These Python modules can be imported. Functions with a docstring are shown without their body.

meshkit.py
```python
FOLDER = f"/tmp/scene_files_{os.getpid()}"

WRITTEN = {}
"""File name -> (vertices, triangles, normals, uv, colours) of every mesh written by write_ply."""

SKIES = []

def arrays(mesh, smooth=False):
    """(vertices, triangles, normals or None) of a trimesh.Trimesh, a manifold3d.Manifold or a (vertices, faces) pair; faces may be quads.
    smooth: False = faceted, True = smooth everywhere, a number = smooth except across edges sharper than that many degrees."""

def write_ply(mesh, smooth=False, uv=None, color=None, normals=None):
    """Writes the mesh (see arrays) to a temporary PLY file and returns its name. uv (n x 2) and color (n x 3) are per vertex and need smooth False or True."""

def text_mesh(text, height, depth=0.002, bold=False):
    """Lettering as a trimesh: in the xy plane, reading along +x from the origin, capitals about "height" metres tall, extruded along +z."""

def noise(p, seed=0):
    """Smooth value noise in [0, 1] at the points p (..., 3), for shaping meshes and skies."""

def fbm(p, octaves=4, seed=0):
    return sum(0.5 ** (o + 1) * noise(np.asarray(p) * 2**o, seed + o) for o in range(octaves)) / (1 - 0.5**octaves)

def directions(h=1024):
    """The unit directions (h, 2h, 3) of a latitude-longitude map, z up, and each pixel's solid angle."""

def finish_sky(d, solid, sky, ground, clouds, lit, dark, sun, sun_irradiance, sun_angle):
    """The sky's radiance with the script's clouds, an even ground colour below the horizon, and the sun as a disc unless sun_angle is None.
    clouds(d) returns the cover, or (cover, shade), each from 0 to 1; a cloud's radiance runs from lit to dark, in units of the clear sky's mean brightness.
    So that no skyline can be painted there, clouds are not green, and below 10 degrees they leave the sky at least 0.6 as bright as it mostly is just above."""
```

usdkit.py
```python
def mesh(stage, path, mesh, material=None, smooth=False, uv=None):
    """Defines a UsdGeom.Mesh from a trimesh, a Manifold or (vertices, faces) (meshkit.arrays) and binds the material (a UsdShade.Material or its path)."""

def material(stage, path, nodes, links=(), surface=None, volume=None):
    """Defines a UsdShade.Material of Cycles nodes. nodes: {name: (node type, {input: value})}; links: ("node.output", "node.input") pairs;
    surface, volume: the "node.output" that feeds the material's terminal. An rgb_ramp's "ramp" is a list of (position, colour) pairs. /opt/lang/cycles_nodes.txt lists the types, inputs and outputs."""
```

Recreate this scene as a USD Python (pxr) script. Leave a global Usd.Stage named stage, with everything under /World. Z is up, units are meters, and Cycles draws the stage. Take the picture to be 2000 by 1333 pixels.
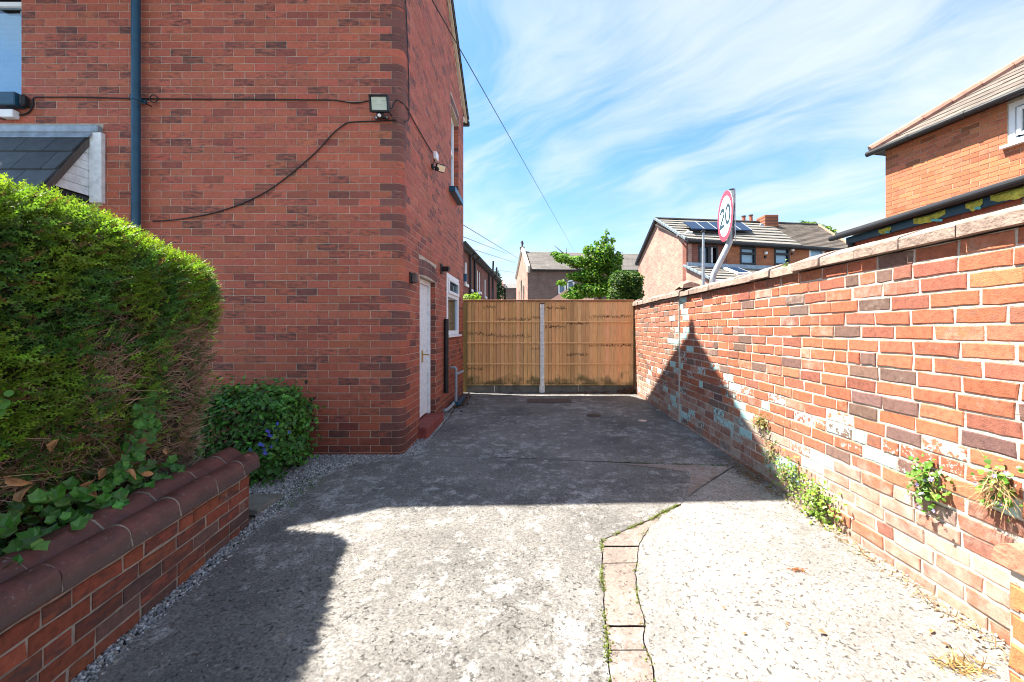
import math
import numpy as np
import trimesh
import shapely
from shapely.geometry import Polygon, Point, LineString
from scipy.spatial import Delaunay, cKDTree
import usdkit
import meshkit
from pxr import Usd, UsdGeom, UsdLux, UsdShade, Gf, Sdf, Vt

stage = Usd.Stage.CreateInMemory()
UsdGeom.Xform.Define(stage, '/World')
UsdGeom.Scope.Define(stage, '/World/Looks')

# ------------------------------------------------------------------ camera, sky, sun, exposure
CAM_H, FPX, VX, VY = 1.407, 780.0, 1040.0, 642.0        # eye height, focal length and vanishing point in the photograph's pixels
SUN_TO = np.array([-3.60, 0.69, 6.25]); SUN_TO /= np.linalg.norm(SUN_TO)
EXPOSURE, SKY_STRENGTH, SUN_INTENSITY = 2.02, 0.099, 1.20
AP = 36.0
cam = UsdGeom.Camera.Define(stage, '/World/camera')
cam.CreateHorizontalApertureAttr(AP); cam.CreateVerticalApertureAttr(AP * 682 / 1024)
cam.CreateFocalLengthAttr(AP * FPX / 2000.0)
cam.CreateHorizontalApertureOffsetAttr(AP * (1000.0 - VX) / 2000.0)
cam.CreateVerticalApertureOffsetAttr(-AP * (666.5 - VY) / 2000.0)
cam.CreateClippingRangeAttr(Gf.Vec2f(0.05, 20000))
cam.CreateExposureAttr(EXPOSURE)
cam.AddTranslateOp().Set(Gf.Vec3d(0, 0, CAM_H)); cam.AddRotateXOp().Set(90)

sun_elev = math.asin(SUN_TO[2]); sun_rot = math.atan2(SUN_TO[0], SUN_TO[1])
dome = UsdLux.DomeLight.Define(stage, '/World/sky')
dome.GetPrim().SetCustomDataByKey('kind', 'structure')
dome.GetPrim().SetCustomDataByKey('label', 'blue summer sky with thin streaked white cloud')
DOME_NODES = {
    "sky": ("sky_texture", {"sky_type": "single_scattering", "sun_disc": False, "sun_elevation": sun_elev, "sun_rotation": sun_rot, "altitude": 100.0, "air_density": 1.0, "aerosol_density": 0.6, "ozone_density": 1.6}),
    "pos": ("geometry", {}), "sep": ("separate_xyz", {}),
    "zc": ("math", {"math_type": "maximum", "value2": 0.0}), "zz": ("math", {"math_type": "add", "value2": 0.16}),
    "u": ("math", {"math_type": "divide"}), "v": ("math", {"math_type": "divide"}), "uv": ("combine_xyz", {}),
    "rot": ("vector_rotate", {"rotate_type": "z_axis", "angle": 0.80}),
    "warp": ("noise_texture", {"scale": 0.9, "detail": 3.0}), "warpc": ("vector_math", {"math_type": "subtract", "vector2": (0.5, 0.5, 0.5)}),
    "warps": ("vector_math", {"math_type": "scale", "scale": 0.9}), "wadd": ("vector_math", {"math_type": "add"}),
    "m1": ("mapping", {"scale": (0.60, 2.1, 1.0), "location": (1.3, 0.2, 0.0)}),
    "n1": ("noise_texture", {"scale": 1.15, "detail": 9.0, "roughness": 0.60, "distortion": 0.3}),
    "m2": ("mapping", {"scale": (0.8, 1.1, 1.0), "location": (4.3, 2.1, 0.0)}),
    "n2": ("noise_texture", {"scale": 0.8, "detail": 4.0, "roughness": 0.5}),
    "comb": ("math", {"math_type": "multiply_add", "value2": 0.55}), "half": ("math", {"math_type": "multiply", "value2": 0.5}),
    "ramp": ("rgb_ramp", {"ramp": [(0.0, (0, 0, 0)), (0.38, (0.02, 0.02, 0.02)), (0.47, (0.20, 0.20, 0.20)), (0.56, (0.60, 0.60, 0.60)), (0.68, (0.97, 0.97, 0.97)), (1.0, (1, 1, 1))]}),
    "low": ("map_range", {"range_type": "smoothstep", "from_min": 0.0, "from_max": 0.42, "to_min": 0.80, "to_max": 0.03, "clamp": True}),
    "cov": ("mix_float", {"b": 1.0}),
    "tone": ("mix_color", {"blend_type": "multiply", "fac": 1.0, "b": (0.26, 0.62, 0.83), "use_clamp": False}),
    "hz": ("mix_color", {"b": (2.55, 2.75, 2.90), "use_clamp": False}),
    "bg": ("background_shader", {"strength": SKY_STRENGTH}),
}
DOME_LINKS = [("pos.position", "sep.vector"), ("sep.z", "zc.value1"), ("zc.value", "zz.value1"), ("sep.x", "u.value1"), ("zz.value", "u.value2"),
    ("sep.y", "v.value1"), ("zz.value", "v.value2"), ("u.value", "uv.x"), ("v.value", "uv.y"), ("uv.vector", "rot.vector"),
    ("uv.vector", "warp.vector"), ("warp.color", "warpc.vector1"), ("warpc.vector", "warps.vector1"), ("rot.vector", "wadd.vector1"), ("warps.vector", "wadd.vector2"),
    ("wadd.vector", "m1.vector"), ("m1.vector", "n1.vector"), ("wadd.vector", "m2.vector"), ("m2.vector", "n2.vector"),
    ("n2.fac", "half.value1"), ("n1.fac", "comb.value1"), ("half.value", "comb.value3"), ("comb.value", "ramp.fac"),
    ("zc.value", "low.value"), ("ramp.color", "cov.fac"), ("low.result", "cov.a"), ("cov.result", "hz.fac"), ("sky.color", "tone.a"), ("tone.result", "hz.a"), ("hz.result", "bg.color")]
dome_mat = usdkit.material(stage, '/World/Looks/sky_material', DOME_NODES, DOME_LINKS, surface="bg.background")
UsdShade.MaterialBindingAPI.Apply(dome.GetPrim()).Bind(dome_mat)

sun = UsdLux.DistantLight.Define(stage, '/World/sun')
sun.CreateNormalizeAttr(True); sun.CreateIntensityAttr(SUN_INTENSITY); sun.CreateAngleAttr(0.53); sun.CreateColorAttr(Gf.Vec3f(1.0, 0.925, 0.815))
zax = SUN_TO; xax = np.cross([0, 0, 1.0], zax); xax /= np.linalg.norm(xax); yax = np.cross(zax, xax)
sun.AddTransformOp().Set(Gf.Matrix4d(*xax, 0, *yax, 0, *zax, 0, 0, 0, 30, 1))

# ------------------------------------------------------------------ helpers
LOC, USED = {}, {}

def numbered(parent, name):
    k = (parent, name); n = USED.get(k, 0); USED[k] = n + 1
    return f'{parent}/{name}' if n == 0 else f'{parent}/{name}_{n:03d}'

def tagp(p, label=None, cat=None, group=None, kind=None):
    for k, x in (('label', label), ('category', cat), ('group', group), ('kind', kind)):
        if x: p.SetCustomDataByKey(k, x)

def thing(name, label, cat, loc=(0, 0, 0), group=None, kind=None):
    path = numbered('/World', name)
    x = UsdGeom.Xform.Define(stage, path); x.AddTranslateOp().Set(Gf.Vec3d(*map(float, loc)))
    tagp(x.GetPrim(), label, cat, group, kind); LOC[path] = np.array(loc, float)
    return path

def emit(parent, name, mesh, mat, smooth=False, tint=None, wear=None, label=None, cat=None, group=None, kind=None):
    """ONE Mesh prim from (vertices, faces) given in world coordinates."""
    v, f = (np.asarray(mesh.vertices), np.asarray(mesh.faces)) if hasattr(mesh, 'vertices') else mesh
    v = np.asarray(v, float); f = np.asarray(f, int)
    path = numbered(parent or '/World', name)
    loc = LOC.get(parent, np.zeros(3)) if parent else np.zeros(3)
    LOC[path] = loc
    m = usdkit.mesh(stage, path, (v - loc, f), MAT[mat], smooth=smooth)
    for nm, val in (('tint', tint), ('wear', wear)):
        if val is not None:
            val = np.broadcast_to(np.asarray(val, np.float32), (len(v), 3))
            UsdGeom.PrimvarsAPI(m).CreatePrimvar(nm, Sdf.ValueTypeNames.Color3fArray, 'vertex').Set(Vt.Vec3fArray.FromNumpy(np.ascontiguousarray(val, np.float32)))
    tagp(m.GetPrim(), label, cat, group, kind)
    return path

def at(px, py, Y):
    """The point at depth Y that the photograph shows at pixel (px, py)."""
    return np.array([(px - VX) / FPX * Y, Y, CAM_H - (py - VY) / FPX * Y])

def gz(y):
    return 0.0135 * (np.asarray(y, float) - 4.46)

def merge(ms):
    vs, fs, n = [], [], 0
    for v, f in ms:
        v = np.asarray(v, float); f = np.asarray(f, int)
        vs.append(v); fs.append(f + n); n += len(v)
    return np.vstack(vs), np.vstack(fs)

def vf(m):
    return np.asarray(m.vertices), np.asarray(m.faces)

BOXF = np.array([[0, 1, 3], [0, 3, 2], [4, 6, 7], [4, 7, 5], [0, 4, 5], [0, 5, 1], [2, 3, 7], [2, 7, 6], [0, 2, 6], [0, 6, 4], [1, 5, 7], [1, 7, 3]])

def box(x0, x1, y0, y1, z0, z1):
    v = np.array([[x, y, z] for x in (x0, x1) for y in (y0, y1) for z in (z0, z1)], float)
    return v, BOXF.copy()

def hull(pts):
    return vf(trimesh.convex.convex_hull(np.asarray(pts, float)))

def bevbox(c, size, b=0.004, ax=None):
    """A box with chamfered edges; ax: rows are its axes."""
    s = np.asarray(size, float) / 2; b = min(b, 0.45 * 2 * s.min())
    p = []
    for sx in (-1, 1):
        for sy in (-1, 1):
            for sz in (-1, 1):
                q = np.array([sx, sy, sz]) * s
                for k in range(3):
                    r = q.copy()
                    for j in range(3):
                        if j != k: r[j] -= np.sign(q[j]) * b
                    p.append(r)
    v, f = hull(p)
    if ax is not None:
        v = v @ np.asarray(ax, float)
        if np.linalg.det(np.asarray(ax, float)) < 0: f = np.asarray(f)[:, ::-1]
    return v + np.asarray(c, float), f

def bb(x0, x1, y0, y1, z0, z1, b=0.004):
    return bevbox(((x0 + x1) / 2, (y0 + y1) / 2, (z0 + z1) / 2), (abs(x1 - x0), abs(y1 - y0), abs(z1 - z0)), b)

def tube(pts, r, sides=8, caps=True):
    p = np.asarray(pts, float); n = len(p)
    t = np.gradient(p, axis=0); t /= np.linalg.norm(t, axis=1, keepdims=True) + 1e-12
    a = np.cross(t, np.where(np.abs(t[:, 2:]) < 0.9, [0, 0, 1.0], [1.0, 0, 0])); a /= np.linalg.norm(a, axis=1, keepdims=True) + 1e-12
    for i in range(1, n):
        a[i] = a[i - 1] - t[i] * np.dot(a[i - 1], t[i]); a[i] /= np.linalg.norm(a[i]) + 1e-12
    b = np.cross(t, a); ang = np.arange(sides) * 2 * np.pi / sides
    r = np.broadcast_to(r, (n,))
    v = p[:, None] + r[:, None, None] * (np.cos(ang)[None, :, None] * a[:, None] + np.sin(ang)[None, :, None] * b[:, None])
    i, j = np.meshgrid(np.arange(n - 1), np.arange(sides), indexing='ij'); j2 = (j + 1) % sides
    q = np.stack([i * sides + j, i * sides + j2, (i + 1) * sides + j2, (i + 1) * sides + j], -1).reshape(-1, 4)
    f = np.vstack([q[:, [0, 1, 2]], q[:, [0, 2, 3]]]); v = v.reshape(-1, 3)
    if caps:
        k = np.arange(1, sides - 1)
        f = np.vstack([f, np.stack([0 * k, k + 1, k], 1), np.stack([0 * k, k, k + 1], 1) + (n - 1) * sides])
    return v, f

def strip(a, b):
    """A sheet between two polylines of equal length."""
    a = np.asarray(a, float); b = np.asarray(b, float); n = len(a)
    i = np.arange(n - 1)
    return np.vstack([a, b]), np.vstack([np.stack([i, i + 1, n + i + 1], 1), np.stack([i, n + i + 1, n + i], 1)])

def loft(profile, path_pts, us, ns):
    """Sweeps a closed 2-D profile (along us, ns per station) along points, with end caps. us, ns: (k,3) axes."""
    prof = np.asarray(profile, float); m, k = len(prof), len(path_pts)
    v = np.vstack([np.asarray(p) + prof[:, :1] * np.asarray(u) + prof[:, 1:] * np.asarray(n) for p, u, n in zip(path_pts, us, ns)])
    f = []
    for i in range(k - 1):
        for j in range(m):
            j2 = (j + 1) % m
            f += [[i * m + j, i * m + j2, (i + 1) * m + j2], [i * m + j, (i + 1) * m + j2, (i + 1) * m + j]]
    cap = trimesh.creation.triangulate_polygon(Polygon(prof), engine='earcut')
    cv, cf = np.asarray(cap[0]), np.asarray(cap[1])
    idx = cKDTree(prof).query(cv)[1]
    f += [list(idx[t]) for t in cf] + [list(idx[t][::-1] + (k - 1) * m) for t in cf]
    return v, np.array(f)

class Frame:
    """A wall's frame: u along it, z up, n outward."""
    def __init__(self, o, u, n):
        self.o, self.u, self.n = np.asarray(o, float), np.asarray(u, float) / np.linalg.norm(u), np.asarray(n, float) / np.linalg.norm(n)
    def p(self, u, z, n):
        u, z, n = np.broadcast_arrays(np.asarray(u, float), np.asarray(z, float), np.asarray(n, float))
        return self.o + u[..., None] * self.u + z[..., None] * np.array([0, 0, 1.0]) + n[..., None] * self.n
    def box(self, u0, u1, z0, z1, n0, n1, b=0.004):
        c = self.p((u0 + u1) / 2, (z0 + z1) / 2, (n0 + n1) / 2)
        return bevbox(c, (abs(u1 - u0), abs(n1 - n0), abs(z1 - z0)), b, np.array([self.u, self.n, [0, 0, 1.0]]))

def plate(fr, poly, n0, n1):
    """A shapely polygon in (u, z), thick from n0 to n1."""
    m = trimesh.creation.extrude_polygon(poly, 1.0, engine='earcut')
    v = np.asarray(m.vertices); f = np.asarray(m.faces)
    if np.dot(np.cross(fr.u, [0, 0, 1.0]), fr.n) * (n1 - n0) < 0: f = f[:, ::-1]
    return fr.p(v[:, 0], v[:, 1], n0 + (n1 - n0) * v[:, 2]), f

def brick(fr, u0, u1, z0, z1, rng, depth=0.02, c=0.004, front=0.0, jit=0.001, mid=False):
    """A brick's face and edges, uneven by jit; 18 triangles, 42 with mid points."""
    if mid:
        um = u0 + (u1 - u0) * np.array([0, .33, .68, 1, 1, .66, .31, 0]); zm = np.array([z0] * 4 + [z1] * 4, float)
    else:
        um = np.array([u0, u1, u1, u0], float); zm = np.array([z0, z0, z1, z1], float)
    m = len(um)
    um = um + rng.normal(0, jit, m); zm = zm + rng.normal(0, jit * 0.7, m)
    cu, cz = um.mean(), zm.mean()
    cc = c * rng.uniform(0.7, 1.6, m)
    ui = um - np.sign(um - (u0 + u1) / 2) * np.where(np.isclose(np.abs(um - (u0 + u1) / 2), (u1 - u0) / 2, atol=0.02), cc, 0)
    zi = zm - np.sign(zm - cz) * cc
    fn = front + rng.normal(0, jit * 0.4); tl = rng.normal(0, jit * 0.45, 2)
    fi = fn + tl[0] * (ui - cu) / (u1 - u0) + tl[1] * (zi - cz) / (z1 - z0)
    v = np.vstack([fr.p(um, zm, np.full(m, front - depth)), fr.p(um, zm, fi - c), fr.p(ui, zi, fi)])
    f = []
    for j in range(m):
        k = (j + 1) % m
        for a in (0, m):
            f += [[a + j, a + k, a + m + k], [a + j, a + m + k, a + m + j]]
    if mid:
        o = 2 * m
        f += [[o, o + 1, o + 7], [o + 1, o + 6, o + 7], [o + 1, o + 2, o + 6], [o + 2, o + 5, o + 6], [o + 2, o + 3, o + 5], [o + 3, o + 4, o + 5]]
    else:
        f += [[2 * m, 2 * m + 1, 2 * m + 2], [2 * m, 2 * m + 2, 2 * m + 3]]
    f = np.array(f)
    if np.dot(np.cross(fr.u, [0, 0, 1.0]), fr.n) < 0: f = f[:, ::-1]
    return v, f

def bricks_out(parent, items, mat, limit=300, key=None, rest='brickwork'):
    """items: (mesh, tint, wear, size shown). The largest ones become parts of their own, the rest one part."""
    order = sorted(range(len(items)), key=lambda i: -items[i][3])
    for i in order[:limit]:
        emit(parent, 'brick', items[i][0], mat, tint=items[i][1], wear=items[i][2])
    left = [items[i] for i in order[limit:]]
    if left:
        t = np.vstack([np.broadcast_to(x[1], (len(x[0][0]), 3)) for x in left]); w = np.vstack([np.broadcast_to(x[2], (len(x[0][0]), 3)) for x in left])
        emit(parent, rest, merge([x[0] for x in left]), mat, tint=t, wear=w, kind='stuff')

def sheet(poly, step, zfun, rng=None):
    """A triangulated ground sheet inside a shapely polygon."""
    x0, y0, x1, y1 = poly.bounds
    X, Y = np.meshgrid(np.arange(x0, x1, step), np.arange(y0, y1, step)); P = np.stack([X.ravel(), Y.ravel()], 1)
    P[:, 0] += (np.round((P[:, 1] - y0) / step) % 2) * step / 2
    inside = shapely.contains_xy(poly.buffer(-step * 0.35), P[:, 0], P[:, 1])
    ring = poly.exterior; n = max(8, int(ring.length / step))
    B = np.array([ring.interpolate(i * ring.length / n).coords[0] for i in range(n)] + list(ring.coords)[:-1])
    P = np.unique(np.round(np.vstack([P[inside], B]), 5), axis=0)
    T = Delaunay(P).simplices; c = P[T].mean(1)
    T = T[shapely.contains_xy(poly, c[:, 0], c[:, 1])]
    a = P[T[:, 1]] - P[T[:, 0]]; b = P[T[:, 2]] - P[T[:, 0]]
    cr = a[:, 0] * b[:, 1] - a[:, 1] * b[:, 0]
    T = np.where(cr[:, None] > 0, T, T[:, ::-1]); T = T[np.abs(cr) > 1e-7]
    return np.column_stack([P, zfun(P[:, 0], P[:, 1])]), T

def basis(n, rng, up=None):
    """Rotation matrices (N,3,3) whose third column is n, spun at random."""
    n = n / (np.linalg.norm(n, axis=1, keepdims=True) + 1e-12)
    r = rng.normal(size=n.shape) if up is None else np.broadcast_to(up, n.shape) + rng.normal(0, 0.35, n.shape)
    x = np.cross(r, n); x /= np.linalg.norm(x, axis=1, keepdims=True) + 1e-12
    return np.stack([x, np.cross(n, x), n], -1)

def scatter(tv, tf, pos, R, s, tint):
    N, m = len(pos), len(tv)
    s = np.asarray(s, float)
    v = np.einsum('nij,mj->nmi', R, tv) * s[:, None, None] + pos[:, None]
    f = (tf[None] + (np.arange(N) * m)[:, None, None]).reshape(-1, 3)
    return (v.reshape(-1, 3), f), np.repeat(np.asarray(tint, np.float32), m, axis=0)

def jitter_col(base, n, rng, amt=0.2, hue=0.08):
    base = np.asarray(base, float)
    return np.clip(base * (1 + rng.normal(0, amt, (n, 1))) * (1 + rng.normal(0, hue, (n, 3))), 0.002, 0.95)
# ------------------------------------------------------------------ materials
MAT = {}

def mk(name, nodes, links, surface='p.BSDF'):
    MAT[name] = usdkit.material(stage, f'/World/Looks/{name}', nodes, links, surface=surface)

def plain(name, col, rough=0.6, metal=0.0, var=0.25, scale=9.0, bump=0.15, bscale=60.0, spec=0.4, bdist=0.01):
    """A colour that varies a little with wear, and fine relief."""
    c = np.array(col, float)
    mk(name, {"g": ("geometry", {}), "n": ("noise_texture", {"scale": scale, "detail": 6.0, "roughness": 0.6}),
              "r": ("rgb_ramp", {"ramp": [(0.3, tuple(c * (1 - var))), (0.55, tuple(c)), (0.75, tuple(np.minimum(c * (1 + var * 0.7), 0.95)))]}),
              "b": ("noise_texture", {"scale": bscale, "detail": 4.0}), "bm": ("bump", {"strength": bump, "distance": bdist}),
              "p": ("principled_bsdf", {"roughness": rough, "metallic": metal, "specular_ior_level": spec})},
       [("g.position", "n.vector"), ("n.fac", "r.fac"), ("r.color", "p.base_color"), ("g.position", "b.vector"), ("b.fac", "bm.height"), ("bm.normal", "p.normal")])

def brick_mat(name, soot_col=(0.055, 0.032, 0.03), paint_col=(0.50, 0.62, 0.58), bump=0.5, rough=0.85, mott=0.28):
    mk(name, {
        "g": ("geometry", {}), "t": ("attribute", {"attribute": "tint"}), "w": ("attribute", {"attribute": "wear"}), "ws": ("separate_xyz", {}),
        "n1": ("noise_texture", {"scale": 34.0, "detail": 6.0, "roughness": 0.65}),
        "r1": ("rgb_ramp", {"ramp": [(0.28, (1 - mott,) * 3), (0.5, (1, 1, 1)), (0.75, (1 + mott * 0.7, 1 + mott * 0.6, 1 + mott * 0.5))]}),
        "mul": ("mix_color", {"blend_type": "multiply", "fac": 1.0, "use_clamp": False}),
        "ms": ("mapping", {"scale": (11.0, 11.0, 42.0)}), "n2": ("noise_texture", {"scale": 1.0, "detail": 5.0, "roughness": 0.6}),
        "s1": ("math", {"math_type": "add"}), "s2": ("map_range", {"from_min": 0.86, "from_max": 1.12, "to_min": 0.0, "to_max": 0.85, "clamp": True}),
        "soot": ("mix_color", {"b": soot_col}),
        "n3": ("noise_texture", {"scale": 26.0, "detail": 6.0, "roughness": 0.65}), "p1": ("math", {"math_type": "add"}),
        "p2": ("map_range", {"from_min": 0.93, "from_max": 1.0, "to_min": 0.0, "to_max": 0.95, "clamp": True}), "paint": ("mix_color", {"b": paint_col}),
        "n4": ("noise_texture", {"scale": 12.0, "detail": 7.0, "roughness": 0.7}), "l1": ("math", {"math_type": "add"}),
        "l2": ("map_range", {"from_min": 0.85, "from_max": 1.25, "to_min": 0.0, "to_max": 0.75, "clamp": True}), "lime": ("mix_color", {"b": (0.50, 0.44, 0.37)}),
        "n5": ("noise_texture", {"scale": 140.0, "detail": 5.0, "roughness": 0.7}), "bm": ("bump", {"strength": bump, "distance": 0.006}),
        "p": ("principled_bsdf", {"roughness": rough, "specular_ior_level": 0.3})},
       [("g.position", "n1.vector"), ("n1.fac", "r1.fac"), ("t.color", "mul.a"), ("r1.color", "mul.b"), ("g.position", "ms.vector"), ("ms.vector", "n2.vector"), ("w.vector", "ws.vector"),
        ("n2.fac", "s1.value1"), ("ws.x", "s1.value2"), ("s1.value", "s2.value"), ("mul.result", "soot.a"), ("s2.result", "soot.fac"),
        ("g.position", "n4.vector"), ("n4.fac", "l1.value1"), ("ws.z", "l1.value2"), ("l1.value", "l2.value"), ("soot.result", "lime.a"), ("l2.result", "lime.fac"),
        ("g.position", "n3.vector"), ("n3.fac", "p1.value1"), ("ws.y", "p1.value2"), ("p1.value", "p2.value"), ("lime.result", "paint.a"), ("p2.result", "paint.fac"),
        ("paint.result", "p.base_color"), ("g.position", "n5.vector"), ("n5.fac", "bm.height"), ("bm.normal", "p.normal")])

def leaf_mat(name, rough=0.5, trans=0.35, spec=0.35):
    mk(name, {"t": ("attribute", {"attribute": "tint"}), "g": ("geometry", {}), "n": ("noise_texture", {"scale": 60.0, "detail": 3.0}),
              "r": ("rgb_ramp", {"ramp": [(0.3, (0.8, 0.8, 0.8)), (0.7, (1.15, 1.15, 1.15))]}), "mul": ("mix_color", {"blend_type": "multiply", "fac": 1.0, "use_clamp": False}),
              "tr": ("mix_color", {"blend_type": "multiply", "fac": 1.0, "b": (1.25, 1.5, 0.55), "use_clamp": False}),
              "p": ("principled_bsdf", {"roughness": rough, "specular_ior_level": spec}), "l": ("translucent_bsdf", {}), "m": ("mix_closure", {"fac": trans})},
       [("g.position", "n.vector"), ("n.fac", "r.fac"), ("t.color", "mul.a"), ("r.color", "mul.b"), ("mul.result", "p.base_color"), ("mul.result", "tr.a"), ("tr.result", "l.color"),
        ("p.BSDF", "m.closure1"), ("l.BSDF", "m.closure2")], surface='m.closure')

def far_brick(name, c1, c2, mortar, rough=0.85, sx=1.0, axis='y'):
    """Brick courses for walls too far off to build; laid along the wall's length and height."""
    nodes = {"g": ("geometry", {}), "s": ("separate_xyz", {}), "hyp": ("math", {"math_type": "add"}), "uv": ("combine_xyz", {}),
        "b": ("brick_texture", {"color1": c1, "color2": c2, "mortar": mortar, "scale": 1.0, "mortar_size": 0.006, "brick_width": 0.235, "row_height": 0.078, "mortar_smooth": 0.1, "bias": -0.1}),
        "n": ("noise_texture", {"scale": 1.3, "detail": 7.0, "roughness": 0.65}), "r": ("rgb_ramp", {"ramp": [(0.3, (0.72, 0.72, 0.72)), (0.7, (1.2, 1.18, 1.15))]}),
        "mul": ("mix_color", {"blend_type": "multiply", "fac": 1.0, "use_clamp": False}), "bm": ("bump", {"strength": 0.5, "distance": 0.01, "invert": True}),
        "p": ("principled_bsdf", {"roughness": rough, "specular_ior_level": 0.25})}
    mk(name, nodes, [("g.position", "s.vector"), ("s.x", "hyp.value1"), ("s.y", "hyp.value2"), ("hyp.value", "uv.x"), ("s.z", "uv.y"), ("uv.vector", "b.vector"),
        ("g.position", "n.vector"), ("n.fac", "r.fac"), ("b.color", "mul.a"), ("r.color", "mul.b"), ("mul.result", "p.base_color"), ("b.fac", "bm.height"), ("bm.normal", "p.normal")])

def tinted(name, rough=0.7, mott=0.2, scale=20.0, bump=0.4, bscale=90.0, spec=0.35, bdist=0.006, streak=(1, 1, 1)):
    mk(name, {"t": ("attribute", {"attribute": "tint"}), "g": ("geometry", {}), "mp": ("mapping", {"scale": streak}), "n": ("noise_texture", {"scale": scale, "detail": 7.0, "roughness": 0.65}),
              "r": ("rgb_ramp", {"ramp": [(0.28, (1 - mott,) * 3), (0.5, (1, 1, 1)), (0.74, (1 + mott * 0.7,) * 3)]}), "mul": ("mix_color", {"blend_type": "multiply", "fac": 1.0, "use_clamp": False}),
              "b": ("noise_texture", {"scale": bscale, "detail": 5.0}), "bm": ("bump", {"strength": bump, "distance": bdist}),
              "p": ("principled_bsdf", {"roughness": rough, "specular_ior_level": spec})},
       [("g.position", "mp.vector"), ("mp.vector", "n.vector"), ("n.fac", "r.fac"), ("t.color", "mul.a"), ("r.color", "mul.b"), ("mul.result", "p.base_color"), ("g.position", "b.vector"), ("b.fac", "bm.height"), ("bm.normal", "p.normal")])

def glass_pane(name, tint=(0.02, 0.025, 0.03), mixf=0.75):
    """A window pane: dark room behind, with the sky mirrored in it."""
    mk(name, {"d": ("transparent_bsdf", {"color": (0.84, 0.89, 0.92)}), "gl": ("glossy_bsdf", {"color": (0.62, 0.76, 0.86), "roughness": 0.03}), "lw": ("layer_weight", {"blend": 0.5}), "pw": ("math", {"math_type": "power", "value2": 3.5}), "fr": ("math", {"math_type": "multiply_add", "value2": 0.80, "value3": 0.07}),
              "g": ("geometry", {}), "n": ("noise_texture", {"scale": 2.0, "detail": 2.0}), "bm": ("bump", {"strength": 0.03, "distance": 0.02}), "m": ("mix_closure", {})},
       [("g.position", "n.vector"), ("n.fac", "bm.height"), ("bm.normal", "gl.normal"), ("lw.facing", "pw.value1"), ("pw.value", "fr.value1"), ("fr.value", "m.fac"), ("d.BSDF", "m.closure1"), ("gl.BSDF", "m.closure2")], surface='m.closure')

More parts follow.
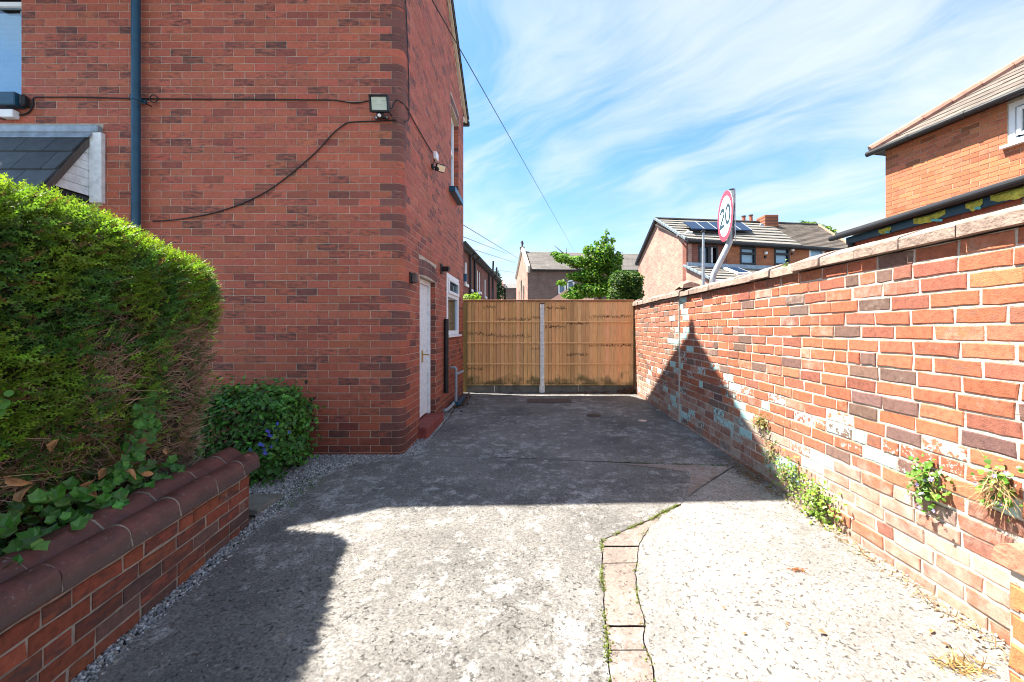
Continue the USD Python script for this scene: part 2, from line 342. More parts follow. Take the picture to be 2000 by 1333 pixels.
brick_mat('house_brick', bump=0.25, rough=0.7, mott=0.22)
brick_mat('old_brick', bump=0.9, mott=0.4, soot_col=(0.20, 0.115, 0.085), paint_col=(0.40, 0.64, 0.62))
brick_mat('low_wall_brick', bump=0.6, mott=0.4)
plain('house_mortar', (0.47, 0.39, 0.30), 0.9, var=0.3, scale=14, bump=0.4, bscale=120)
plain('old_mortar', (0.52, 0.46, 0.39), 0.95, var=0.35, scale=9, bump=0.9, bscale=70)
plain('dark_mortar', (0.26, 0.22, 0.18), 0.95, var=0.45, scale=11, bump=0.8, bscale=70)
tinted('coping_stone', 0.9, 0.45, 14.0, 0.9, 55.0, bdist=0.01)
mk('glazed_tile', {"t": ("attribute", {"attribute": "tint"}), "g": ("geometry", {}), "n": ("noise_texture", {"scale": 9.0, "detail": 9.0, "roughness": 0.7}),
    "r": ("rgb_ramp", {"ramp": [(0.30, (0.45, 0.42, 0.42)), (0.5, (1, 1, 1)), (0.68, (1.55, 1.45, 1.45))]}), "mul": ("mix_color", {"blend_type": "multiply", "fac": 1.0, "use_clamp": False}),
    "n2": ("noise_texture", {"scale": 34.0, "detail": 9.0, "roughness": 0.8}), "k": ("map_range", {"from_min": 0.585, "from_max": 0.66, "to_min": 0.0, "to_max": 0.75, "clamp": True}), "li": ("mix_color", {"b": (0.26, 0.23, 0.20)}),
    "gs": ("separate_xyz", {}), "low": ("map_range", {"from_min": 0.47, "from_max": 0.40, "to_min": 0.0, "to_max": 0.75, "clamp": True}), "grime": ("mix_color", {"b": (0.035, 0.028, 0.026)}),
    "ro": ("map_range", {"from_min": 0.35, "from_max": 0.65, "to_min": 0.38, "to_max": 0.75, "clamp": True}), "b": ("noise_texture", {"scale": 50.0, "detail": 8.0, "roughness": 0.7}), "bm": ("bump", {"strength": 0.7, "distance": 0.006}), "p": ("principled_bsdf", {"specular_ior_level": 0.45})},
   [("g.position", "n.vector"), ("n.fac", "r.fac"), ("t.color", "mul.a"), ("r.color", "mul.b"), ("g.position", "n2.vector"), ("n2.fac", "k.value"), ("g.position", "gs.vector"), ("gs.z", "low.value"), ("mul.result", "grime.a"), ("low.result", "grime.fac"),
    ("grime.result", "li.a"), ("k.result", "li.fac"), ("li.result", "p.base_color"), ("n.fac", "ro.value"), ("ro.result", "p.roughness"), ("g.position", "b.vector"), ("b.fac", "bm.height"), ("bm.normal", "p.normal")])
tinted('timber', 0.75, 0.25, 5.0, 0.35, 30.0, streak=(14, 14, 1.2))
tinted('painted', 0.45, 0.12, 12.0, 0.08, 60.0)
tinted('stone', 0.9, 0.35, 18.0, 0.8, 60.0)
tinted('dry_leaf_mat', 0.8, 0.35, 70.0, 0.3, 120.0)
tinted('slate', 0.55, 0.35, 10.0, 0.5, 50.0)
tinted('roof_tile_mat', 0.8, 0.35, 9.0, 0.7, 40.0)
leaf_mat('conifer'); leaf_mat('broadleaf', 0.4, 0.3, 0.45); leaf_mat('tree_leaf', 0.5, 0.4)
plain('white_plastic', (0.80, 0.80, 0.80), 0.35, var=0.06, bump=0.03)
plain('white_paint', (0.74, 0.75, 0.75), 0.55, var=0.22, scale=16, bump=0.2)
plain('navy_plastic', (0.012, 0.060, 0.105), 0.35, var=0.2, bump=0.05)
plain('black_plastic', (0.014, 0.014, 0.016), 0.45, var=0.2, bump=0.1)
plain('black_wire', (0.012, 0.011, 0.012), 0.5, var=0.2)
plain('grey_plastic', (0.30, 0.34, 0.37), 0.45, var=0.25, bump=0.1)
plain('lead', (0.30, 0.36, 0.42), 0.5, metal=0.3, var=0.35, scale=7, bump=0.5, bscale=25)
plain('galvanised', (0.42, 0.44, 0.46), 0.42, metal=0.6, var=0.3, scale=22, bump=0.1)
plain('red_step', (0.22, 0.045, 0.035), 0.7, var=0.3, bump=0.4)
plain('cream_board', (0.60, 0.50, 0.38), 0.7, var=0.25, bump=0.2)
plain('dark_roof', (0.055, 0.05, 0.048), 0.85, var=0.35, bump=0.5, bscale=30)
plain('grey_concrete', (0.17, 0.165, 0.14), 0.9, var=0.4, scale=7, bump=0.6)
plain('pale_concrete_post', (0.74, 0.73, 0.70), 0.85, var=0.3, scale=20, bump=0.4)
plain('far_white', (0.78, 0.77, 0.74), 0.6, var=0.1)
plain('sky_tinted_white', (0.60, 0.74, 0.86), 0.5, var=0.05, bump=0.02)  # white slats with the blue cast of the sky put into the colour
plain('room_dark', (0.03, 0.03, 0.032), 0.9, var=0.2)
plain('curtain', (0.55, 0.55, 0.5), 0.9, var=0.2)
plain('lens_plate', (0.50, 0.54, 0.44), 0.25, var=0.1, bump=0.02, spec=0.6)
plain('lens_warm', (0.75, 0.62, 0.42), 0.3, var=0.1, bump=0.02, spec=0.6)
plain('sign_white', (0.82, 0.82, 0.82), 0.4, var=0.03, bump=0.0)
plain('sign_red', (0.62, 0.05, 0.085), 0.4, var=0.06, bump=0.0)
plain('sign_black', (0.02, 0.055, 0.075), 0.45, var=0.05, bump=0.0)
plain('foam_yellow', (0.52, 0.53, 0.09), 0.9, var=0.45, scale=14, bump=1.0, bscale=26, bdist=0.03)
plain('foam_cyan', (0.12, 0.50, 0.52), 0.6, var=0.2)
plain('bark', (0.10, 0.075, 0.05), 0.9, var=0.35, bump=0.8, bscale=40)
plain('twig_brown', (0.17, 0.11, 0.075), 0.9, var=0.4, scale=30)
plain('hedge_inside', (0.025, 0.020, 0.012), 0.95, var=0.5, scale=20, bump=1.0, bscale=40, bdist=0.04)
plain('earth', (0.10, 0.075, 0.05), 0.95, var=0.5, scale=12, bump=0.9, bscale=40)
plain('solar_cell', (0.006, 0.024, 0.065), 0.5, var=0.2, scale=3, bump=0.0, spec=0.25)
plain('iron', (0.105, 0.085, 0.075), 0.7, metal=0.3, var=0.4, scale=30, bump=0.5)
plain('brass', (0.55, 0.38, 0.12), 0.35, metal=0.9, var=0.2)
glass_pane('pane_glass')
far_brick('church_brick', (0.21, 0.125, 0.095), (0.155, 0.10, 0.085), (0.15, 0.125, 0.11))
far_brick('semi_gable_brick', (0.44, 0.245, 0.19), (0.32, 0.17, 0.14), (0.42, 0.34, 0.31))
far_brick('semi_front_brick', (0.40, 0.145, 0.06), (0.29, 0.10, 0.05), (0.26, 0.16, 0.11))
far_brick('terrace_brick', (0.24, 0.085, 0.06), (0.18, 0.07, 0.055), (0.17, 0.11, 0.09))

def ground_mat(name, base, light, dark, pit=0.5, lich=0.5, agg=0.35, speck=0.3, speck_col=(0.10, 0.09, 0.08), crack=0.0, lo=0.53, hi=0.60, tone2=None):
    """Weathered concrete: broad tone changes, ragged pale lichen, exposed aggregate, pits and a few cracks."""
    nodes = {
        "g": ("geometry", {}),
        "na": ("noise_texture", {"scale": 1.3, "detail": 6.0, "roughness": 0.6}), "ra": ("rgb_ramp", {"ramp": [(0.32, dark), (0.5, base), (0.70, tone2 or tuple(np.array(base) * 1.25))]}),
        "nb": ("noise_texture", {"scale": 6.0, "detail": 14.0, "roughness": 0.82}), "nm": ("noise_texture", {"scale": 0.8, "detail": 3.0}), "ad": ("math", {"math_type": "multiply_add", "value2": 0.28, "value3": -0.14}), "sm": ("math", {"math_type": "add"}),
        "rb": ("map_range", {"from_min": lo, "from_max": hi, "to_min": 0.0, "to_max": lich, "clamp": True}), "li": ("mix_color", {"b": light}),
        "vo": ("voronoi_texture", {"scale": 105.0, "randomness": 1.0}), "vs": ("separate_xyz", {}), "va": ("map_range", {"from_min": 0.0, "from_max": 1.0, "to_min": 1.0 - agg, "to_max": 1.0 + agg * 0.9}),
        "mu": ("mix_color", {"blend_type": "multiply", "fac": 1.0, "use_clamp": False}),
        "nd": ("noise_texture", {"scale": 42.0, "detail": 5.0, "roughness": 0.7}), "rd": ("map_range", {"from_min": 0.40, "from_max": 0.33, "to_min": 0.0, "to_max": speck, "clamp": True}), "sp": ("mix_color", {"b": speck_col}),
        "cw": ("noise_texture", {"scale": 2.2, "detail": 6.0, "roughness": 0.6}), "cs": ("vector_math", {"math_type": "scale", "scale": 0.8}), "ca": ("vector_math", {"math_type": "add"}),
        "cv": ("voronoi_texture", {"scale": 0.62, "feature": "distance_to_edge"}), "cr": ("map_range", {"from_min": 0.0008, "from_max": 0.0026, "to_min": crack, "to_max": 0.0, "clamp": True}), "cm": ("map_range", {"from_min": 0.50, "from_max": 0.56, "clamp": True}), "cx": ("math", {"math_type": "multiply"}), "ck": ("mix_color", {"b": (0.035, 0.032, 0.025)}),
        "h1": ("math", {"math_type": "multiply_add", "value2": 0.45}), "h2": ("math", {"math_type": "multiply_add", "value2": -1.6}), "bm": ("bump", {"strength": pit, "distance": 0.014}),
        "p": ("principled_bsdf", {"roughness": 0.92, "specular_ior_level": 0.25})}
    mk(name, nodes,
       [("g.position", "na.vector"), ("na.fac", "ra.fac"), ("g.position", "nb.vector"), ("g.position", "nm.vector"), ("nm.fac", "ad.value1"), ("nb.fac", "sm.value1"), ("ad.value", "sm.value2"), ("sm.value", "rb.value"), ("ra.color", "li.a"), ("rb.result", "li.fac"),
        ("g.position", "vo.vector"), ("vo.color", "vs.vector"), ("vs.x", "va.value"), ("li.result", "mu.a"), ("va.result", "mu.b"), ("g.position", "nd.vector"), ("nd.fac", "rd.value"), ("mu.result", "sp.a"), ("rd.result", "sp.fac"),
        ("g.position", "cw.vector"), ("cw.color", "cs.vector1"), ("cs.vector", "ca.vector1"), ("g.position", "ca.vector2"), ("ca.vector", "cv.vector"), ("cv.distance", "cr.value"), ("sp.result", "ck.a"), ("cr.result", "cx.value1"), ("nm.fac", "cm.value"), ("cm.result", "cx.value2"), ("cx.value", "ck.fac"), ("ck.result", "p.base_color"),
        ("vs.x", "h1.value1"), ("nb.fac", "h1.value3"), ("rd.result", "h2.value1"), ("h1.value", "h2.value3"), ("h2.value", "bm.height"), ("bm.normal", "p.normal")])

ground_mat('drive_concrete', (0.170, 0.163, 0.152), (0.36, 0.355, 0.345), (0.114, 0.111, 0.107), pit=1.0, lich=0.8, agg=0.32, speck=0.5, speck_col=(0.055, 0.052, 0.05), crack=0.8, lo=0.515, hi=0.585, tone2=(0.225, 0.217, 0.203))
ground_mat('pale_concrete', (0.25, 0.242, 0.226), (0.37, 0.365, 0.35), (0.19, 0.184, 0.172), pit=0.9, lich=0.7, agg=0.26, speck=0.75, speck_col=(0.10, 0.088, 0.075))
ground_mat('pink_flag', (0.235, 0.19, 0.165), (0.35, 0.33, 0.305), (0.155, 0.13, 0.115), pit=0.8, lich=0.8, agg=0.2, speck=0.6, crack=0.6, lo=0.51, hi=0.60)
ground_mat('outer_ground', (0.12, 0.12, 0.115), (0.2, 0.2, 0.19), (0.08, 0.08, 0.08), pit=0.2, lich=0.3)
# ------------------------------------------------------------------ the ground
rng = np.random.default_rng(7)
ang = np.linspace(0, 2 * np.pi, 49)[:-1]
rr = np.array([0.0, 12, 30, 90, 300, 1200])
gv = [[0, 0, -0.16]]; gf = []
for r in rr[1:]:
    gv += [[r * math.cos(a), r * math.sin(a), -0.16] for a in ang]
for j in range(48):
    gf.append([0, 1 + j, 1 + (j + 1) % 48])
    for k in range(4):
        a, b = 1 + 48 * k, 1 + 48 * (k + 1)
        gf += [[a + j, b + j, b + (j + 1) % 48], [a + j, b + (j + 1) % 48, a + (j + 1) % 48]]
emit(None, 'ground', (np.array(gv, float), np.array(gf)), 'outer_ground', kind='structure')

def rough(amp, seed, fine=0.5):
    def z(x, y):
        p = np.stack([x, y, 0 * x], -1)
        return gz(y) + amp * (meshkit.fbm(p * 2.2, 3, seed) - 0.5) * 2 + amp * fine * (meshkit.fbm(p * 22.0, 3, seed + 9) - 0.5) * 2
    return z

left_edge = [(-1.80, 1.30), (-1.82, 1.64), (-1.90, 2.30), (-1.97, 2.82), (-1.99, 3.28), (-2.0, 3.80), (-1.86, 4.22), (-1.62, 4.36), (-1.36, 4.40), (-1.29, 4.58)]
apron = [(2.05, 4.074), (1.62, 3.674), (1.21, 3.244), (1.13, 3.16), (0.97, 3.03), (0.87, 2.92), (0.744, 2.70), (0.65, 2.48), (0.605, 2.30), (0.56, 2.05), (0.527, 1.87), (0.50, 1.59), (0.45, 0.5)]
seam = [(2.05, 4.08), (1.62, 3.68), (1.21, 3.25), (0.80, 2.93), (0.466, 2.70), (0.43, 2.50), (0.398, 2.30), (0.348, 1.87), (0.31, 1.59), (0.27, 0.5)]
def ragged(line, amp, seed):
    q = LineString(line).segmentize(0.05); P = np.array(q.coords); r = np.random.default_rng(seed)
    w = np.convolve(r.normal(0, amp, len(P) + 2), [0.3, 0.4, 0.3], 'valid'); P[1:-1, 0] += w[1:-1]; P[1:-1, 1] -= 0.5 * w[1:-1]
    return [tuple(p) for p in P]
seam = seam[:3] + ragged(seam[2:], 0.006, 3)[1:]; apron = apron[:3] + ragged(apron[2:], 0.013, 4)[1:]
front_poly = Polygon([(-1.72, 0.5)] + left_edge[:-1] + [(-1.30, 4.43), (-0.4, 4.36), (0.5, 4.25), (1.2, 4.17)] + seam)
rear_poly = Polygon([(-1.29, 4.58), (-1.28, 5.2), (-1.30, 6.3), (-1.36, 7.25), (-1.36, 7.9), (-1.46, 8.0), (-1.46, 8.47), (2.17, 8.47), (2.17, 4.085), (2.05, 4.086), (1.2, 4.176), (0.5, 4.256), (-0.4, 4.366), (-1.28, 4.436)])
apron_poly = Polygon([(2.17, 0.5), (2.17, 4.08)] + apron)
strip_poly = Polygon([(x + 0.005, y) for x, y in seam[2:]] + [(x - 0.005, y) for x, y in reversed(apron[2:])]).buffer(0)
if strip_poly.geom_type != 'Polygon': strip_poly = max(strip_poly.geoms, key=lambda g: g.area)
emit(None, 'driveway', sheet(front_poly, 0.03, rough(0.005, 3)), 'drive_concrete', kind='structure', label='weathered dark concrete drive in front of the crack')
DRV = emit(None, 'rear_driveway', sheet(rear_poly, 0.05, rough(0.005, 4)), 'drive_concrete', kind='structure')
emit(None, 'pale_apron', sheet(apron_poly, 0.028, rough(0.006, 5)), 'pale_concrete', kind='structure')
emit(None, 'cement_band', sheet(Polygon([(0.9, 4.17), (1.6, 4.11), (2.02, 4.06), (1.62, 3.69), (1.30, 3.37), (1.45, 3.68), (1.55, 3.92), (1.2, 4.06)]).segmentize(0.08), 0.05, lambda x, y: rough(0.005, 3)(x, y) + 0.004), 'pink_flag', kind='structure', label='pinkish cement band along the crack by the garden wall')
# soil under gravel and in the joints
emit(None, 'soil', sheet(Polygon([(-3.9, 0.4), (-3.9, 4.46), (-1.45, 4.46), (-1.45, 8.5), (2.18, 8.5), (2.18, 0.4)]), 0.25, lambda x, y: gz(y) - 0.022), 'earth', kind='structure')

# pink flags along the seam, cut by cracks, each a part of the path they make
path_cuts = [0.5, 1.16, 1.46, 1.63, 1.80, 1.93, 2.13, 2.30, 2.46, 2.62, 2.84, 3.10, 3.45, 3.85, 4.2]
flag_path = emit(None, 'flag_bed', sheet(strip_poly.buffer(0.004), 0.12, lambda x, y: gz(y) - 0.012), 'earth', kind='structure')
for k in range(len(path_cuts) - 1):
    a, b = path_cuts[k], path_cuts[k + 1]; t0, t1 = rng.uniform(-0.055, 0.055, 2)
    cell = Polygon([(-1, a + 0.0012 + t0), (2.5, a + 0.0012 - t0 * 0.6), (2.5, b - 0.0012 - t1 * 0.6), (-1, b - 0.0012 + t1)])
    g = strip_poly.intersection(cell).buffer(-0.0015)
    for q in getattr(g, 'geoms', [g]):
        if q.area < 0.003: continue
        lift = rng.uniform(-0.005, 0.005)
        emit(flag_path, 'paving_flag', sheet(q.segmentize(0.05), 0.05, lambda x, y, l=lift: rough(0.003, 8)(x, y) + l), 'pink_flag')

# ------------------------------------------------------------------ the brick house
FR = Frame((0, 4.46, 0), (1, 0, 0), (0, -1, 0))
SD = Frame((-1.447, 0, 0), (0, 1, 0), (1, 0, 0))
APEX_Y, APEX_Z, SLOPE = 6.15, 7.47, 0.66
def roofz(y): return APEX_Z - SLOPE * np.abs(np.asarray(y) - APEX_Y)
HOUSE = thing('brick_house', 'tall red brick house whose gable wall flanks the drive on the left', 'house', (-4.3, 6.4, 0))
PITCH, COURSE, Z0, RAD = 0.234, 0.0836, 0.018, 0.085
fw = shapely.box(-7.2, -0.12, -1.447 - RAD, 5.95).difference(shapely.box(-7.0, 4.0, -5.712, 5.5))
front_wall = emit(HOUSE, 'front_wall', plate(FR, fw, -0.0035, -0.22), 'house_mortar')
side_holes = [(5.13, 5.97, 0.10, 2.09), (6.72, 7.78, 1.295, 2.35), (7.10, 7.82, 3.88, 5.40)]
sw = Polygon([(4.46 + RAD, -0.12), (8.36, -0.12), (8.36, float(roofz(8.36))), (APEX_Y, APEX_Z), (4.46 + RAD, float(roofz(4.46 + RAD)))])
for h in side_holes: sw = sw.difference(shapely.box(h[0], h[2], h[1], h[3]))
emit(HOUSE, 'gable_wall', plate(SD, sw, -0.003, -0.22), 'house_mortar')
qa = np.linspace(-np.pi / 2, 0, 9); cx, cy = -1.447 - RAD, 4.46 + RAD
qp = Polygon([(cx, cy + 0.0)] + [(cx + (RAD - 0.003) * math.cos(a), cy + (RAD - 0.003) * math.sin(a)) for a in qa])
m = trimesh.creation.extrude_polygon(qp, 5.98, engine='earcut'); m.apply_translation([0, 0, -0.12]); emit(HOUSE, 'corner_core', m, 'house_mortar')
emit(HOUSE, 'back_wall', merge([box(-7.2, -1.50, 8.12, 8.33, -0.1, 6.0), box(-7.2, -7.0, 4.7, 8.1, -0.1, 6.0)]), 'terrace_brick')

RED = np.array((0.38, 0.099, 0.056))
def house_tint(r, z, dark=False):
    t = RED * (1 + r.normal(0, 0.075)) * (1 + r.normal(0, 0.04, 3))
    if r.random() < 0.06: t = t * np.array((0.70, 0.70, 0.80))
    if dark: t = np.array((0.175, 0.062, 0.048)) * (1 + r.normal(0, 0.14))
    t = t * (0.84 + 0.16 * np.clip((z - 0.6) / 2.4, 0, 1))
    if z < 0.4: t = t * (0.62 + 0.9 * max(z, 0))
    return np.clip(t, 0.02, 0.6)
def house_wear(r):
    s = r.choice([0.12, 0.30, 0.40, 0.50], p=[0.28, 0.36, 0.24, 0.12])
    return (s + r.normal(0, 0.03), 0.0, max(0, r.normal(0.05, 0.06)))

def cut_holes(u0, u1, z0, z1, holes):
    segs = [(u0, u1)]
    for h in holes:
        if z1 - 0.01 > h[2] and z0 + 0.01 < h[3]:
            new = []
            for a, b in segs:
                if b <= h[0] or a >= h[1]: new.append((a, b)); continue
                if a < h[0]: new.append((a, h[0]))
                if b > h[1]: new.append((h[1], b))
            segs = new
    return [s for s in segs if s[1] - s[0] > 0.025]

items = []; J = 0.0024
for k in range(-1, 71):
    z0 = Z0 + k * COURSE; z1 = z0 + COURSE
    ext = 0.044 if k % 2 == 0 else 0.173
    end = -1.447 - RAD - ext
    while end > -7.2:
        for a, b in cut_holes(end - PITCH, end, z0, z1, [(-7.0, -5.712, 4.0, 5.5), (-7.2, -4.80, 2.80, 3.66)]):
            r = np.random.default_rng(abs(int(a * 1000)) * 131 + k + 9)
            vis = 1.0
            X, Z = (a + b) / 2, (z0 + z1) / 2
            px, py = VX + X / 4.46 * FPX, VY - (Z - CAM_H) / 4.46 * FPX
            if px < 0 or py < 0 or px < 290 and py > 380 or px < 430 and py > 380 + (px - 290) * 0.9 or px < 615 and py > 735: vis = 0.1
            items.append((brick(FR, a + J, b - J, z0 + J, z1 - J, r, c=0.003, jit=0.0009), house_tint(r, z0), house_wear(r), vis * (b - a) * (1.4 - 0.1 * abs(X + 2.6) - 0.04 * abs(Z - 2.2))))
        end -= PITCH
# bullnose corner bricks, laid alternately long to the front and long to the side
for k in range(-1, 70):
    z0 = Z0 + k * COURSE + J; z1 = z0 + COURSE - 2 * J
    fe, se = (0.044, 0.173) if k % 2 == 0 else (0.173, 0.044)
    pts = [(cx - fe + J, cy - RAD)] + [(cx + RAD * math.cos(a), cy + RAD * math.sin(a)) for a in np.linspace(-np.pi / 2, 0, 7)] + [(cx + RAD, cy + se - J)]
    inn = [(cx - fe + J, cy - RAD + 0.02)] + [(cx + (RAD - 0.02) * math.cos(a), cy + (RAD - 0.02) * math.sin(a)) for a in np.linspace(-np.pi / 2, 0, 7)] + [(cx + RAD - 0.02, cy + se - J)]
    n = len(pts); v = []
    for (x, y), (xi, yi) in zip(pts, inn):
        v += [[x, y, z0], [x, y, z1], [xi, yi, z0], [xi, yi, z1]]
    f = []
    for i in range(n - 1):
        a, b = 4 * i, 4 * i + 4
        f += [[a, b, b + 1], [a, b + 1, a + 1], [a + 1, b + 1, b + 3], [a + 1, b + 3, a + 3], [a + 2, b + 2, b], [a + 2, b, a]]
    f += [[0, 1, 3], [0, 3, 2], [4 * n - 4, 4 * n - 2, 4 * n - 1], [4 * n - 4, 4 * n - 1, 4 * n - 3]]
    r = np.random.default_rng(5000 + k)
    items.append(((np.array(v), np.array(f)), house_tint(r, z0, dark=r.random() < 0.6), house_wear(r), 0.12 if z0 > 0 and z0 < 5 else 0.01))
arch = (5.09, 6.01, 2.09, 2.31)
up_arch = (7.06, 7.86, 5.40, 5.56)
for k in range(-1, 90):
    z0 = Z0 + k * COURSE; z1 = z0 + COURSE
    start = 4.46 + RAD + (0.173 if k % 2 == 0 else 0.044)
    while start < 8.36:
        a, b = start, min(start + PITCH, 8.36)
        if z1 < float(roofz(a)) and z1 < float(roofz(b)):
            for a, b in cut_holes(a, b, z0, z1, side_holes + [arch, up_arch]):
                r = np.random.default_rng(int(a * 1000) * 77 + k + 4001)
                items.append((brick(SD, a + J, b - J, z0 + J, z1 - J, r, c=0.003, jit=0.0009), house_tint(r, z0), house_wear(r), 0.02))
        start += PITCH
for (u0, u1, za, ht, rings) in ((5.09, 6.01, 2.09, 0.105, 2), (7.06, 7.86, 5.40, 0.16, 1)):
    nb = int((u1 - u0) / 0.077); w = (u1 - u0) / nb
    for q in range(rings):
        for i in range(nb):
            a, b = u0 + i * w, u0 + (i + 1) * w; mid = ((a + b) / 2 - (u0 + u1) / 2) / ((u1 - u0) / 2)
            rise = 0.03 * (1 - mid * mid)
            r = np.random.default_rng(9000 + i + 50 * q)
            items.append((brick(SD, a + J, b - J, za + q * ht + rise + J, za + (q + 1) * ht + rise - J, r, c=0.003, jit=0.0009), np.array((0.15, 0.06, 0.05)) * r.uniform(0.8, 1.3), house_wear(r), 0.02))
    emit(HOUSE, 'arch_backing', SD.box(u0, u1, za + 0.002, za + ht * rings + 0.02, -0.22, -0.004, 0.001), 'house_mortar')
RV = Frame((0, 5.97, 0), (1, 0, 0), (0, -1, 0)); RV2 = Frame((0, 7.82, 0), (1, 0, 0), (0, -1, 0))
for fr, za, zb in ((RV, 0.10, 2.09), (RV2, 3.88, 5.40)):
    for k in range(0, 66):
        z0 = Z0 + k * COURSE; z1 = z0 + COURSE
        if z0 > za - 0.02 and z1 < zb + 0.04:
            r = np.random.default_rng(12000 + k)
            items.append((brick(fr, -1.55, -1.449, z0 + J, z1 - J, r, c=0.003, jit=0.0009, depth=0.003, front=0.004), house_tint(r, z0, dark=r.random() < 0.5), house_wear(r), 0.02))
bricks_out(HOUSE, items, 'house_brick', 300)

# roof: two tiled slopes, verge boards, ridge tiles
def roof_slab(y0, y1, x0, x1, t=0.075, drop=0.0):
    za, zb = float(roofz(y0)), float(roofz(y1))
    v = np.array([[x, y, z + dz] for x in (x0, x1) for y, z in ((y0, za), (y1, zb)) for dz in (0.0 + drop, t + drop)])
    return v, BOXF.copy()
def ridge_slab(ya, yb, t=0.075):
    """The front slope: its eaves run slightly askew, from ya at the left to yb at the gable."""
    v = []
    for x, y in ((-7.4, ya), (-1.375, yb)):
        for q in (y, APEX_Y):
            for dz in (0.0, t): v.append([x, q, float(roofz(q)) + dz])
    return np.array(v), BOXF.copy()
roof = emit(HOUSE, 'roof', merge([ridge_slab(3.80, 4.06), roof_slab(8.60, APEX_Y, -7.4, -1.375)]), 'dark_roof')
shadow_slab = np.array([[-4.35, 3.95], [-5.35, 3.42], [-7.4, 3.42], [-7.4, 4.3], [-4.35, 4.3]])
emit(HOUSE, 'bay_roof', vf(trimesh.creation.extrude_polygon(Polygon(shadow_slab), 0.10, engine='earcut').apply_translation([0, 0, 5.84])), 'dark_roof')  # unseen slab added out of view to bend the eaves shadow at the left
for i in range(14):
    for s in (0, 1):
        ya = (APEX_Y + i * 0.176) if s else (APEX_Y - i * 0.164); yb = (APEX_Y + (i + 1) * 0.182) if s else (APEX_Y - (i + 1) * 0.168)
        yb = min(yb, 8.62) if s else max(yb, 4.05)
        if abs(yb - ya) < 0.02 or (not s and yb > ya): continue
        emit(roof, 'verge_tile', roof_slab(yb, ya, -1.60, -1.365, 0.022, 0.072), 'dark_roof')
emit(HOUSE, 'verge_board', merge([roof_slab(4.07, APEX_Y, -1.445, -1.40, -0.07, -0.004), roof_slab(8.56, APEX_Y, -1.445, -1.40, -0.07, -0.004)]), 'cream_board')
emit(HOUSE, 'eaves_gutter', merge([tube([(-7.4, 3.76, 5.88), (-1.36, 4.02, 6.04)], 0.055, 10), bb(-7.4, -1.36, 8.58, 8.68, 5.78, 5.88, 0.02)]), 'black_plastic')
emit(HOUSE, 'soffit', merge([bb(-7.2, -1.44, 4.08, 4.44, 5.86, 5.885), bb(-7.2, -1.44, 8.37, 8.58, 5.83, 5.855)]), 'white_paint')
for i in range(13):
    emit(roof, 'ridge_tile', tube([(-7.3 + i * 0.455, APEX_Y, APEX_Z + 0.04), (-7.3 + i * 0.455 + 0.45, APEX_Y, APEX_Z + 0.04)], 0.10, 10), 'dark_roof')
emit(roof, 'ridge_finial', merge([bb(-1.62, -1.38, APEX_Y - 0.10, APEX_Y + 0.10, APEX_Z + 0.05, APEX_Z + 0.22, 0.02), bb(-1.58, -1.42, APEX_Y - 0.06, APEX_Y + 0.06, APEX_Z + 0.2, APEX_Z + 0.33, 0.02)]), 'dark_roof')

# door, step, side windows
door = emit(HOUSE, 'door', SD.box(5.19, 5.90, 0.17, 2.03, -0.15, -0.11), 'white_paint')
emit(door, 'handle', merge([SD.box(5.60, 5.64, 0.93, 1.10, -0.11, -0.098, 0.003), tube(SD.p(np.array([5.62, 5.62, 5.74]), np.array([1.04, 1.04, 1.03]), np.array([-0.105, -0.05, -0.045])), 0.009, 8)]), 'brass')
emit(HOUSE, 'door_frame', merge([SD.box(5.13, 5.19, 0.15, 2.09, -0.16, -0.085), SD.box(5.90, 5.967, 0.15, 2.09, -0.16, -0.075), SD.box(5.19, 5.90, 2.03, 2.10, -0.16, -0.083)]), 'white_paint')
emit(HOUSE, 'doorstep', SD.box(5.07, 6.03, -0.05, 0.145, -0.16, 0.11, 0.012), 'red_step')
def upvc(parent, name, u0, u1, z0, z1, n, bars, fr=SD, mat='white_plastic', w=0.055, d=0.06):
    fm = [fr.box(u0, u0 + w, z0, z1, n - d, n), fr.box(u1 - w, u1, z0, z1, n - d, n), fr.box(u0 + w, u1 - w, z0, z0 + w, n - d, n - 0.001), fr.box(u0 + w, u1 - w, z1 - w, z1, n - d, n - 0.001)]
    p = emit(parent, name, merge(fm), mat)
    for z in bars: emit(p, 'transom', fr.box(u0 + w, u1 - w, z - w / 2, z + w / 2, n - d, n - 0.002), mat)
    zs = [z0 + w] + [x for z in bars for x in (z - w / 2, z + w / 2)] + [z1 - w]
    for i in range(0, len(zs), 2):
        emit(p, 'pane', fr.box(u0 + w, u1 - w, zs[i], zs[i + 1], n - d * 0.6, n - d * 0.5, 0.001), 'pane_glass')
    return p
w1 = upvc(HOUSE, 'window', 6.72, 7.78, 1.295, 2.35, 0.012, [1.985], w=0.075)
emit(w1, 'sill', SD.box(6.68, 7.84, 1.255, 1.293, -0.02, 0.06), 'white_plastic')
emit(w1, 'opener_frame', merge([SD.box(6.79, 7.71, 2.225, 2.28, 0.012, 0.035), SD.box(6.79, 7.71, 2.01, 2.06, 0.012, 0.035), SD.box(6.79, 6.845, 2.06, 2.225, 0.012, 0.035), SD.box(7.655, 7.71, 2.06, 2.225, 0.012, 0.035)]), 'white_plastic')
emit(w1, 'blind', SD.box(6.76, 7.74, 1.3, 2.34, -0.16, -0.15), 'curtain')
w2 = upvc(HOUSE, 'window', 7.10, 7.82, 3.88, 5.43, -0.09, [4.75], w=0.08)
emit(w2, 'sill', SD.box(6.92, 7.72, 3.785, 3.878, -0.09, 0.11), 'navy_plastic')
emit(w2, 'blind', SD.box(7.12, 7.80, 3.9, 5.4, -0.21, -0.20), 'curtain')
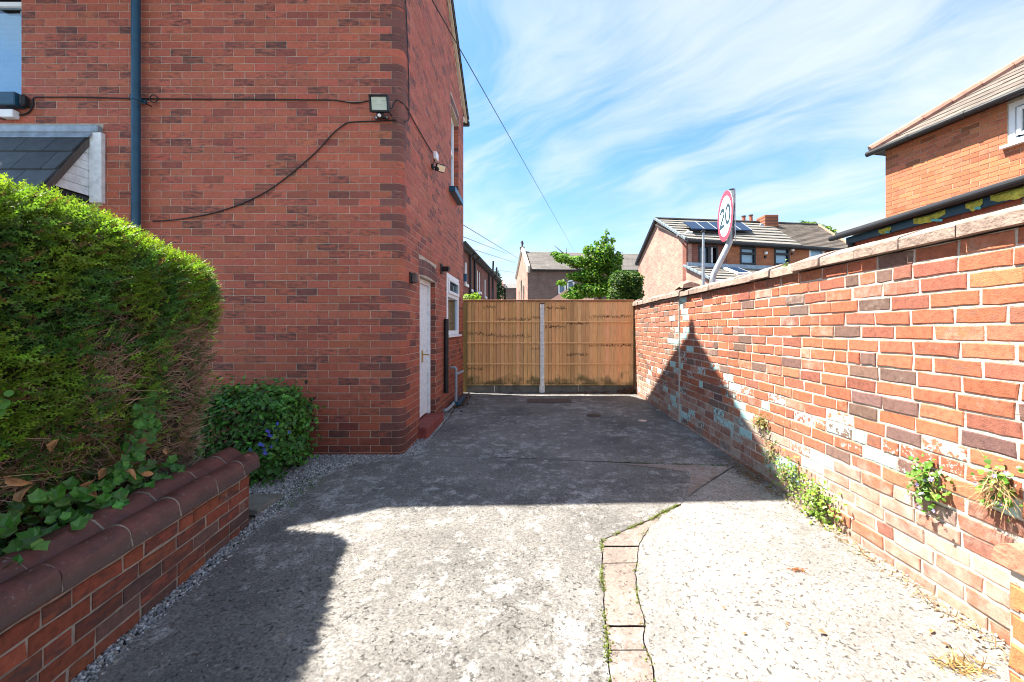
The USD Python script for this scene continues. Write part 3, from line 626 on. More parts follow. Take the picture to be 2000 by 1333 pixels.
# front window with slatted shutters
w3 = upvc(HOUSE, 'window', -7.0, -5.712, 4.0, 5.5, -0.05, [5.075], fr=FR, w=0.05)
sh = emit(w3, 'shutter', merge([FR.box(-5.80, -5.764, 4.05, 5.04, -0.14, -0.115), FR.box(-5.872, -5.842, 4.05, 5.04, -0.138, -0.113), FR.box(-6.95, -6.90, 4.05, 5.04, -0.14, -0.115)]), 'sky_tinted_white')
for i in range(16):
    z = 4.08 + i * 0.0605
    emit(w3, 'slat', bevbox(FR.p(-6.36, z, -0.128), (1.19, 0.060, 0.009), 0.002, np.array([[1, 0, 0], [0, 0.34, -0.94], [0, 0.94, 0.34]])), 'sky_tinted_white')
emit(w3, 'sill', FR.box(-7.1, -5.66, 3.855, 3.998, -0.05, 0.10, 0.008), 'navy_plastic')
emit(w3, 'sill_end', FR.box(-5.659, -5.60, 3.86, 3.99, 0.0, 0.075, 0.02), 'black_plastic')
dp = emit(HOUSE, 'downpipe', tube([(-4.36, 4.39, z) for z in np.linspace(0.02, 5.86, 12)], 0.040, 16), 'navy_plastic', smooth=40)
for z in (0.9, 2.4, 3.93, 5.3):
    emit(dp, 'bracket', merge([tube([(-4.36, 4.39, z - 0.02), (-4.36, 4.39, z + 0.02)], 0.046, 16), FR.box(-4.42, -4.30, z - 0.016, z + 0.016, 0, 0.03)]), 'navy_plastic')
# lean-to porch roof on the front wall
ZT, ZB, YT, YB = 3.585, 2.80, 4.46, 4.00
pv = np.array([[x, y, z + d] for x in (-7.2, -4.93) for y, z in ((YT, ZT), (YB, ZB)) for d in (0.0, -0.04)])
porch = emit(HOUSE, 'porch_roof', (pv, BOXF.copy()), 'dark_roof')
sl = np.array([0, YB - YT, ZB - ZT]); L = np.linalg.norm(sl); sl /= L; nn = np.array([0, sl[2], -sl[1]]); nn = nn if nn[2] > 0 else -nn
for c in range(3):
    x = -4.915 - (0.155 if c % 2 else 0)
    if c % 2: widths = [0.155] + [0.31] * 7
    else: widths = [0.31] * 8
    x = -4.905
    for w in widths:
        a = np.array([x - w / 2, YT, ZT]) + sl * (0.04 + (c + 0.5) * 0.29) + nn * 0.022
        r = np.random.default_rng(int(-x * 1000) + c)
        ax = np.array([[1, 0, 0], sl + nn * 0.045, nn]); ax[1] /= np.linalg.norm(ax[1]); ax[2] = np.cross(ax[0], ax[1])
        emit(porch, 'roof_slate', bevbox(a, (w - 0.006, 0.33, 0.020), 0.003, ax), 'slate', tint=np.array((0.050, 0.058, 0.066)) * r.uniform(0.75, 1.3))
        x -= w
emit(HOUSE, 'lead_flashing', merge([bb(-7.2, -4.80, 4.40, 4.457, 3.575, 3.655, 0.01), (np.array([[x, y, z + d] for x in (-7.2, -4.86) for y, z in ((4.455, 3.64), (4.37, 3.50)) for d in (0, 0.006)]), BOXF.copy())]), 'lead')
emit(HOUSE, 'verge_trim', (np.array([[x, y, z] for x in (-4.94, -4.89) for y, z in ((YT, ZT + 0.02), (YT, ZT - 0.08), (YB, ZB + 0.02), (YB, ZB - 0.08))])[[0, 1, 2, 3, 4, 5, 6, 7]], BOXF.copy()), 'timber', tint=(0.10, 0.08, 0.07))
CH = Frame((-4.905, 0, 0), (0, 1, 0), (1, 0, 0))
for i in range(7):
    za, zb = 2.875 + i * 0.093, 2.875 + (i + 1) * 0.093 - 0.004
    ya = YT + (za - ZT + 0.06) / (ZT - ZB) * (YT - YB); yb = YT + (zb - ZT + 0.06) / (ZT - ZB) * (YT - YB)
    emit(HOUSE, 'cheek_board', plate(CH, Polygon([(ya, za), (4.457, za), (4.457, zb), (min(yb, 4.45), zb)]), -0.012, 0.0 + 0.002 * (i % 2)), 'white_paint')
emit(HOUSE, 'corner_post', FR.box(-4.90, -4.765, 2.80, 3.575, 0.001, 0.05), 'white_paint')
emit(HOUSE, 'porch_gutter', bb(-7.2, -4.86, 3.90, 4.0, 2.72, 2.80, 0.02), 'navy_plastic')
emit(HOUSE, 'porch_soffit', bb(-7.2, -4.90, 4.0, 4.455, 2.80, 2.86, 0.01), 'black_plastic')

# ------------------------------------------------------------------ the old brick wall on the right
WALL = thing('garden_wall', 'long weathered orange brick wall with stone coping on the right of the drive', 'wall', (2.3, 4.5, 0))
RW = Frame((2.174, 0, 0), (0, 1, 0), (-1, 0, 0))
emit(WALL, 'wall_core', merge([box(2.180, 2.40, 0.6, 5.89, -0.15, 1.86), box(2.159, 2.40, 5.89, 8.42, -0.15, 1.875)]), 'old_mortar')
items = []; CH_ = 0.0872
def old_tint(r, z, y):
    q = r.random()
    if q < 0.56: t = np.array((0.365, 0.122, 0.066))
    elif q < 0.72: t = np.array((0.385, 0.145, 0.075))
    elif q < 0.89: t = np.array((0.295, 0.108, 0.070))
    else: t = np.array((0.175, 0.105, 0.085))
    t = t * (1 + r.normal(0, 0.09)) * (1 + r.normal(0, 0.03, 3))
    if z < 0.50: t = t * 0.80 + np.array((0.26, 0.19, 0.16)) * 0.2
    if y > 5.9: t = t * 0.72 + np.array((0.27, 0.19, 0.15)) * 0.28
    return np.clip(t, 0.04, 0.7)
for k in range(-1, 22):
    z0 = -0.055 + k * CH_; z1 = z0 + CH_
    r0 = np.random.default_rng(300 + k)
    y = 0.7 + (0.12 if k % 2 else 0.0) + r0.uniform(-0.03, 0.03); prev = 0
    while y < 8.42:
        head = (k % 6 == 2 and r0.random() < 0.6) or r0.random() < 0.04
        L_ = (0.118 if head else 0.241) + r0.normal(0, 0.005)
        a, b = y, min(y + L_, 8.42); y += L_
        for lo, hi, n0 in ((0.0, 5.885, 0.0), (5.895, 8.45, 0.022)):
            a_, b_ = max(a, lo), min(b, hi)
            if b_ - a_ < 0.035: continue
            zt = min(z1, 1.868)
            if zt - z0 < 0.04: continue
            r = np.random.default_rng(int(a_ * 997) * 31 + k)
            zc, yc = z0, (a_ + b_) / 2
            paint = 0.0
            band = 1.12 - 0.26 * abs(yc - 5.4)              # old paint left from the gate's end down towards the street
            if zc < band and yc > 2.9 and zc > 0.05: paint = r.choice([0.0, 0.32, 0.42, 0.50, 0.62], p=[0.55, 0.16, 0.13, 0.10, 0.06])
            elif 1.5 < yc <= 3.6 and 0.30 < zc < 0.78 - 0.05 * (3 - yc): paint = r.choice([0.0, 0.36, 0.48, 0.62], p=[0.72, 0.12, 0.10, 0.06])
            elif 5.6 < yc < 6.25: paint = r.choice([0.0, 0.4, 0.6], p=[0.55, 0.25, 0.2])
            wear = (r.choice([0.12, 0.28, 0.40], p=[0.5, 0.32, 0.18]), paint, np.clip((0.52 if zc < 0.45 else 0.22) + r.normal(0, 0.12), 0, 0.8))
            w0, w1 = r.uniform(-0.006, 0.006, 2)
            g = r.uniform(0.0050, 0.0072)
            size = (b_ - a_) * CH_ / yc ** 3 if yc > 1.62 and zc > -0.03 else 1e-4
            items.append((brick(RW, a_ + g, b_ - g, z0 + g + w0 * 0.4, zt - g + w0 * 0.4, r, depth=0.03, c=0.004, front=n0 + np.clip(r.normal(0.0, 0.0016), -0.002, 0.004), jit=0.0026, mid=yc < 5.0), old_tint(r, zc, yc), wear, size))
bricks_out(WALL, items, 'old_brick', 300)
# coping: saddle-backed stones, each a part
y = 0.75; i = 0
while y < 8.40:
    r = np.random.default_rng(700 + i); L_ = 0.315 + r.normal(0, 0.006); far = y > 5.75
    if abs(y - 5.89) < 0.16: L_ = 0.30
    x0 = 2.174 - 0.045 - (0.02 if far else 0) + r.normal(0, 0.005); dz = r.normal(0, 0.003) + (0.012 if far else 0)
    prof = np.array([(x0, 1.869), (x0 + 0.002, 1.925), (x0 + 0.012, 1.936), (x0 + 0.15, 1.985), (x0 + 0.20, 1.990), (2.44, 1.93), (2.445, 1.872)]) + [0, dz]
    prof += r.normal(0, 0.0022, prof.shape)
    st = np.linspace(y + 0.003, min(y + L_, 8.42) - 0.003, 4)
    v, f = loft(prof, [(0, s, 0) for s in st], [(1, 0, 0)] * 4, [(0, 0, 1)] * 4)
    v += (meshkit.fbm(v * 14, 3, i)[:, None] - 0.5) * 0.008
    col = np.array((0.30, 0.222, 0.182)) * r.uniform(0.85, 1.12)
    emit(WALL, 'coping_stone', (v, f), 'coping_stone', tint=col)
    y += L_; i += 1
v, f = loft([(2.10, 1.97), (2.12, 2.03), (2.22, 2.065), (2.34, 2.03), (2.36, 1.985), (2.2, 1.985)], [(0, 5.60, 0.0), (0, 5.72, 0.035), (0, 5.92, 0.0)], [(1, 0, 0)] * 3, [(0, 0, 1)] * 3)
emit(WALL, 'ridge_tile', (v, f), 'coping_stone', tint=(0.33, 0.21, 0.16))
v, f = loft([(2.16, 1.87), (2.2, 1.97), (2.3, 2.04), (2.42, 1.97), (2.46, 1.87)], [(0, 8.44, 0.0), (0, 8.9, 0.0)], [(1, 0, 0)] * 2, [(0, 0, 1)] * 2)
emit(WALL, 'end_tile', (v, f), 'coping_stone', tint=(0.14, 0.09, 0.075))

# ------------------------------------------------------------------ the timber fence across the drive's end
def fence_mat():
    mk('fence_board', {"t": ("attribute", {"attribute": "tint"}), "w": ("attribute", {"attribute": "wear"}), "ws": ("separate_xyz", {}), "g": ("geometry", {}), "gs": ("separate_xyz", {}),
        "mp": ("mapping", {"scale": (26.0, 26.0, 1.6)}), "n": ("noise_texture", {"scale": 3.0, "detail": 7.0, "roughness": 0.6}), "r": ("rgb_ramp", {"ramp": [(0.3, (0.74, 0.70, 0.64)), (0.5, (1, 1, 1)), (0.72, (1.14, 1.14, 1.16))]}),
        "mul": ("mix_color", {"blend_type": "multiply", "fac": 1.0, "use_clamp": False}),
        "mn": ("mapping", {"scale": (34.0, 34.0, 9.0)}), "nn": ("noise_texture", {"scale": 1.0, "detail": 3.0}), "wob": ("math", {"math_type": "multiply_add", "value2": 0.15}),
        "d1": ("math", {"math_type": "subtract"}), "a1": ("math", {"math_type": "absolute"}), "k1": ("map_range", {"from_min": 0.010, "from_max": 0.032, "to_min": 1.0, "to_max": 0.0, "clamp": True}),
        "d2": ("math", {"math_type": "subtract"}), "a2": ("math", {"math_type": "absolute"}), "k2": ("map_range", {"from_min": 0.010, "from_max": 0.032, "to_min": 1.0, "to_max": 0.0, "clamp": True}),
        "mx": ("math", {"math_type": "maximum"}), "n3": ("noise_texture", {"scale": 30.0, "detail": 2.0}), "k3": ("map_range", {"from_min": 0.42, "from_max": 0.5, "clamp": True}), "mm": ("math", {"math_type": "multiply"}), "ms": ("math", {"math_type": "multiply"}),
        "st": ("mix_color", {"b": (0.13, 0.055, 0.02)}),
        "gn": ("noise_texture", {"scale": 5.0, "detail": 5.0}), "ga": ("math", {"math_type": "multiply_add", "value2": 0.8}), "gr": ("map_range", {"from_min": 0.80, "from_max": 0.62, "to_min": 0.0, "to_max": 0.75, "clamp": True}), "al": ("mix_color", {"b": (0.085, 0.085, 0.03)}),
        "b": ("noise_texture", {"scale": 60.0, "detail": 4.0}), "bm": ("bump", {"strength": 0.25, "distance": 0.004}), "p": ("principled_bsdf", {"roughness": 0.72, "specular_ior_level": 0.3})},
       [("g.position", "mp.vector"), ("mp.vector", "n.vector"), ("n.fac", "r.fac"), ("t.color", "mul.a"), ("r.color", "mul.b"), ("g.position", "gs.vector"), ("w.vector", "ws.vector"),
        ("g.position", "mn.vector"), ("mn.vector", "nn.vector"), ("nn.fac", "wob.value1"), ("gs.z", "wob.value3"),
        ("wob.value", "d1.value1"), ("ws.x", "d1.value2"), ("d1.value", "a1.value1"), ("a1.value", "k1.value"), ("wob.value", "d2.value1"), ("ws.y", "d2.value2"), ("d2.value", "a2.value1"), ("a2.value", "k2.value"),
        ("k1.result", "mx.value1"), ("k2.result", "mx.value2"), ("g.position", "n3.vector"), ("n3.fac", "k3.value"), ("mx.value", "mm.value1"), ("k3.result", "mm.value2"), ("mm.value", "ms.value1"), ("ws.z", "ms.value2"),
        ("mul.result", "st.a"), ("ms.value", "st.fac"), ("g.position", "gn.vector"), ("gn.fac", "ga.value1"), ("gs.z", "ga.value3"), ("ga.value", "gr.value"), ("st.result", "al.a"), ("gr.result", "al.fac"),
        ("al.result", "p.base_color"), ("g.position", "b.vector"), ("b.fac", "bm.height"), ("bm.normal", "p.normal")])
fence_mat()
FENCE = thing('timber_fence', 'orange-brown feather-edge timber fence closing the far end of the drive', 'fence', (0.35, 8.48, 0.05))
FF = Frame((0, 8.48, 0), (1, 0, 0), (0, -1, 0))
TAN = np.array((0.93, 0.57, 0.265))
frng = np.random.default_rng(21)
groups = [(-1.385, -1.06, (1.30, 0.55)), (-1.06, -0.76, (1.86, 1.27)), (-0.76, -0.02, (1.60, 1.24)), (-0.02, 0.155, (0.98, 1.64)), (0.255, 0.72, (1.84, 1.44)), (0.72, 1.20, (1.52, 0.86)), (1.20, 2.13, (1.05, 1.66))]
for x0, x1, rows in groups:
    nb = max(1, int(round((x1 - x0) / 0.084))); w = (x1 - x0) / nb
    extra = frng.choice([0.62, 0.40, 1.25, 1.9])
    for i in range(nb):
        a, b = x0 + i * w, x0 + (i + 1) * w; top = 1.972 + frng.normal(0, 0.003); t0 = 0.042 + frng.normal(0, 0.003); t1 = 0.006
        u = np.array([a + 0.004, b - 0.004, b - 0.004, a + 0.004]); n = np.array([t1, t0, 0, 0])
        v = np.vstack([FF.p(u, np.full(4, 0.205), n), FF.p(u + frng.normal(0, 0.0012), np.full(4, top), n)])
        f = [[0, 1, 5], [0, 5, 4], [1, 2, 6], [1, 6, 5], [2, 3, 7], [2, 7, 6], [3, 0, 4], [3, 4, 7], [4, 5, 6], [4, 6, 7], [0, 2, 1], [0, 3, 2]]
        emit(FENCE, 'board', (v, np.array(f)), 'fence_board', tint=TAN * (1 + frng.normal(0, 0.12)) * (1 + frng.normal(0, 0.035, 3)), wear=(rows[0] + 0.075, rows[1] + 0.075, frng.uniform(0.55, 1.0)))
for x0, x1 in ((-1.385, 0.16), (0.25, 2.135)): emit(FENCE, 'backing', FF.box(x0, x1, 0.21, 1.955, -0.012, -0.002, 0.001), 'timber', tint=(0.30, 0.16, 0.07))  # added dark sheet behind the boards, standing in for shadow lines between them
for z in (0.205, 0.645, 1.09, 1.535):
    for x0, x1 in ((-1.385, 0.16), (0.25, 2.135)):
        emit(FENCE, 'rail', FF.box(x0, x1, z, z + 0.026, 0.012, 0.060, 0.004), 'fence_board', tint=TAN * 0.92, wear=(9, 9, 0))
emit(FENCE, 'capping_rail', FF.box(-1.47, 2.145, 1.975, 2.012, -0.03, 0.055, 0.004), 'timber', tint=(0.30, 0.135, 0.06))
emit(FENCE, 'edge_batten', FF.box(2.085, 2.135, 0.21, 1.965, 0.022, 0.035), 'fence_board', tint=TAN * 0.95, wear=(9, 9, 0))
emit(FENCE, 'post', FF.box(-1.475, -1.387, 0.03, 1.972, -0.05, 0.045, 0.006), 'timber', tint=(0.20, 0.135, 0.045))
emit(FENCE, 'post', FF.box(2.137, 2.195, 0.03, 1.86, -0.05, 0.05, 0.006), 'timber', tint=(0.19, 0.12, 0.035))
emit(FENCE, 'post_cap', FF.box(2.115, 2.215, 1.86, 1.885, -0.06, 0.07, 0.004), 'timber', tint=(0.36, 0.22, 0.09))
emit(FENCE, 'concrete_post', FF.box(0.160, 0.247, 0.03, 1.925, 0.0, 0.075, 0.008), 'pale_concrete_post')
emit(FENCE, 'concrete_post_cap', FF.box(0.152, 0.255, 1.925, 1.945, 0.0, 0.085, 0.003), 'timber', tint=(0.16, 0.08, 0.04))
for x0, x1 in ((-1.47, -0.80), (-0.80, 0.158), (0.25, 0.98), (0.98, 2.15)):
    emit(FENCE, 'gravel_board', FF.box(x0 + 0.003, x1 - 0.003, 0.02, 0.203, -0.03, 0.008, 0.004), 'grey_concrete')
# ------------------------------------------------------------------ low boundary wall on the left with its double-roll coping
LOW = thing('boundary_wall', 'low dark red brick wall with glazed double-roll coping in front of the hedge', 'wall', (-1.95, 1.9, 0))
ld = np.array([-0.136, 1.0, 0]); ld /= np.linalg.norm(ld); ln = np.array([ld[1], -ld[0], 0])
LO = np.array([-1.895 - ld[0] * 1.637 / ld[1] * 0, 1.637, 0])
LW = Frame(LO, ld, ln)                                   # u = 0 where the wall leaves the frame's bottom edge
U_END = 1.30
emit(LOW, 'wall_core', LW.box(-1.1, U_END - 0.006, -0.14, 0.372, -0.225, -0.006, 0.002), 'dark_mortar')
items = []; LC = 0.0795
for k in range(-1, 6):
    z0 = -0.062 + k * LC; z1 = min(z0 + LC, 0.372)
    u = U_END - (0.0 if k % 2 else 0.115)
    r0 = np.random.default_rng(60 + k)
    if k % 2 == 0: items.append((u, U_END, z0, z1))
    while u > -1.1:
        L_ = 0.238 + r0.normal(0, 0.006)
        if r0.random() < 0.12: L_ = 0.118
        items.append((u - L_, u, z0, z1)); u -= L_
for i, (a, b, z0, z1) in enumerate(items):
    r = np.random.default_rng(4000 + i); g = r.uniform(0.0038, 0.006)
    t = np.array((0.20, 0.055, 0.030)) * (1 + r.normal(0, 0.13)) * (1 + r.normal(0, 0.05, 3))
    if r.random() < 0.25: t = np.array((0.105, 0.055, 0.045)) * r.uniform(0.8, 1.2)
    emit(LOW, 'brick', brick(LW, a + g, b - g, z0 + g, z1 - g, r, depth=0.03, c=0.005, front=r.normal(0, 0.002), jit=0.0022, mid=True), 'low_wall_brick', tint=t, wear=(r.choice([0.3, 0.42, 0.5]), 0, max(0, r.normal(0.12, 0.1))))
EF = Frame(LW.p(U_END, 0, 0), -ln, ld)
for k in range(-1, 6):
    z0 = -0.062 + k * LC; z1 = min(z0 + LC, 0.372); r = np.random.default_rng(4300 + k)
    for a, b in ([(0.0, 0.22)] if k % 2 else [(0.0, 0.105), (0.115, 0.22)]):
        emit(LOW, 'brick', brick(EF, a + 0.004, b - 0.003, z0 + 0.005, z1 - 0.005, r, depth=0.02, c=0.005, front=0.001, jit=0.002), 'low_wall_brick', tint=np.array((0.27, 0.08, 0.045)) * r.uniform(0.6, 1.1), wear=(0.35, 0, 0.15))
def roll(cx_, cz_, r_, a0, a1, n=9):
    return [(cx_ + r_ * math.cos(a), cz_ + r_ * math.sin(a)) for a in np.linspace(a0, a1, n)]
prof = [(-0.27, 0.376), (0.050, 0.376), (0.052, 0.384), (0.048, 0.412)] + roll(-0.022, 0.425, 0.066, -0.1, 2.35, 10) + roll(-0.155, 0.440, 0.088, 1.02, 3.0, 11) + [(-0.272, 0.41)]
joint_u = [-1.1, -0.76, -0.395, -0.085, 0.235, 0.545, 0.86, 1.15, 1.345]
for i in range(len(joint_u) - 1):
    r = np.random.default_rng(80 + i); a, b = joint_u[i] + 0.004, joint_u[i + 1] - 0.004
    st = np.linspace(a, b, 5); P = np.array(prof); dz, dn = r.normal(0, 0.0025), r.normal(0, 0.003)
    k = 1.0 if i % 2 else 0.99
    end = i == len(joint_u) - 2
    cen = np.array([-0.1, 0.42])
    v, f = loft((P - cen) * k + cen + [dn, dz], [LW.p(s, 0, 0) for s in st], [ln] * 5, [(0, 0, 1)] * 5)
    v += (meshkit.fbm(v * 18, 3, i + 3)[:, None] - 0.5) * 0.008
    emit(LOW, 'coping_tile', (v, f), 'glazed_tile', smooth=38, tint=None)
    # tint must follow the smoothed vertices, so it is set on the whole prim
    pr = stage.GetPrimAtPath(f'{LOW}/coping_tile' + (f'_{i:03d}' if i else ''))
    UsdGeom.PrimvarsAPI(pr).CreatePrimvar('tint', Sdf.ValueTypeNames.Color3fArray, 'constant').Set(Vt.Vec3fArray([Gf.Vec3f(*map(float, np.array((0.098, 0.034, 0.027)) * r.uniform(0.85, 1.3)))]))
for i in range(1, len(joint_u) - 1):
    cen = np.array([-0.1, 0.42]); P = (np.array(prof) - cen) * 0.98 + cen
    v, f = loft(P, [LW.p(joint_u[i] - 0.0045, 0, 0), LW.p(joint_u[i] + 0.0045, 0, 0)], [ln] * 2, [(0, 0, 1)] * 2)
    emit(LOW, 'mortar_joint', (v, f), 'dark_mortar')

# brick gate pier, only its corner in view
PIER = thing('gate_pier', 'orange brick pier with a rounded terracotta cap at the bottom right corner', 'pier', (1.57, 1.0, 0))
PX0 = 1.405; PY1 = 1.185
emit(PIER, 'pier_core', box(PX0 + 0.006, 2.17, 0.80, PY1 - 0.006, -0.2, 0.704), 'old_mortar')
P1 = Frame((PX0, 0, 0), (0, 1, 0), (-1, 0, 0)); P2 = Frame((0, PY1, 0), (1, 0, 0), (0, 1, 0))
for k in range(10):
    z0 = -0.12 + k * 0.0872; z1 = z0 + 0.0872
    if z1 > 0.72: break
    r = np.random.default_rng(6600 + k); off = 0.115 if k % 2 else 0.23
    u = PY1 + 0.0
    spans = [(PY1 - off, PY1), (max(0.8, PY1 - off - 0.24), PY1 - off)]
    for a, b in spans:
        if b - a > 0.04: emit(PIER, 'brick', brick(P1, a + 0.006, b - 0.005, z0 + 0.006, z1 - 0.006, r, depth=0.03, c=0.006, jit=0.003, mid=True), 'old_brick', tint=np.array((0.52, 0.20, 0.085)) * r.uniform(0.85, 1.1), wear=(0.2, 0, 0.25))
    for a, b in ([(PX0, PX0 + 0.235), (PX0 + 0.24, PX0 + 0.475), (PX0 + 0.48, 2.168)] if k % 2 else [(PX0, PX0 + 0.115), (PX0 + 0.12, PX0 + 0.355), (PX0 + 0.36, PX0 + 0.595), (PX0 + 0.60, 2.168)]):
        emit(PIER, 'brick', brick(P2, a + 0.005, b - 0.005, z0 + 0.006, z1 - 0.006, r, depth=0.03, c=0.006, jit=0.003), 'old_brick', tint=np.array((0.44, 0.17, 0.085)) * r.uniform(0.8, 1.1), wear=(0.3, 0, 0.25))
prof2 = [(0.79, 0.706), (PY1 + 0.03, 0.706), (PY1 + 0.032, 0.722)] + roll(PY1 - 0.018, 0.728, 0.046, -0.15, 2.3, 9) + roll(PY1 - 0.11, 0.735, 0.065, 1.05, 3.0, 9) + [(0.79, 0.73)]
for i, (a, b) in enumerate(((PX0 - 0.008, 1.72), (1.725, 2.02), (2.025, 2.165))):
    v, f = loft(prof2, [(x, 0, 0) for x in np.linspace(a, b, 4)], [(0, 1, 0)] * 4, [(0, 0, 1)] * 4)
    v += (meshkit.fbm(v * 20, 3, i)[:, None] - 0.5) * 0.005
    emit(PIER, 'coping_tile', (v, f), 'coping_stone', tint=(0.42, 0.17, 0.11) if i == 0 else (0.30, 0.13, 0.09))

# ------------------------------------------------------------------ hedge
HR = np.random.default_rng(11)
HEDGE = thing('conifer_hedge', 'tall clipped conifer hedge, green on top and brown below, behind the low wall', 'hedge', (-2.6, 1.7, 0.2))
emit(None, 'garden_bed', sheet(Polygon([(-5.5, 0.2), (-5.5, 3.2), (-2.19, 3.05), (-2.00, 1.2), (-1.9, 0.2)]), 0.12, lambda x, y: 0.22 + 0.12 * (meshkit.fbm(np.stack([x, y, 0 * x], -1) * 3.0, 3, 2) - 0.5)), 'earth', kind='structure')
hx0, hx1, hy0, hy1, hz0, hz1, hrad = -3.5, -2.15, 0.25, 2.93, 0.10, 1.975, 0.19

def hedge_surface(n, r, grow=0.0):
    """Points and outward normals on the clipped box with rounded shoulders; its face to the drive follows the low wall."""
    cx_, cy_ = (hx0 + hx1) / 2, (hy0 + hy1) / 2
    hxs, hys, hzs = (hx1 - hx0) / 2, (hy1 - hy0) / 2, (hz1 - hz0) / 2
    area = [2 * hys * 2 * hzs, 2 * hys * 2 * hxs, 2 * hxs * 2 * hzs * 0.7, 2 * hxs * 2 * hzs * 0.4]
    face = r.choice(4, n, p=np.array(area) / sum(area))
    q = r.uniform(-1, 1, (n, 3))
    q[face == 0, 0] = 1; q[face == 1, 2] = 1; q[face == 2, 1] = 1; q[face == 3, 1] = -1
    p = q * [hxs, hys, hzs]
    core = np.clip(p, -np.array([hxs, hys, 9]) + hrad, np.array([hxs, hys, hzs]) - hrad)
    d = p - core; L = np.linalg.norm(d, axis=1, keepdims=True)
    nrm = np.where(L > 1e-6, d / np.maximum(L, 1e-9), 0)
    p = core + nrm * (hrad + grow)
    w = p + [cx_, cy_, (hz0 + hz1) / 2]
    lump = (meshkit.fbm(w * [1.9, 1.9, 1.9], 4, 5) - 0.5) * 0.17
    w = w + nrm * lump[:, None]
    w[:, 2] -= 0.10 * np.clip((w[:, 1] - 1.9) / 0.8, 0, 1) ** 2 - 0.04 * np.clip((1.9 - w[:, 1]), 0, 1)
    w[:, 0] += -0.136 * (w[:, 1] - 2.0) * (w[:, 0] > -3) - 0.20 * np.clip((0.98 - w[:, 2]) / 0.55, 0, 1) * (nrm[:, 0] > 0.3)
    return w, nrm

def frond(r, n=7, L=0.062, w=0.018):
    """A flat conifer spray: a stem with paired scale leaflets."""
    v, f = [], []
    for i in range(n):
        t = (i + 0.5) / n; y = t * L; s = 1 if i % 2 else -1; ln_ = w * (1.15 - 0.8 * t)
        a = len(v); d = np.array([s * 0.75, 0.66, r.normal(0, 0.16)]); d /= np.linalg.norm(d); b = np.array([-d[1], d[0], 0]) * 0.0042
        p0 = np.array([0, y, 0.004 * math.sin(3 * t)]); p1 = p0 + d * ln_
        v += [p0 - b * 0.6, (p0 + p1) / 2 - b, p1, (p0 + p1) / 2 + b]; f += [[a, a + 1, a + 2], [a, a + 2, a + 3]]
    a = len(v); v += [np.array([-0.0035, 0, 0]), np.array([0.0035, 0, 0]), np.array([0, L * 1.2, 0.004])]; f.append([a, a + 1, a + 2])
    return np.array(v), np.array(f)

def hedge_brown(w):
    """How bare each place is: the drive-side corner low down, and the foot."""
    n = meshkit.fbm(w * 3.1, 3, 8) - 0.5
    corner = np.clip((w[:, 1] - 2.20) / 0.35, 0, 1) * np.clip((1.62 - w[:, 2]) / 0.35, 0, 1) * 1.15
    mid = np.exp(-((w[:, 1] - 2.12) / 0.20) ** 2 - ((w[:, 2] - 1.2) / 0.36) ** 2) * 0.95
    foot = np.clip((1.06 + 0.15 * (w[:, 1] - 1.5) - w[:, 2]) / 0.36, 0, 1) * 0.85
    return np.clip(np.maximum(np.maximum(corner, foot), mid) + n * 0.9, 0, 1)

def core_mesh():
    s = trimesh.creation.icosphere(5); d = np.asarray(s.vertices)
    hs = np.array([(hx1 - hx0) / 2, (hy1 - hy0) / 2, (hz1 - hz0) / 2]) - 0.085
    k = np.min(hs / np.maximum(np.abs(d), 1e-9), axis=1); p = d * k[:, None]
    lim = hs - 0.14; core = np.clip(p, -lim, lim); e = p - core; L = np.linalg.norm(e, axis=1, keepdims=True)
    p = np.where(L > 0.14, core + e / np.maximum(L, 1e-9) * 0.14, p)
    w = p + [(hx0 + hx1) / 2, (hy0 + hy1) / 2, (hz0 + hz1) / 2]
    w += d * ((meshkit.fbm(w * 3.0, 4, 15) - 0.5) * 0.16)[:, None]
    w[:, 2] -= 0.10 * np.clip((w[:, 1] - 1.9) / 0.8, 0, 1) ** 2
    w[:, 0] += -0.136 * (w[:, 1] - 2.0) * (w[:, 0] > -3) - 0.20 * np.clip((0.98 - w[:, 2]) / 0.55, 0, 1)
    return w, np.asarray(s.faces)
emit(HEDGE, 'branches', core_mesh(), 'hedge_inside')  # solid core, its near-black colour stands for the shade inside the hedge
parts_v, parts_t = [], []
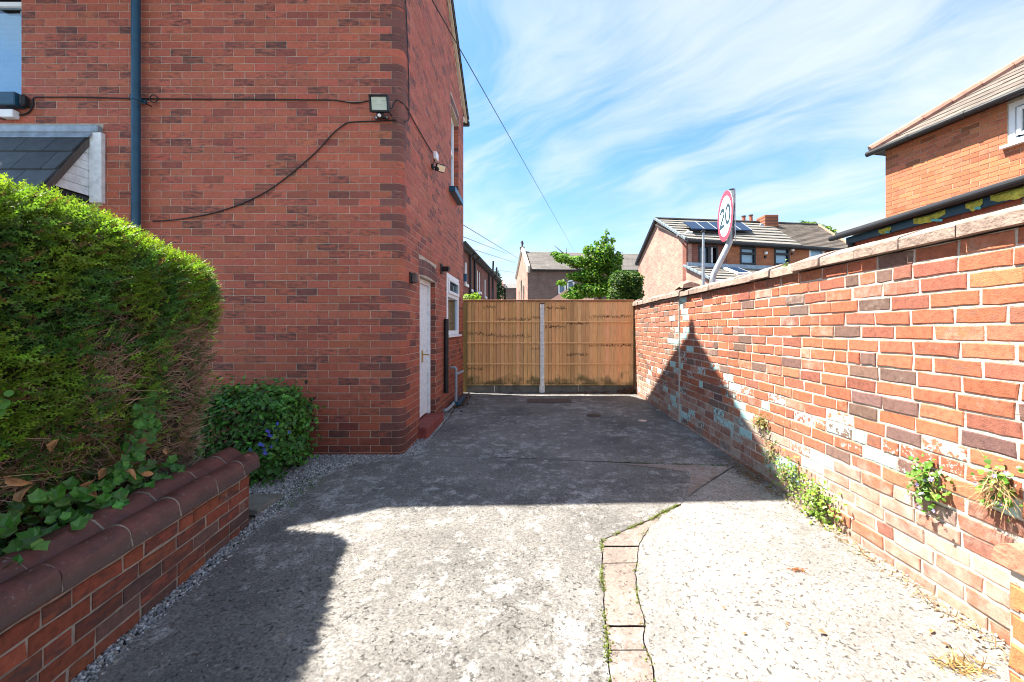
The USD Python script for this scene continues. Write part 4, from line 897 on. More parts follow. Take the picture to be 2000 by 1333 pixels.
for kind_i in range(4):
    tv, tf = frond(HR)
    n = 17000
    w, nrm = hedge_surface(n, HR)
    br = hedge_brown(w); keep = HR.random(n) > br * 0.93
    w, nrm, br = w[keep], nrm[keep], br[keep]; n = len(w)
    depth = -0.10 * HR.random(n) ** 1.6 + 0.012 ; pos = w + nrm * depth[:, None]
    axis_ = nrm * 0.75 + HR.normal(0, 0.5, (n, 3)) + np.array([0, 0, 0.30])
    axis_ /= np.linalg.norm(axis_, axis=1, keepdims=True)
    side = np.cross(axis_, HR.normal(size=(n, 3))); side /= np.linalg.norm(side, axis=1, keepdims=True)
    R = np.stack([side, axis_, np.cross(side, axis_)], -1)
    g = meshkit.fbm(w * 4.5, 3, 21)
    base = np.where((g > 0.52)[:, None], np.array((0.15, 0.23, 0.030)), np.array((0.075, 0.17, 0.040)))
    top = np.clip(nrm[:, 2], 0, 1)[:, None]
    base = base * (1 - 0.55 * top) + np.array((0.34, 0.40, 0.030)) * 0.55 * top      # sunlit yellow-green of the clipped top put into the tint
    fresh = (HR.random(n) < 0.14) & (depth > -0.03); base[fresh] = (0.20, 0.36, 0.045)
    dead = HR.random(n) < 0.05 + 0.12 * br
    base[dead] = (0.17, 0.095, 0.05)
    mesh, t = scatter(tv, tf, pos, R, HR.uniform(0.7, 1.3, n), np.clip(base * (1 + HR.normal(0, 0.30, (n, 1))) * np.clip(1.0 + depth[:, None] * 7.5, 0.30, 1.1), 0.004, 0.7))  # sprays set deeper are darkened, inner shade put into the tint
    parts_v.append(mesh); parts_t.append(t)
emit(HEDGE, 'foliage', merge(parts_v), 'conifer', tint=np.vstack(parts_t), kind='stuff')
# bare twigs
def twigs(n, r, pos, nrm, L=(0.06, 0.16), rad=0.0014, droop=0.3):
    vs, fs, m = [], [], 0
    d = nrm * 0.55 + r.normal(0, 0.55, (n, 3)); d /= np.linalg.norm(d, axis=1, keepdims=True)
    ln_ = r.uniform(*L, n)
    bend = r.normal(0, 0.25, (n, 3)) + [0, 0, droop]
    P = np.stack([pos, pos + d * ln_[:, None] * 0.5 + bend * ln_[:, None] * 0.08, pos + d * ln_[:, None] + bend * ln_[:, None] * 0.3], 1)
    a = np.cross(d, r.normal(size=(n, 3))); a /= np.linalg.norm(a, axis=1, keepdims=True); b = np.cross(d, a)
    ring = [a, -0.5 * a + 0.87 * b, -0.5 * a - 0.87 * b]
    rr_ = rad * np.array([1.3, 1.0, 0.45])
    V = np.stack([P[:, i] + ring[j] * rr_[i] for i in range(3) for j in range(3)], 1)
    F = []
    for i in range(2):
        for j in range(3):
            k = (j + 1) % 3; F += [[3 * i + j, 3 * i + k, 3 * i + 3 + k], [3 * i + j, 3 * i + 3 + k, 3 * i + 3 + j]]
    F = np.array(F)
    return V.reshape(-1, 3), (F[None] + (np.arange(n) * 9)[:, None, None]).reshape(-1, 3)
w, nrm = hedge_surface(60000, HR); br = hedge_brown(w); sel = (HR.random(len(w)) < br ** 1.1 * 0.9)
w, nrm = w[sel], nrm[sel]
m_ = twigs(len(w), HR, w - nrm * 0.075, nrm * 0.6 + np.array([0, 0, 0.35]), rad=0.0019)
tt = np.repeat(jitter_col((0.34, 0.225, 0.15), len(w), HR, 0.35, 0.08), 9, axis=0)
emit(HEDGE, 'bare_twigs', m_, 'stone', tint=tt, kind='stuff')

# ------------------------------------------------------------------ leaf shapes
def broad_leaf(L=0.04, w=0.02, fold=0.25, curl=0.15):
    """An oval leaf folded along its midrib."""
    st = [(0, 0.0), (0.22, 0.75), (0.5, 1.0), (0.78, 0.68), (1.0, 0.0)]
    v = []; f = []
    for t, k in st:
        z = -curl * L * t * t
        v += [[-w / 2 * k, t * L, z + fold * w / 2 * k], [0, t * L, z], [w / 2 * k, t * L, z + fold * w / 2 * k]]
    for i in range(4):
        a, b = 3 * i, 3 * i + 3
        f += [[a, b, b + 1], [a, b + 1, a + 1], [a + 1, b + 1, b + 2], [a + 1, b + 2, a + 2]]
    return np.array(v), np.array(f)

def lobed_leaf(L=0.06, lobes=((0, 1.0), (62, 0.78), (128, 0.52)), cup=0.12):
    """An ivy leaf: five pointed lobes about a short stalk."""
    ring = []
    full = [(-a, r_) for a, r_ in reversed(lobes[1:])] + list(lobes)
    for i, (a, r_) in enumerate(full):
        if i: 
            am = (a + full[i - 1][0]) / 2; ring.append((am, 0.66 * (r_ + full[i - 1][1]) / 2 * 1.15))
        ring.append((a, r_))
    v = [[0, 0, 0]]
    for a, r_ in ring:
        x, y = math.sin(math.radians(a)) * r_ * L * 0.62, (math.cos(math.radians(a)) * r_ + 0.1) * L * 0.72
        v.append([x, y, cup * (x * x + y * y) / L + 0.30 * abs(x) - (0.010 if r_ < 0.5 else 0)])
    f = [[0, i + 1, i] for i in range(1, len(ring))] + [[0, 1, len(ring)]]
    return np.array(v), np.array(f)

def plant_leaves(parent, name, mat, tv, tf, pos, R, s, tint, kind='stuff'):
    mesh, t = scatter(tv, tf, pos, R, s, tint)
    return emit(parent, name, mesh, mat, tint=t, kind=kind)

# ------------------------------------------------------------------ the shrub against the house
SR = np.random.default_rng(31)
SHRUB = thing('leafy_shrub', 'dark green broad-leaved shrub growing against the foot of the house wall', 'shrub', (-2.85, 4.05, 0))
sc, sr_ = np.array([-2.82, 4.02, 0.36]), np.array([0.52, 0.34, 0.48])
n = 9500
d = SR.normal(size=(n, 3)); d /= np.linalg.norm(d, axis=1, keepdims=True)
e = np.sign(d) * np.abs(d) ** 0.72; rad_ = SR.uniform(0.55, 1.0, n) ** 0.5 * (0.72 + 0.60 * meshkit.fbm(d * 3.4, 4, 4)) + (SR.random(n) < 0.09) * SR.uniform(0.05, 0.30, n)
pos = sc + e * sr_ * rad_[:, None]
keep = (pos[:, 2] > 0.02) & (pos[:, 1] < 4.43); pos, d = pos[keep], d[keep]; n = len(pos)
nr = d * 0.8 + SR.normal(0, 0.45, (n, 3)) + [0, -0.25, 0.55]
tv, tf = broad_leaf(0.052, 0.026)
plant_leaves(SHRUB, 'leaves', 'broadleaf', tv, tf, pos, basis(nr, SR), SR.uniform(0.65, 1.25, n), jitter_col((0.075, 0.215, 0.034), n, SR, 0.45, 0.12))
m_ = twigs(240, SR, sc + SR.normal(0, 0.12, (240, 3)) * [1, 0.6, 1] - [0, 0, 0.15], SR.normal(size=(240, 3)) + [0, 0, 0.4], (0.2, 0.42), 0.003)
emit(SHRUB, 'stems', m_, 'bark', kind='stuff')
# blue bellflowers on it
BF = thing('bellflower_plant', 'trailing plant with small violet-blue flowers in front of the leafy shrub', 'plant', (-2.55, 3.72, 0))
def flower(petals=5, r_=0.016):
    v = [[0, 0, 0]]; f = []
    for i in range(petals):
        a = 2 * math.pi * i / petals; k = len(v)
        for da, q, z in ((-0.42, 0.7, 0.003), (0, 1.0, 0.006), (0.42, 0.7, 0.003)):
            v.append([math.cos(a + da) * r_ * q, math.sin(a + da) * r_ * q, z])
        f += [[0, k, k + 1], [0, k + 1, k + 2]]
    return np.array(v), np.array(f)
fv, ff = flower()
spots = [(835, 655), (742, 735), (748, 770), (770, 780), (690, 875), (670, 868), (700, 910), (705, 945), (620, 1000), (828, 820), (600, 1010), (725, 725), (950, 740), (560, 915), (775, 885), (660, 860), (712, 955), (610, 990)]
for px, py in spots:
    c = at(380 + px / 5.126, 700 + py / 5.126, 3.52 + SR.uniform(-0.02, 0.03))
    R = basis(np.array([[0.1, -1.0, 0.3]]) + SR.normal(0, 0.3, (1, 3)), SR)
    emit(BF, 'flower', ((fv * SR.uniform(0.9, 1.3)) @ R[0].T + c, ff), 'painted', tint=np.array((0.085, 0.10, 0.55)) * SR.uniform(0.8, 1.2))
n = 420; c0 = np.stack([SR.uniform(-2.75, -2.30, n), SR.uniform(3.55, 3.78, n), SR.uniform(0.0, 0.34, n)], 1)
tv, tf = broad_leaf(0.040, 0.030, 0.1)
plant_leaves(BF, 'leaves', 'broadleaf', tv, tf, c0, basis(SR.normal(0, 0.4, (n, 3)) + [0, -0.4, 0.7], SR), SR.uniform(0.6, 1.3, n), jitter_col((0.055, 0.165, 0.022), n, SR, 0.3, 0.1))

# ------------------------------------------------------------------ ivy along the low wall, its large leaves one by one
IR = np.random.default_rng(41)
IVY = thing('ground_ivy', 'glossy green ivy creeping over the back of the low wall below the hedge', 'ivy', (-2.15, 1.6, 0.4))
lv, lf = lobed_leaf(0.075)
def ivy_leaf(c, s, nrm, col, parent=IVY):
    R = basis(np.array([nrm]), IR, up=np.array([0, 0, 1.0]))[0]
    emit(parent, 'leaf', ((lv * s) @ R.T + c, lf), 'broadleaf', tint=col)
cells = []
for i in range(280):
    u = IR.uniform(-0.35, 0.95); hgt = IR.uniform(0.42, 0.66) - 0.10 * max(0, u - 0.3); back = IR.uniform(0.17, 0.36)
    if u > 0.45 and IR.random() < 0.6: continue
    if i % 7 == 0: back, hgt = IR.uniform(0.10, 0.2), IR.uniform(0.50, 0.54)
    c = LW.p(u, hgt, -back) + IR.normal(0, 0.012, 3)
    ivy_leaf(c, IR.uniform(0.5, 1.1), (0.55 + IR.normal(0, 0.35), -0.45 + IR.normal(0, 0.35), 0.75), np.clip(np.array((0.075, 0.21, 0.035)) * (1 + IR.normal(0, 0.28)) * (1 + IR.normal(0, 0.1, 3)), 0.006, 0.5))
climb = [(0.56, 0.62), (0.60, 0.70), (0.64, 0.78), (0.68, 0.84), (0.66, 0.92), (0.72, 0.99), (0.70, 0.90), (0.62, 0.74), (0.57, 0.66), (0.75, 0.86), (0.53, 0.58), (0.61, 0.80), (0.69, 0.95), (0.64, 0.68), (0.58, 0.72), (0.73, 0.93), (0.78, 0.83), (0.55, 0.61), (0.60, 0.64), (0.66, 0.73), (0.71, 0.79), (0.67, 0.87)]
for u, z in climb:
    for _ in range(3):
        c = LW.p(u + IR.normal(0, 0.03) - 0.08, z + IR.normal(0, 0.025), -0.19 + IR.normal(0, 0.015))
        ivy_leaf(c, IR.uniform(0.5, 0.95), (0.9 + IR.normal(0, 0.3), -0.3 + IR.normal(0, 0.3), 0.3), np.clip(np.array((0.06, 0.20, 0.03)) * (1 + IR.normal(0, 0.25)), 0.006, 0.5))
emit(IVY, 'stem', tube([LW.p(0.40, 0.48, -0.25), LW.p(0.48, 0.62, -0.22), LW.p(0.55, 0.78, -0.20), LW.p(0.63, 0.98, -0.19)], 0.004, 6), 'bark')
for q in range(5):
    u0 = -0.3 + q * 0.22
    emit(IVY, 'stem', tube([LW.p(u0, 0.42, -0.30), LW.p(u0 + 0.12, 0.47, -0.27), LW.p(u0 + 0.25, 0.45, -0.24), LW.p(u0 + 0.36, 0.47, -0.25)], 0.003, 6), 'bark')
# bindweed leaf at the frame's edge
bw = thing('bindweed', 'pale green heart-shaped leaves at the left edge of the hedge', 'plant', tuple(at(12, 797, 1.52)))
hv, hf = broad_leaf(0.05, 0.045, 0.05)
for px, py, s in ((10, 800, 1.0), (16, 776, 0.6), (4, 812, 0.8)):
    R = basis(np.array([[0.6, -0.7, 0.35]]), IR, up=np.array([0, 0, 1.0]))[0]
    emit(bw, 'leaf', ((hv * s) @ R.T + at(px, py, 1.50), hf), 'broadleaf', tint=(0.10, 0.24, 0.03))

# withered leaves lying on the ivy
dl = [(35, 940, 'large curled dry brown leaf at the left edge below the hedge', 1.55), (50, 962, 'crumpled dry leaf folded against the larger one at the left edge', 1.58), (104, 872, 'pale tan dry leaf hanging highest on the left of the hedge foot', 1.72), (172, 948, 'tan dry leaf standing upright above the third coping tile', 1.86),
      (183, 965, 'small orange-brown dry leaf just under the upright tan one', 1.88), (278, 862, 'small brown leaf caught in the bare twigs above the coping', 2.12), (325, 880, 'dry brown leaf caught near the bare corner of the hedge', 2.3), (256, 927, 'rounded dusty brown leaf resting behind the coping middle', 2.05), (288, 926, 'curled dusty leaf right of the rounded one behind the coping', 2.14), (200, 925, 'thin rolled dry leaf left of the coping middle', 1.9)]
for i, (px, py, lab, Y) in enumerate(dl):
    Y = min(Y, 1.47 + 0.0028 * px) if px < 60 else Y
    c = at(px, py, Y); r = np.random.default_rng(500 + i)
    v, f = broad_leaf(0.068 if i < 4 else 0.05, 0.034 if i < 4 else 0.03, 1.5, 0.9)
    v = v + (meshkit.fbm(v * 60, 2, i)[:, None] - 0.5) * 0.014
    R = basis(np.array([[0.5, -0.8, 0.3]]) + r.normal(0, 0.35, (1, 3)), r)[0]
    emit(None, 'dry_leaf', ((v - v.mean(0)) @ R.T + c, f), 'dry_leaf_mat', tint=np.array((0.36, 0.19, 0.085)) * r.uniform(0.7, 1.15), label=lab, cat='dry leaf', group='dry leaves under the hedge')

# ------------------------------------------------------------------ gravel, flag, grit
GR = np.random.default_rng(51)
def stones(n, poly, size, zoff, r, col, name, label=None):
    x0, y0, x1, y1 = poly.bounds; P = []
    while len(P) < n:
        q = np.column_stack([r.uniform(x0, x1, 4 * n), r.uniform(y0, y1, 4 * n)]); q = q[shapely.contains_xy(poly, q[:, 0], q[:, 1])]; P = q if len(P) == 0 else np.vstack([P, q])
    P = P[:n]; o = trimesh.creation.octahedron() if hasattr(trimesh.creation, 'octahedron') else None
    tv = np.array([[1, 0, 0], [-1, 0, 0], [0, 1, 0], [0, -1, 0], [0, 0, 1], [0, 0, -1], [.7, .7, .25], [-.7, -.7, .3]], float)
    tv, tf = hull(tv + np.random.default_rng(3).normal(0, 0.14, tv.shape))
    pos = np.column_stack([P, gz(P[:, 1]) + zoff + r.uniform(-0.004, 0.004, n)])
    R = basis(r.normal(size=(n, 3)), r)
    mesh, t = scatter(tv, tf, pos, R, r.uniform(*size, n), np.clip(np.asarray(col)[r.integers(0, len(col), n)] * (1 + r.normal(0, 0.2, (n, 1))), 0.02, 0.8))
    emit(None, name, mesh, 'stone', tint=t, kind='stuff', label=label)
greys = np.array([(0.26, 0.27, 0.28), (0.36, 0.36, 0.36), (0.17, 0.17, 0.18), (0.45, 0.44, 0.42), (0.24, 0.21, 0.18)])
gpoly = Polygon([(-1.70, 0.9)] + [(x + 0.03, y) for x, y in left_edge] + [(-1.30, 5.2), (-1.32, 6.3), (-1.38, 7.2), (-1.36, 7.9), (-1.446, 8.0), (-1.446, 4.55), (-1.52, 4.47), (-2.45, 4.46), (-2.55, 3.5), (-2.35, 3.2), (-2.10, 3.05), (-2.10, 2.95), (-1.88, 1.55), (-1.78, 0.9)]).buffer(0)
stones(15000, gpoly, (0.005, 0.0105), -0.006, GR, greys, 'gravel', 'grey gravel strip between the walls and the drive')
flag = emit(None, 'stone_flag', bevbox((-2.42, 3.22, gz(3.2) + 0.005), (0.62, 0.30, 0.05), 0.008), 'grey_concrete', label='grey stone flag beside the end of the low wall', cat='paving slab')
gk = Polygon([(0.7, 0.7), (2.15, 0.7), (2.15, 3.9), (1.6, 3.5), (1.0, 2.9), (0.68, 2.2)])
stones(1900, gk, (0.0014, 0.0044), 0.003, GR, np.array([(0.34, 0.32, 0.28), (0.20, 0.18, 0.16), (0.46, 0.43, 0.39), (0.26, 0.16, 0.11)]), 'grit', 'loose grit on the pale concrete apron')
stones(420, Polygon([(1.98, 1.0), (2.17, 1.0), (2.17, 3.5), (2.10, 3.5)]), (0.004, 0.014), 0.004, GR, np.array([(0.44, 0.37, 0.29), (0.30, 0.21, 0.14), (0.52, 0.48, 0.42)]), 'rubble', 'small chips of mortar and brick along the foot of the garden wall')
stones(1500, Polygon([(-1.6, 0.9), (0.28, 0.9), (0.40, 2.6), (1.2, 3.4), (-0.2, 4.3), (-1.9, 3.9), (-1.85, 2.4)]), (0.0012, 0.0034), 0.003, GR, np.array([(0.30, 0.29, 0.27), (0.10, 0.09, 0.08), (0.42, 0.41, 0.38)]), 'drive_grit', 'fine grit on the dark drive')
mp = [(x, y) for x, y in seam]
def moss(line, n, spread, name, label, col=(0.13, 0.16, 0.025)):
    ls = LineString(line); P = []
    noise_ = GR.uniform(0, 1, 40)
    while len(P) < n:
        t = GR.random()
        if noise_[int(t * 39.9)] < 0.45: continue
        q = ls.interpolate(t, normalized=True); P.append((q.x + GR.normal(0, spread), q.y + GR.normal(0, spread)))
    P = np.array(P); tv, tf = broad_leaf(0.012, 0.007)
    pos = np.column_stack([P, gz(P[:, 1]) + 0.001 + GR.uniform(0, 0.006, n)])
    mesh, t = scatter(tv, tf, pos, basis(GR.normal(0, 0.6, (n, 3)) + [0, 0, 1], GR), GR.uniform(0.5, 1.2, n), jitter_col(col, n, GR, 0.35, 0.12))
    emit(None, name, mesh, 'broadleaf', tint=t, kind='stuff', label=label)
moss(seam[3:], 1500, 0.008, 'seam_moss', 'yellow-green moss in the crack beside the pink flags')
moss([(x - 0.01, y) for x, y in apron[4:]], 500, 0.010, 'apron_moss', 'moss between the pink flags and the pale apron')
moss([(2.0, 4.10), (1.6, 4.14), (1.2, 4.18), (0.8, 4.23)], 420, 0.012, 'crack_moss', 'moss in the crack across the drive', (0.07, 0.15, 0.025))
moss([(-2.30, 3.3), (-2.05, 3.8), (-1.98, 3.2), (-2.2, 3.6)], 700, 0.05, 'gravel_moss', 'moss on the gravel beside the shrub', (0.09, 0.15, 0.03))

# litter: twigs, chips, straw
def twig_pile(name, label, c, n, ext, L, col, r, cat):
    pos = np.asarray(c) + r.normal(0, 1, (n, 3)) * ext; pos[:, 2] = gz(pos[:, 1]) + r.uniform(0.002, ext[2] * 2 + 0.004, n)
    m_ = twigs(n, r, pos, r.normal(0, 1, (n, 3)) * [1, 1, 0.12], L, 0.0017, 0.0)
    emit(None, name, m_, 'stone', tint=np.repeat(jitter_col(col, n, r, 0.35, 0.08), 9, axis=0), label=label, cat=cat, kind='stuff')
def on_ground(px, py):
    Y = 2.0
    for _ in range(8): Y = FPX * (CAM_H - float(gz(Y))) / (py - VY)
    return at(px, py, Y)
LR = np.random.default_rng(61)
twig_pile('cone_debris', 'rusty brown fallen cone scales lying alone on the pale apron', on_ground(1560, 1115), 70, np.array([0.022, 0.010, 0.003]), (0.006, 0.02), (0.30, 0.11, 0.04), LR, 'debris')
twig_pile('dead_grass', 'clump of dead straw-coloured grass on the pale apron near the pier', on_ground(1880, 1305), 130, np.array([0.045, 0.02, 0.004]), (0.03, 0.09), (0.34, 0.23, 0.09), LR, 'debris')
twig_pile('wall_foot_litter', 'dry stalks and leaf litter along the foot of the garden wall', (2.10, 2.3, 0), 420, np.array([0.03, 0.7, 0.004]), (0.02, 0.06), (0.33, 0.22, 0.12), LR, 'litter')
twig_pile('corner_litter', 'dead leaves and twigs gathered where the cracked edge meets the garden wall', (2.08, 3.82, 0), 320, np.array([0.06, 0.20, 0.012]), (0.03, 0.10), (0.20, 0.13, 0.075), LR, 'litter')
for i, (px, py, lab) in enumerate([(1607, 1238, 'flat wood chip lying on the pale apron left of the dead grass'), (1820, 1235, 'tan dry leaf on the apron near the garden wall'), (1850, 1262, 'long curled dry leaf just above the dead grass'), (1537, 1220, 'small red-brown leaf scrap near the middle of the apron'), (1415, 1190, 'red leaf scrap beside a straw bit on the apron'), (1400, 1005, 'brown twig scrap on the shaded edge of the apron'), (1455, 1240, 'orange leaf scrap low on the left of the apron'), (1312, 1012, 'rusty leaf scrap on the apron close to the pink flags')]):
    r = np.random.default_rng(900 + i); c = on_ground(px, py) + [0, 0, 0.006]
    v, f = broad_leaf(0.045 if i in (0, 1, 2) else 0.022, 0.018 if i in (0, 1, 2) else 0.011, 0.6, 0.3)
    R = basis(np.array([[0, 0, 1.0]]) + r.normal(0, 0.15, (1, 3)), r)[0]
    emit(None, 'leaf_scrap', ((v - v.mean(0)) @ R.T + c, f), 'dry_leaf_mat', tint=np.array((0.38, 0.20, 0.09)) * r.uniform(0.6, 1.1), label=lab, cat='dry leaf', group='scraps on the pale apron')
# leaf litter by the fence and the downpipe
def litter(name, label, c, ext, n, seed):
    r = np.random.default_rng(seed); pos = np.asarray(c) + r.normal(0, 1, (n, 3)) * ext; pos[:, 2] = gz(pos[:, 1]) + np.abs(r.normal(0, ext[2], n)) + 0.004
    tv, tf = broad_leaf(0.05, 0.032, 0.7, 0.4)
    mesh, t = scatter(tv, tf, pos, basis(r.normal(0, 0.5, (n, 3)) + [0, 0, 1], r), r.uniform(0.6, 1.2, n), jitter_col((0.15, 0.075, 0.04), n, r, 0.4, 0.1))
    emit(None, name, mesh, 'dry_leaf_mat', tint=t, kind='stuff', label=label, cat='leaf litter')
litter('fence_litter', 'brown dead leaves heaped at the right foot of the timber fence', (2.0, 8.35, 0), np.array([0.13, 0.05, 0.05]), 150, 1)
litter('fence_foot_litter', 'scattered dead leaves along the gravel board of the fence', (1.2, 8.38, 0), np.array([0.45, 0.04, 0.008]), 110, 2)
litter('gully_litter', 'dead leaves gathered round the drain by the waste pipe', (-1.32, 7.3, 0), np.array([0.08, 0.35, 0.02]), 170, 3)

# iron covers set in the drive
cov = emit(None, 'manhole_cover', bb(-0.10, 0.72, 7.32, 7.72, float(gz(7.5)) - 0.02, float(gz(7.5)) + 0.012, 0.004), 'iron', label='rusty rectangular iron manhole cover in front of the fence', cat='manhole cover')
for i in range(9):
    emit(cov, 'tread_bar', bb(-0.06 + i * 0.085, -0.02 + i * 0.085, 7.36, 7.68, float(gz(7.5)) + 0.011, float(gz(7.5)) + 0.016, 0.002), 'iron')
c = on_ground(1160, 812)
gr = thing('drain_grate', 'small dark round drain grate in the shaded drive', 'drain', tuple(c))
emit(gr, 'rim', tube([c + [0, 0, -0.02], c + [0, 0, 0.010]], 0.12, 20), 'iron')
for i in range(5): emit(gr, 'bar', bevbox(c + [(-0.07 + 0.035 * i), 0, 0.012], (0.016, 0.17, 0.006), 0.002), 'black_plastic')
c = on_ground(1255, 823)
emit(None, 'stopcock_cover', tube([c + [0, 0, -0.02], c + [0, 0, 0.009]], 0.065, 18), 'galvanised', label='pale round stopcock cover in the drive near the garden wall', cat='drain cover')
c = on_ground(1287, 802)
emit(None, 'stopcock_cover', tube([c + [0, 0, -0.02], c + [0, 0, 0.009]], 0.05, 16), 'galvanised', label='smaller pale disc tight against the foot of the garden wall', cat='drain cover')

# ------------------------------------------------------------------ plants in the garden wall
WR = np.random.default_rng(71)
def wall_plant(name, label, px, py, Y, n, ext, col, leaf, s, hang=0, dry=0, flowers=0, cat='plant'):
    c = at(px, py, Y); c[0] = 2.174 - 0.03
    t = thing(name, label, cat, tuple(c))
    pos = c + WR.normal(0, 1, (n, 3)) * ext; pos[:, 0] = 2.16 - np.abs(WR.normal(0, ext[0], n)); pos[:, 2] = np.maximum(pos[:, 2], gz(pos[:, 1]) + 0.01)
    tv, tf = leaf
    plant_leaves(t, 'leaves', 'broadleaf', tv, tf, pos, basis(WR.normal(0, 0.45, (n, 3)) + [-0.7, -0.15, 0.7], WR), WR.uniform(0.6, 1.25, n) * s, jitter_col(col, n, WR, 0.25, 0.1))
    k = max(8, n // 6)
    sp = np.tile(c, (k, 1)) + WR.normal(0, 0.35, (k, 3)) * ext; sp[:, 0] = 2.165
    emit(t, 'stems', twigs(k, WR, sp, np.tile([-0.5, 0, 0.3], (k, 1)) + WR.normal(0, 0.4, (k, 3)), (0.03, float(max(ext)) * 1.3 + 0.02), 0.0013), 'bark', kind='stuff')
    if dry:
        sp = np.tile(c + [0, 0, 0.02], (dry, 1)) + WR.normal(0, 0.5, (dry, 3)) * ext; sp[:, 0] = 2.16 - np.abs(WR.normal(0, 0.02, dry))
        m_ = twigs(dry, WR, sp, np.tile([-0.25, 0, -0.9], (dry, 1)) + WR.normal(0, 0.3, (dry, 3)), (0.06, 0.15), 0.0011, -0.2)
        emit(t, 'dry_stalks', m_, 'stone', tint=np.repeat(jitter_col((0.46, 0.30, 0.15), dry, WR, 0.25, 0.06), 9, axis=0), kind='stuff')
    for _ in range(flowers):
        p = c + WR.normal(0, 1, 3) * ext * 1.3 + [0, 0, hang]; p[0] = 2.12 - abs(WR.normal(0, 0.01))
        R = basis(np.array([[-0.9, -0.3, 0.3]]) + WR.normal(0, 0.3, (1, 3)), WR)[0]
        emit(t, 'flower', ((fv * 0.75) @ R.T + p, ff), 'painted', tint=(0.36, 0.30, 0.62))
small = broad_leaf(0.028, 0.020, 0.2)
wall_plant('wall_fern', 'tuft of green and rusty leaves growing from the garden wall at the shadow edge', 1492, 825, 3.76, 130, np.array([0.03, 0.06, 0.05]), (0.16, 0.17, 0.035), small, 0.8, dry=50)
wall_plant('wall_bellflower', 'bright green bellflower clump with mauve flowers on the sunlit garden wall', 1815, 945, 2.175, 240, np.array([0.028, 0.045, 0.06]), (0.115, 0.235, 0.03), broad_leaf(0.026, 0.024, 0.1), 0.9, hang=-0.01, flowers=9, dry=25)
wall_plant('wall_straggler', 'straggling plant with hanging straw-coloured stalks beside the pier', 1968, 955, 1.84, 130, np.array([0.025, 0.035, 0.05]), (0.125, 0.25, 0.03), broad_leaf(0.026, 0.024, 0.1), 0.95, dry=190, flowers=4)
wall_plant('foot_weed', 'bright lemon-green weed clump at the foot of the garden wall', 1605, 985, 2.98, 420, np.array([0.05, 0.09, 0.075]), (0.17, 0.27, 0.035), small, 0.9, cat='weed')
wall_plant('foot_weed', 'taller thin weed left of the lemon-green clump at the wall foot', 1545, 930, 3.32, 260, np.array([0.04, 0.10, 0.08]), (0.15, 0.24, 0.035), small, 0.85, dry=40, cat='weed')
wall_plant('foot_weed', 'wispy dull weed where the cracked edge meets the wall', 1512, 885, 3.60, 120, np.array([0.03, 0.05, 0.08]), (0.12, 0.16, 0.04), small, 0.7, dry=60, cat='weed')
wall_plant('coping_sprout', 'tiny bright sprout rooted on top of the wall coping', 1541, 518, 3.4, 26, np.array([0.01, 0.02, 0.015]), (0.17, 0.28, 0.04), small, 0.6)

# ------------------------------------------------------------------ lamps, boxes, pipes and cables on the house
def fw_pts(pts, n=0.012): return [FR.p((px - VX) / FPX * 4.46, CAM_H - (py - VY) / FPX * 4.46, n) for px, py in pts]
def smooth_path(p, k=6):
    p = np.asarray(p, float); t = np.arange(len(p)); s = np.linspace(0, len(p) - 1, (len(p) - 1) * k + 1)
    from scipy.interpolate import PchipInterpolator
    return PchipInterpolator(t, p, axis=0)(s)
c = at(741, 203, 4.30)
FL = thing('floodlight', 'square black floodlight with motion sensor on the front wall by the corner', 'floodlight', tuple(c), group=None)
fn = np.array([-0.05, -1.0, -0.28]); fn /= np.linalg.norm(fn); fx = np.cross(fn, [0.03, 0, 1.0]); fx /= np.linalg.norm(fx); fz = np.cross(fx, fn)
fx, ax_ = -fx if fx[0] < 0 else fx, None
AX = np.array([fx, fn, np.cross(fx, fn) if np.cross(fx, fn)[2] > 0 else -np.cross(fx, fn)])
q = 4.30 / FPX
emit(FL, 'body', bevbox(c - fn * 0.012, (38 * q, 0.03, 31 * q), 0.010, AX), 'black_plastic')
for sx, sz, w_, h_ in ((-1, 0, 3 * q, 31 * q), (1, 0, 3 * q, 31 * q), (0, -1, 38 * q, 3 * q), (0, 1, 38 * q, 3 * q)):
    emit(FL, 'rim', bevbox(c + fn * 0.014 + AX[0] * sx * 17.5 * q + AX[2] * sz * 14 * q, (w_, 0.024, h_), 0.004, AX), 'black_plastic')
emit(FL, 'reflector', merge([bevbox(c + fn * 0.006, (31 * q, 0.006, 24 * q), 0.002, AX), bevbox(c + fn * 0.010 + AX[2] * 0.01, (11 * q, 0.004, 8 * q), 0.001, AX)]), 'lens_plate')
for i, (dx, dz, w_, h_) in enumerate(((0, 8.2, 30, 6), (0, -8.6, 30, 6))):
    emit(FL, 'reflector_flap', bevbox(c + fn * 0.011 + AX[2] * dz * q, (w_ * q, 0.003, h_ * q), 0.001, np.array([AX[0], AX[1] + AX[2] * 0.35 * np.sign(-dz), AX[2]])), 'lens_plate')
s = at(743, 225, 4.36); m = trimesh.creation.icosphere(3, 0.042); m.apply_translation(s)
sen = emit(FL, 'sensor', m, 'black_plastic', smooth=True)
m = trimesh.creation.icosphere(2, 0.02); m.apply_translation(s + [0, -0.028, -0.018]); emit(sen, 'sensor_lens', m, 'white_plastic', smooth=True)
br = emit(FL, 'bracket', merge([FR.box(-1.755, -1.60, 3.738, 3.762, 0.004, 0.02, 0.003), bevbox(at(736, 218, 4.40), (0.012, 0.14, 0.014), 0.003), bevbox(at(762, 222, 4.41), (0.012, 0.10, 0.014), 0.003)]), 'black_plastic')
for x in (-1.735, -1.675, -1.615):
    emit(br, 'screw', tube([FR.p(x, 3.75, 0.018), FR.p(x, 3.75, 0.026)], 0.011, 10), 'galvanised')
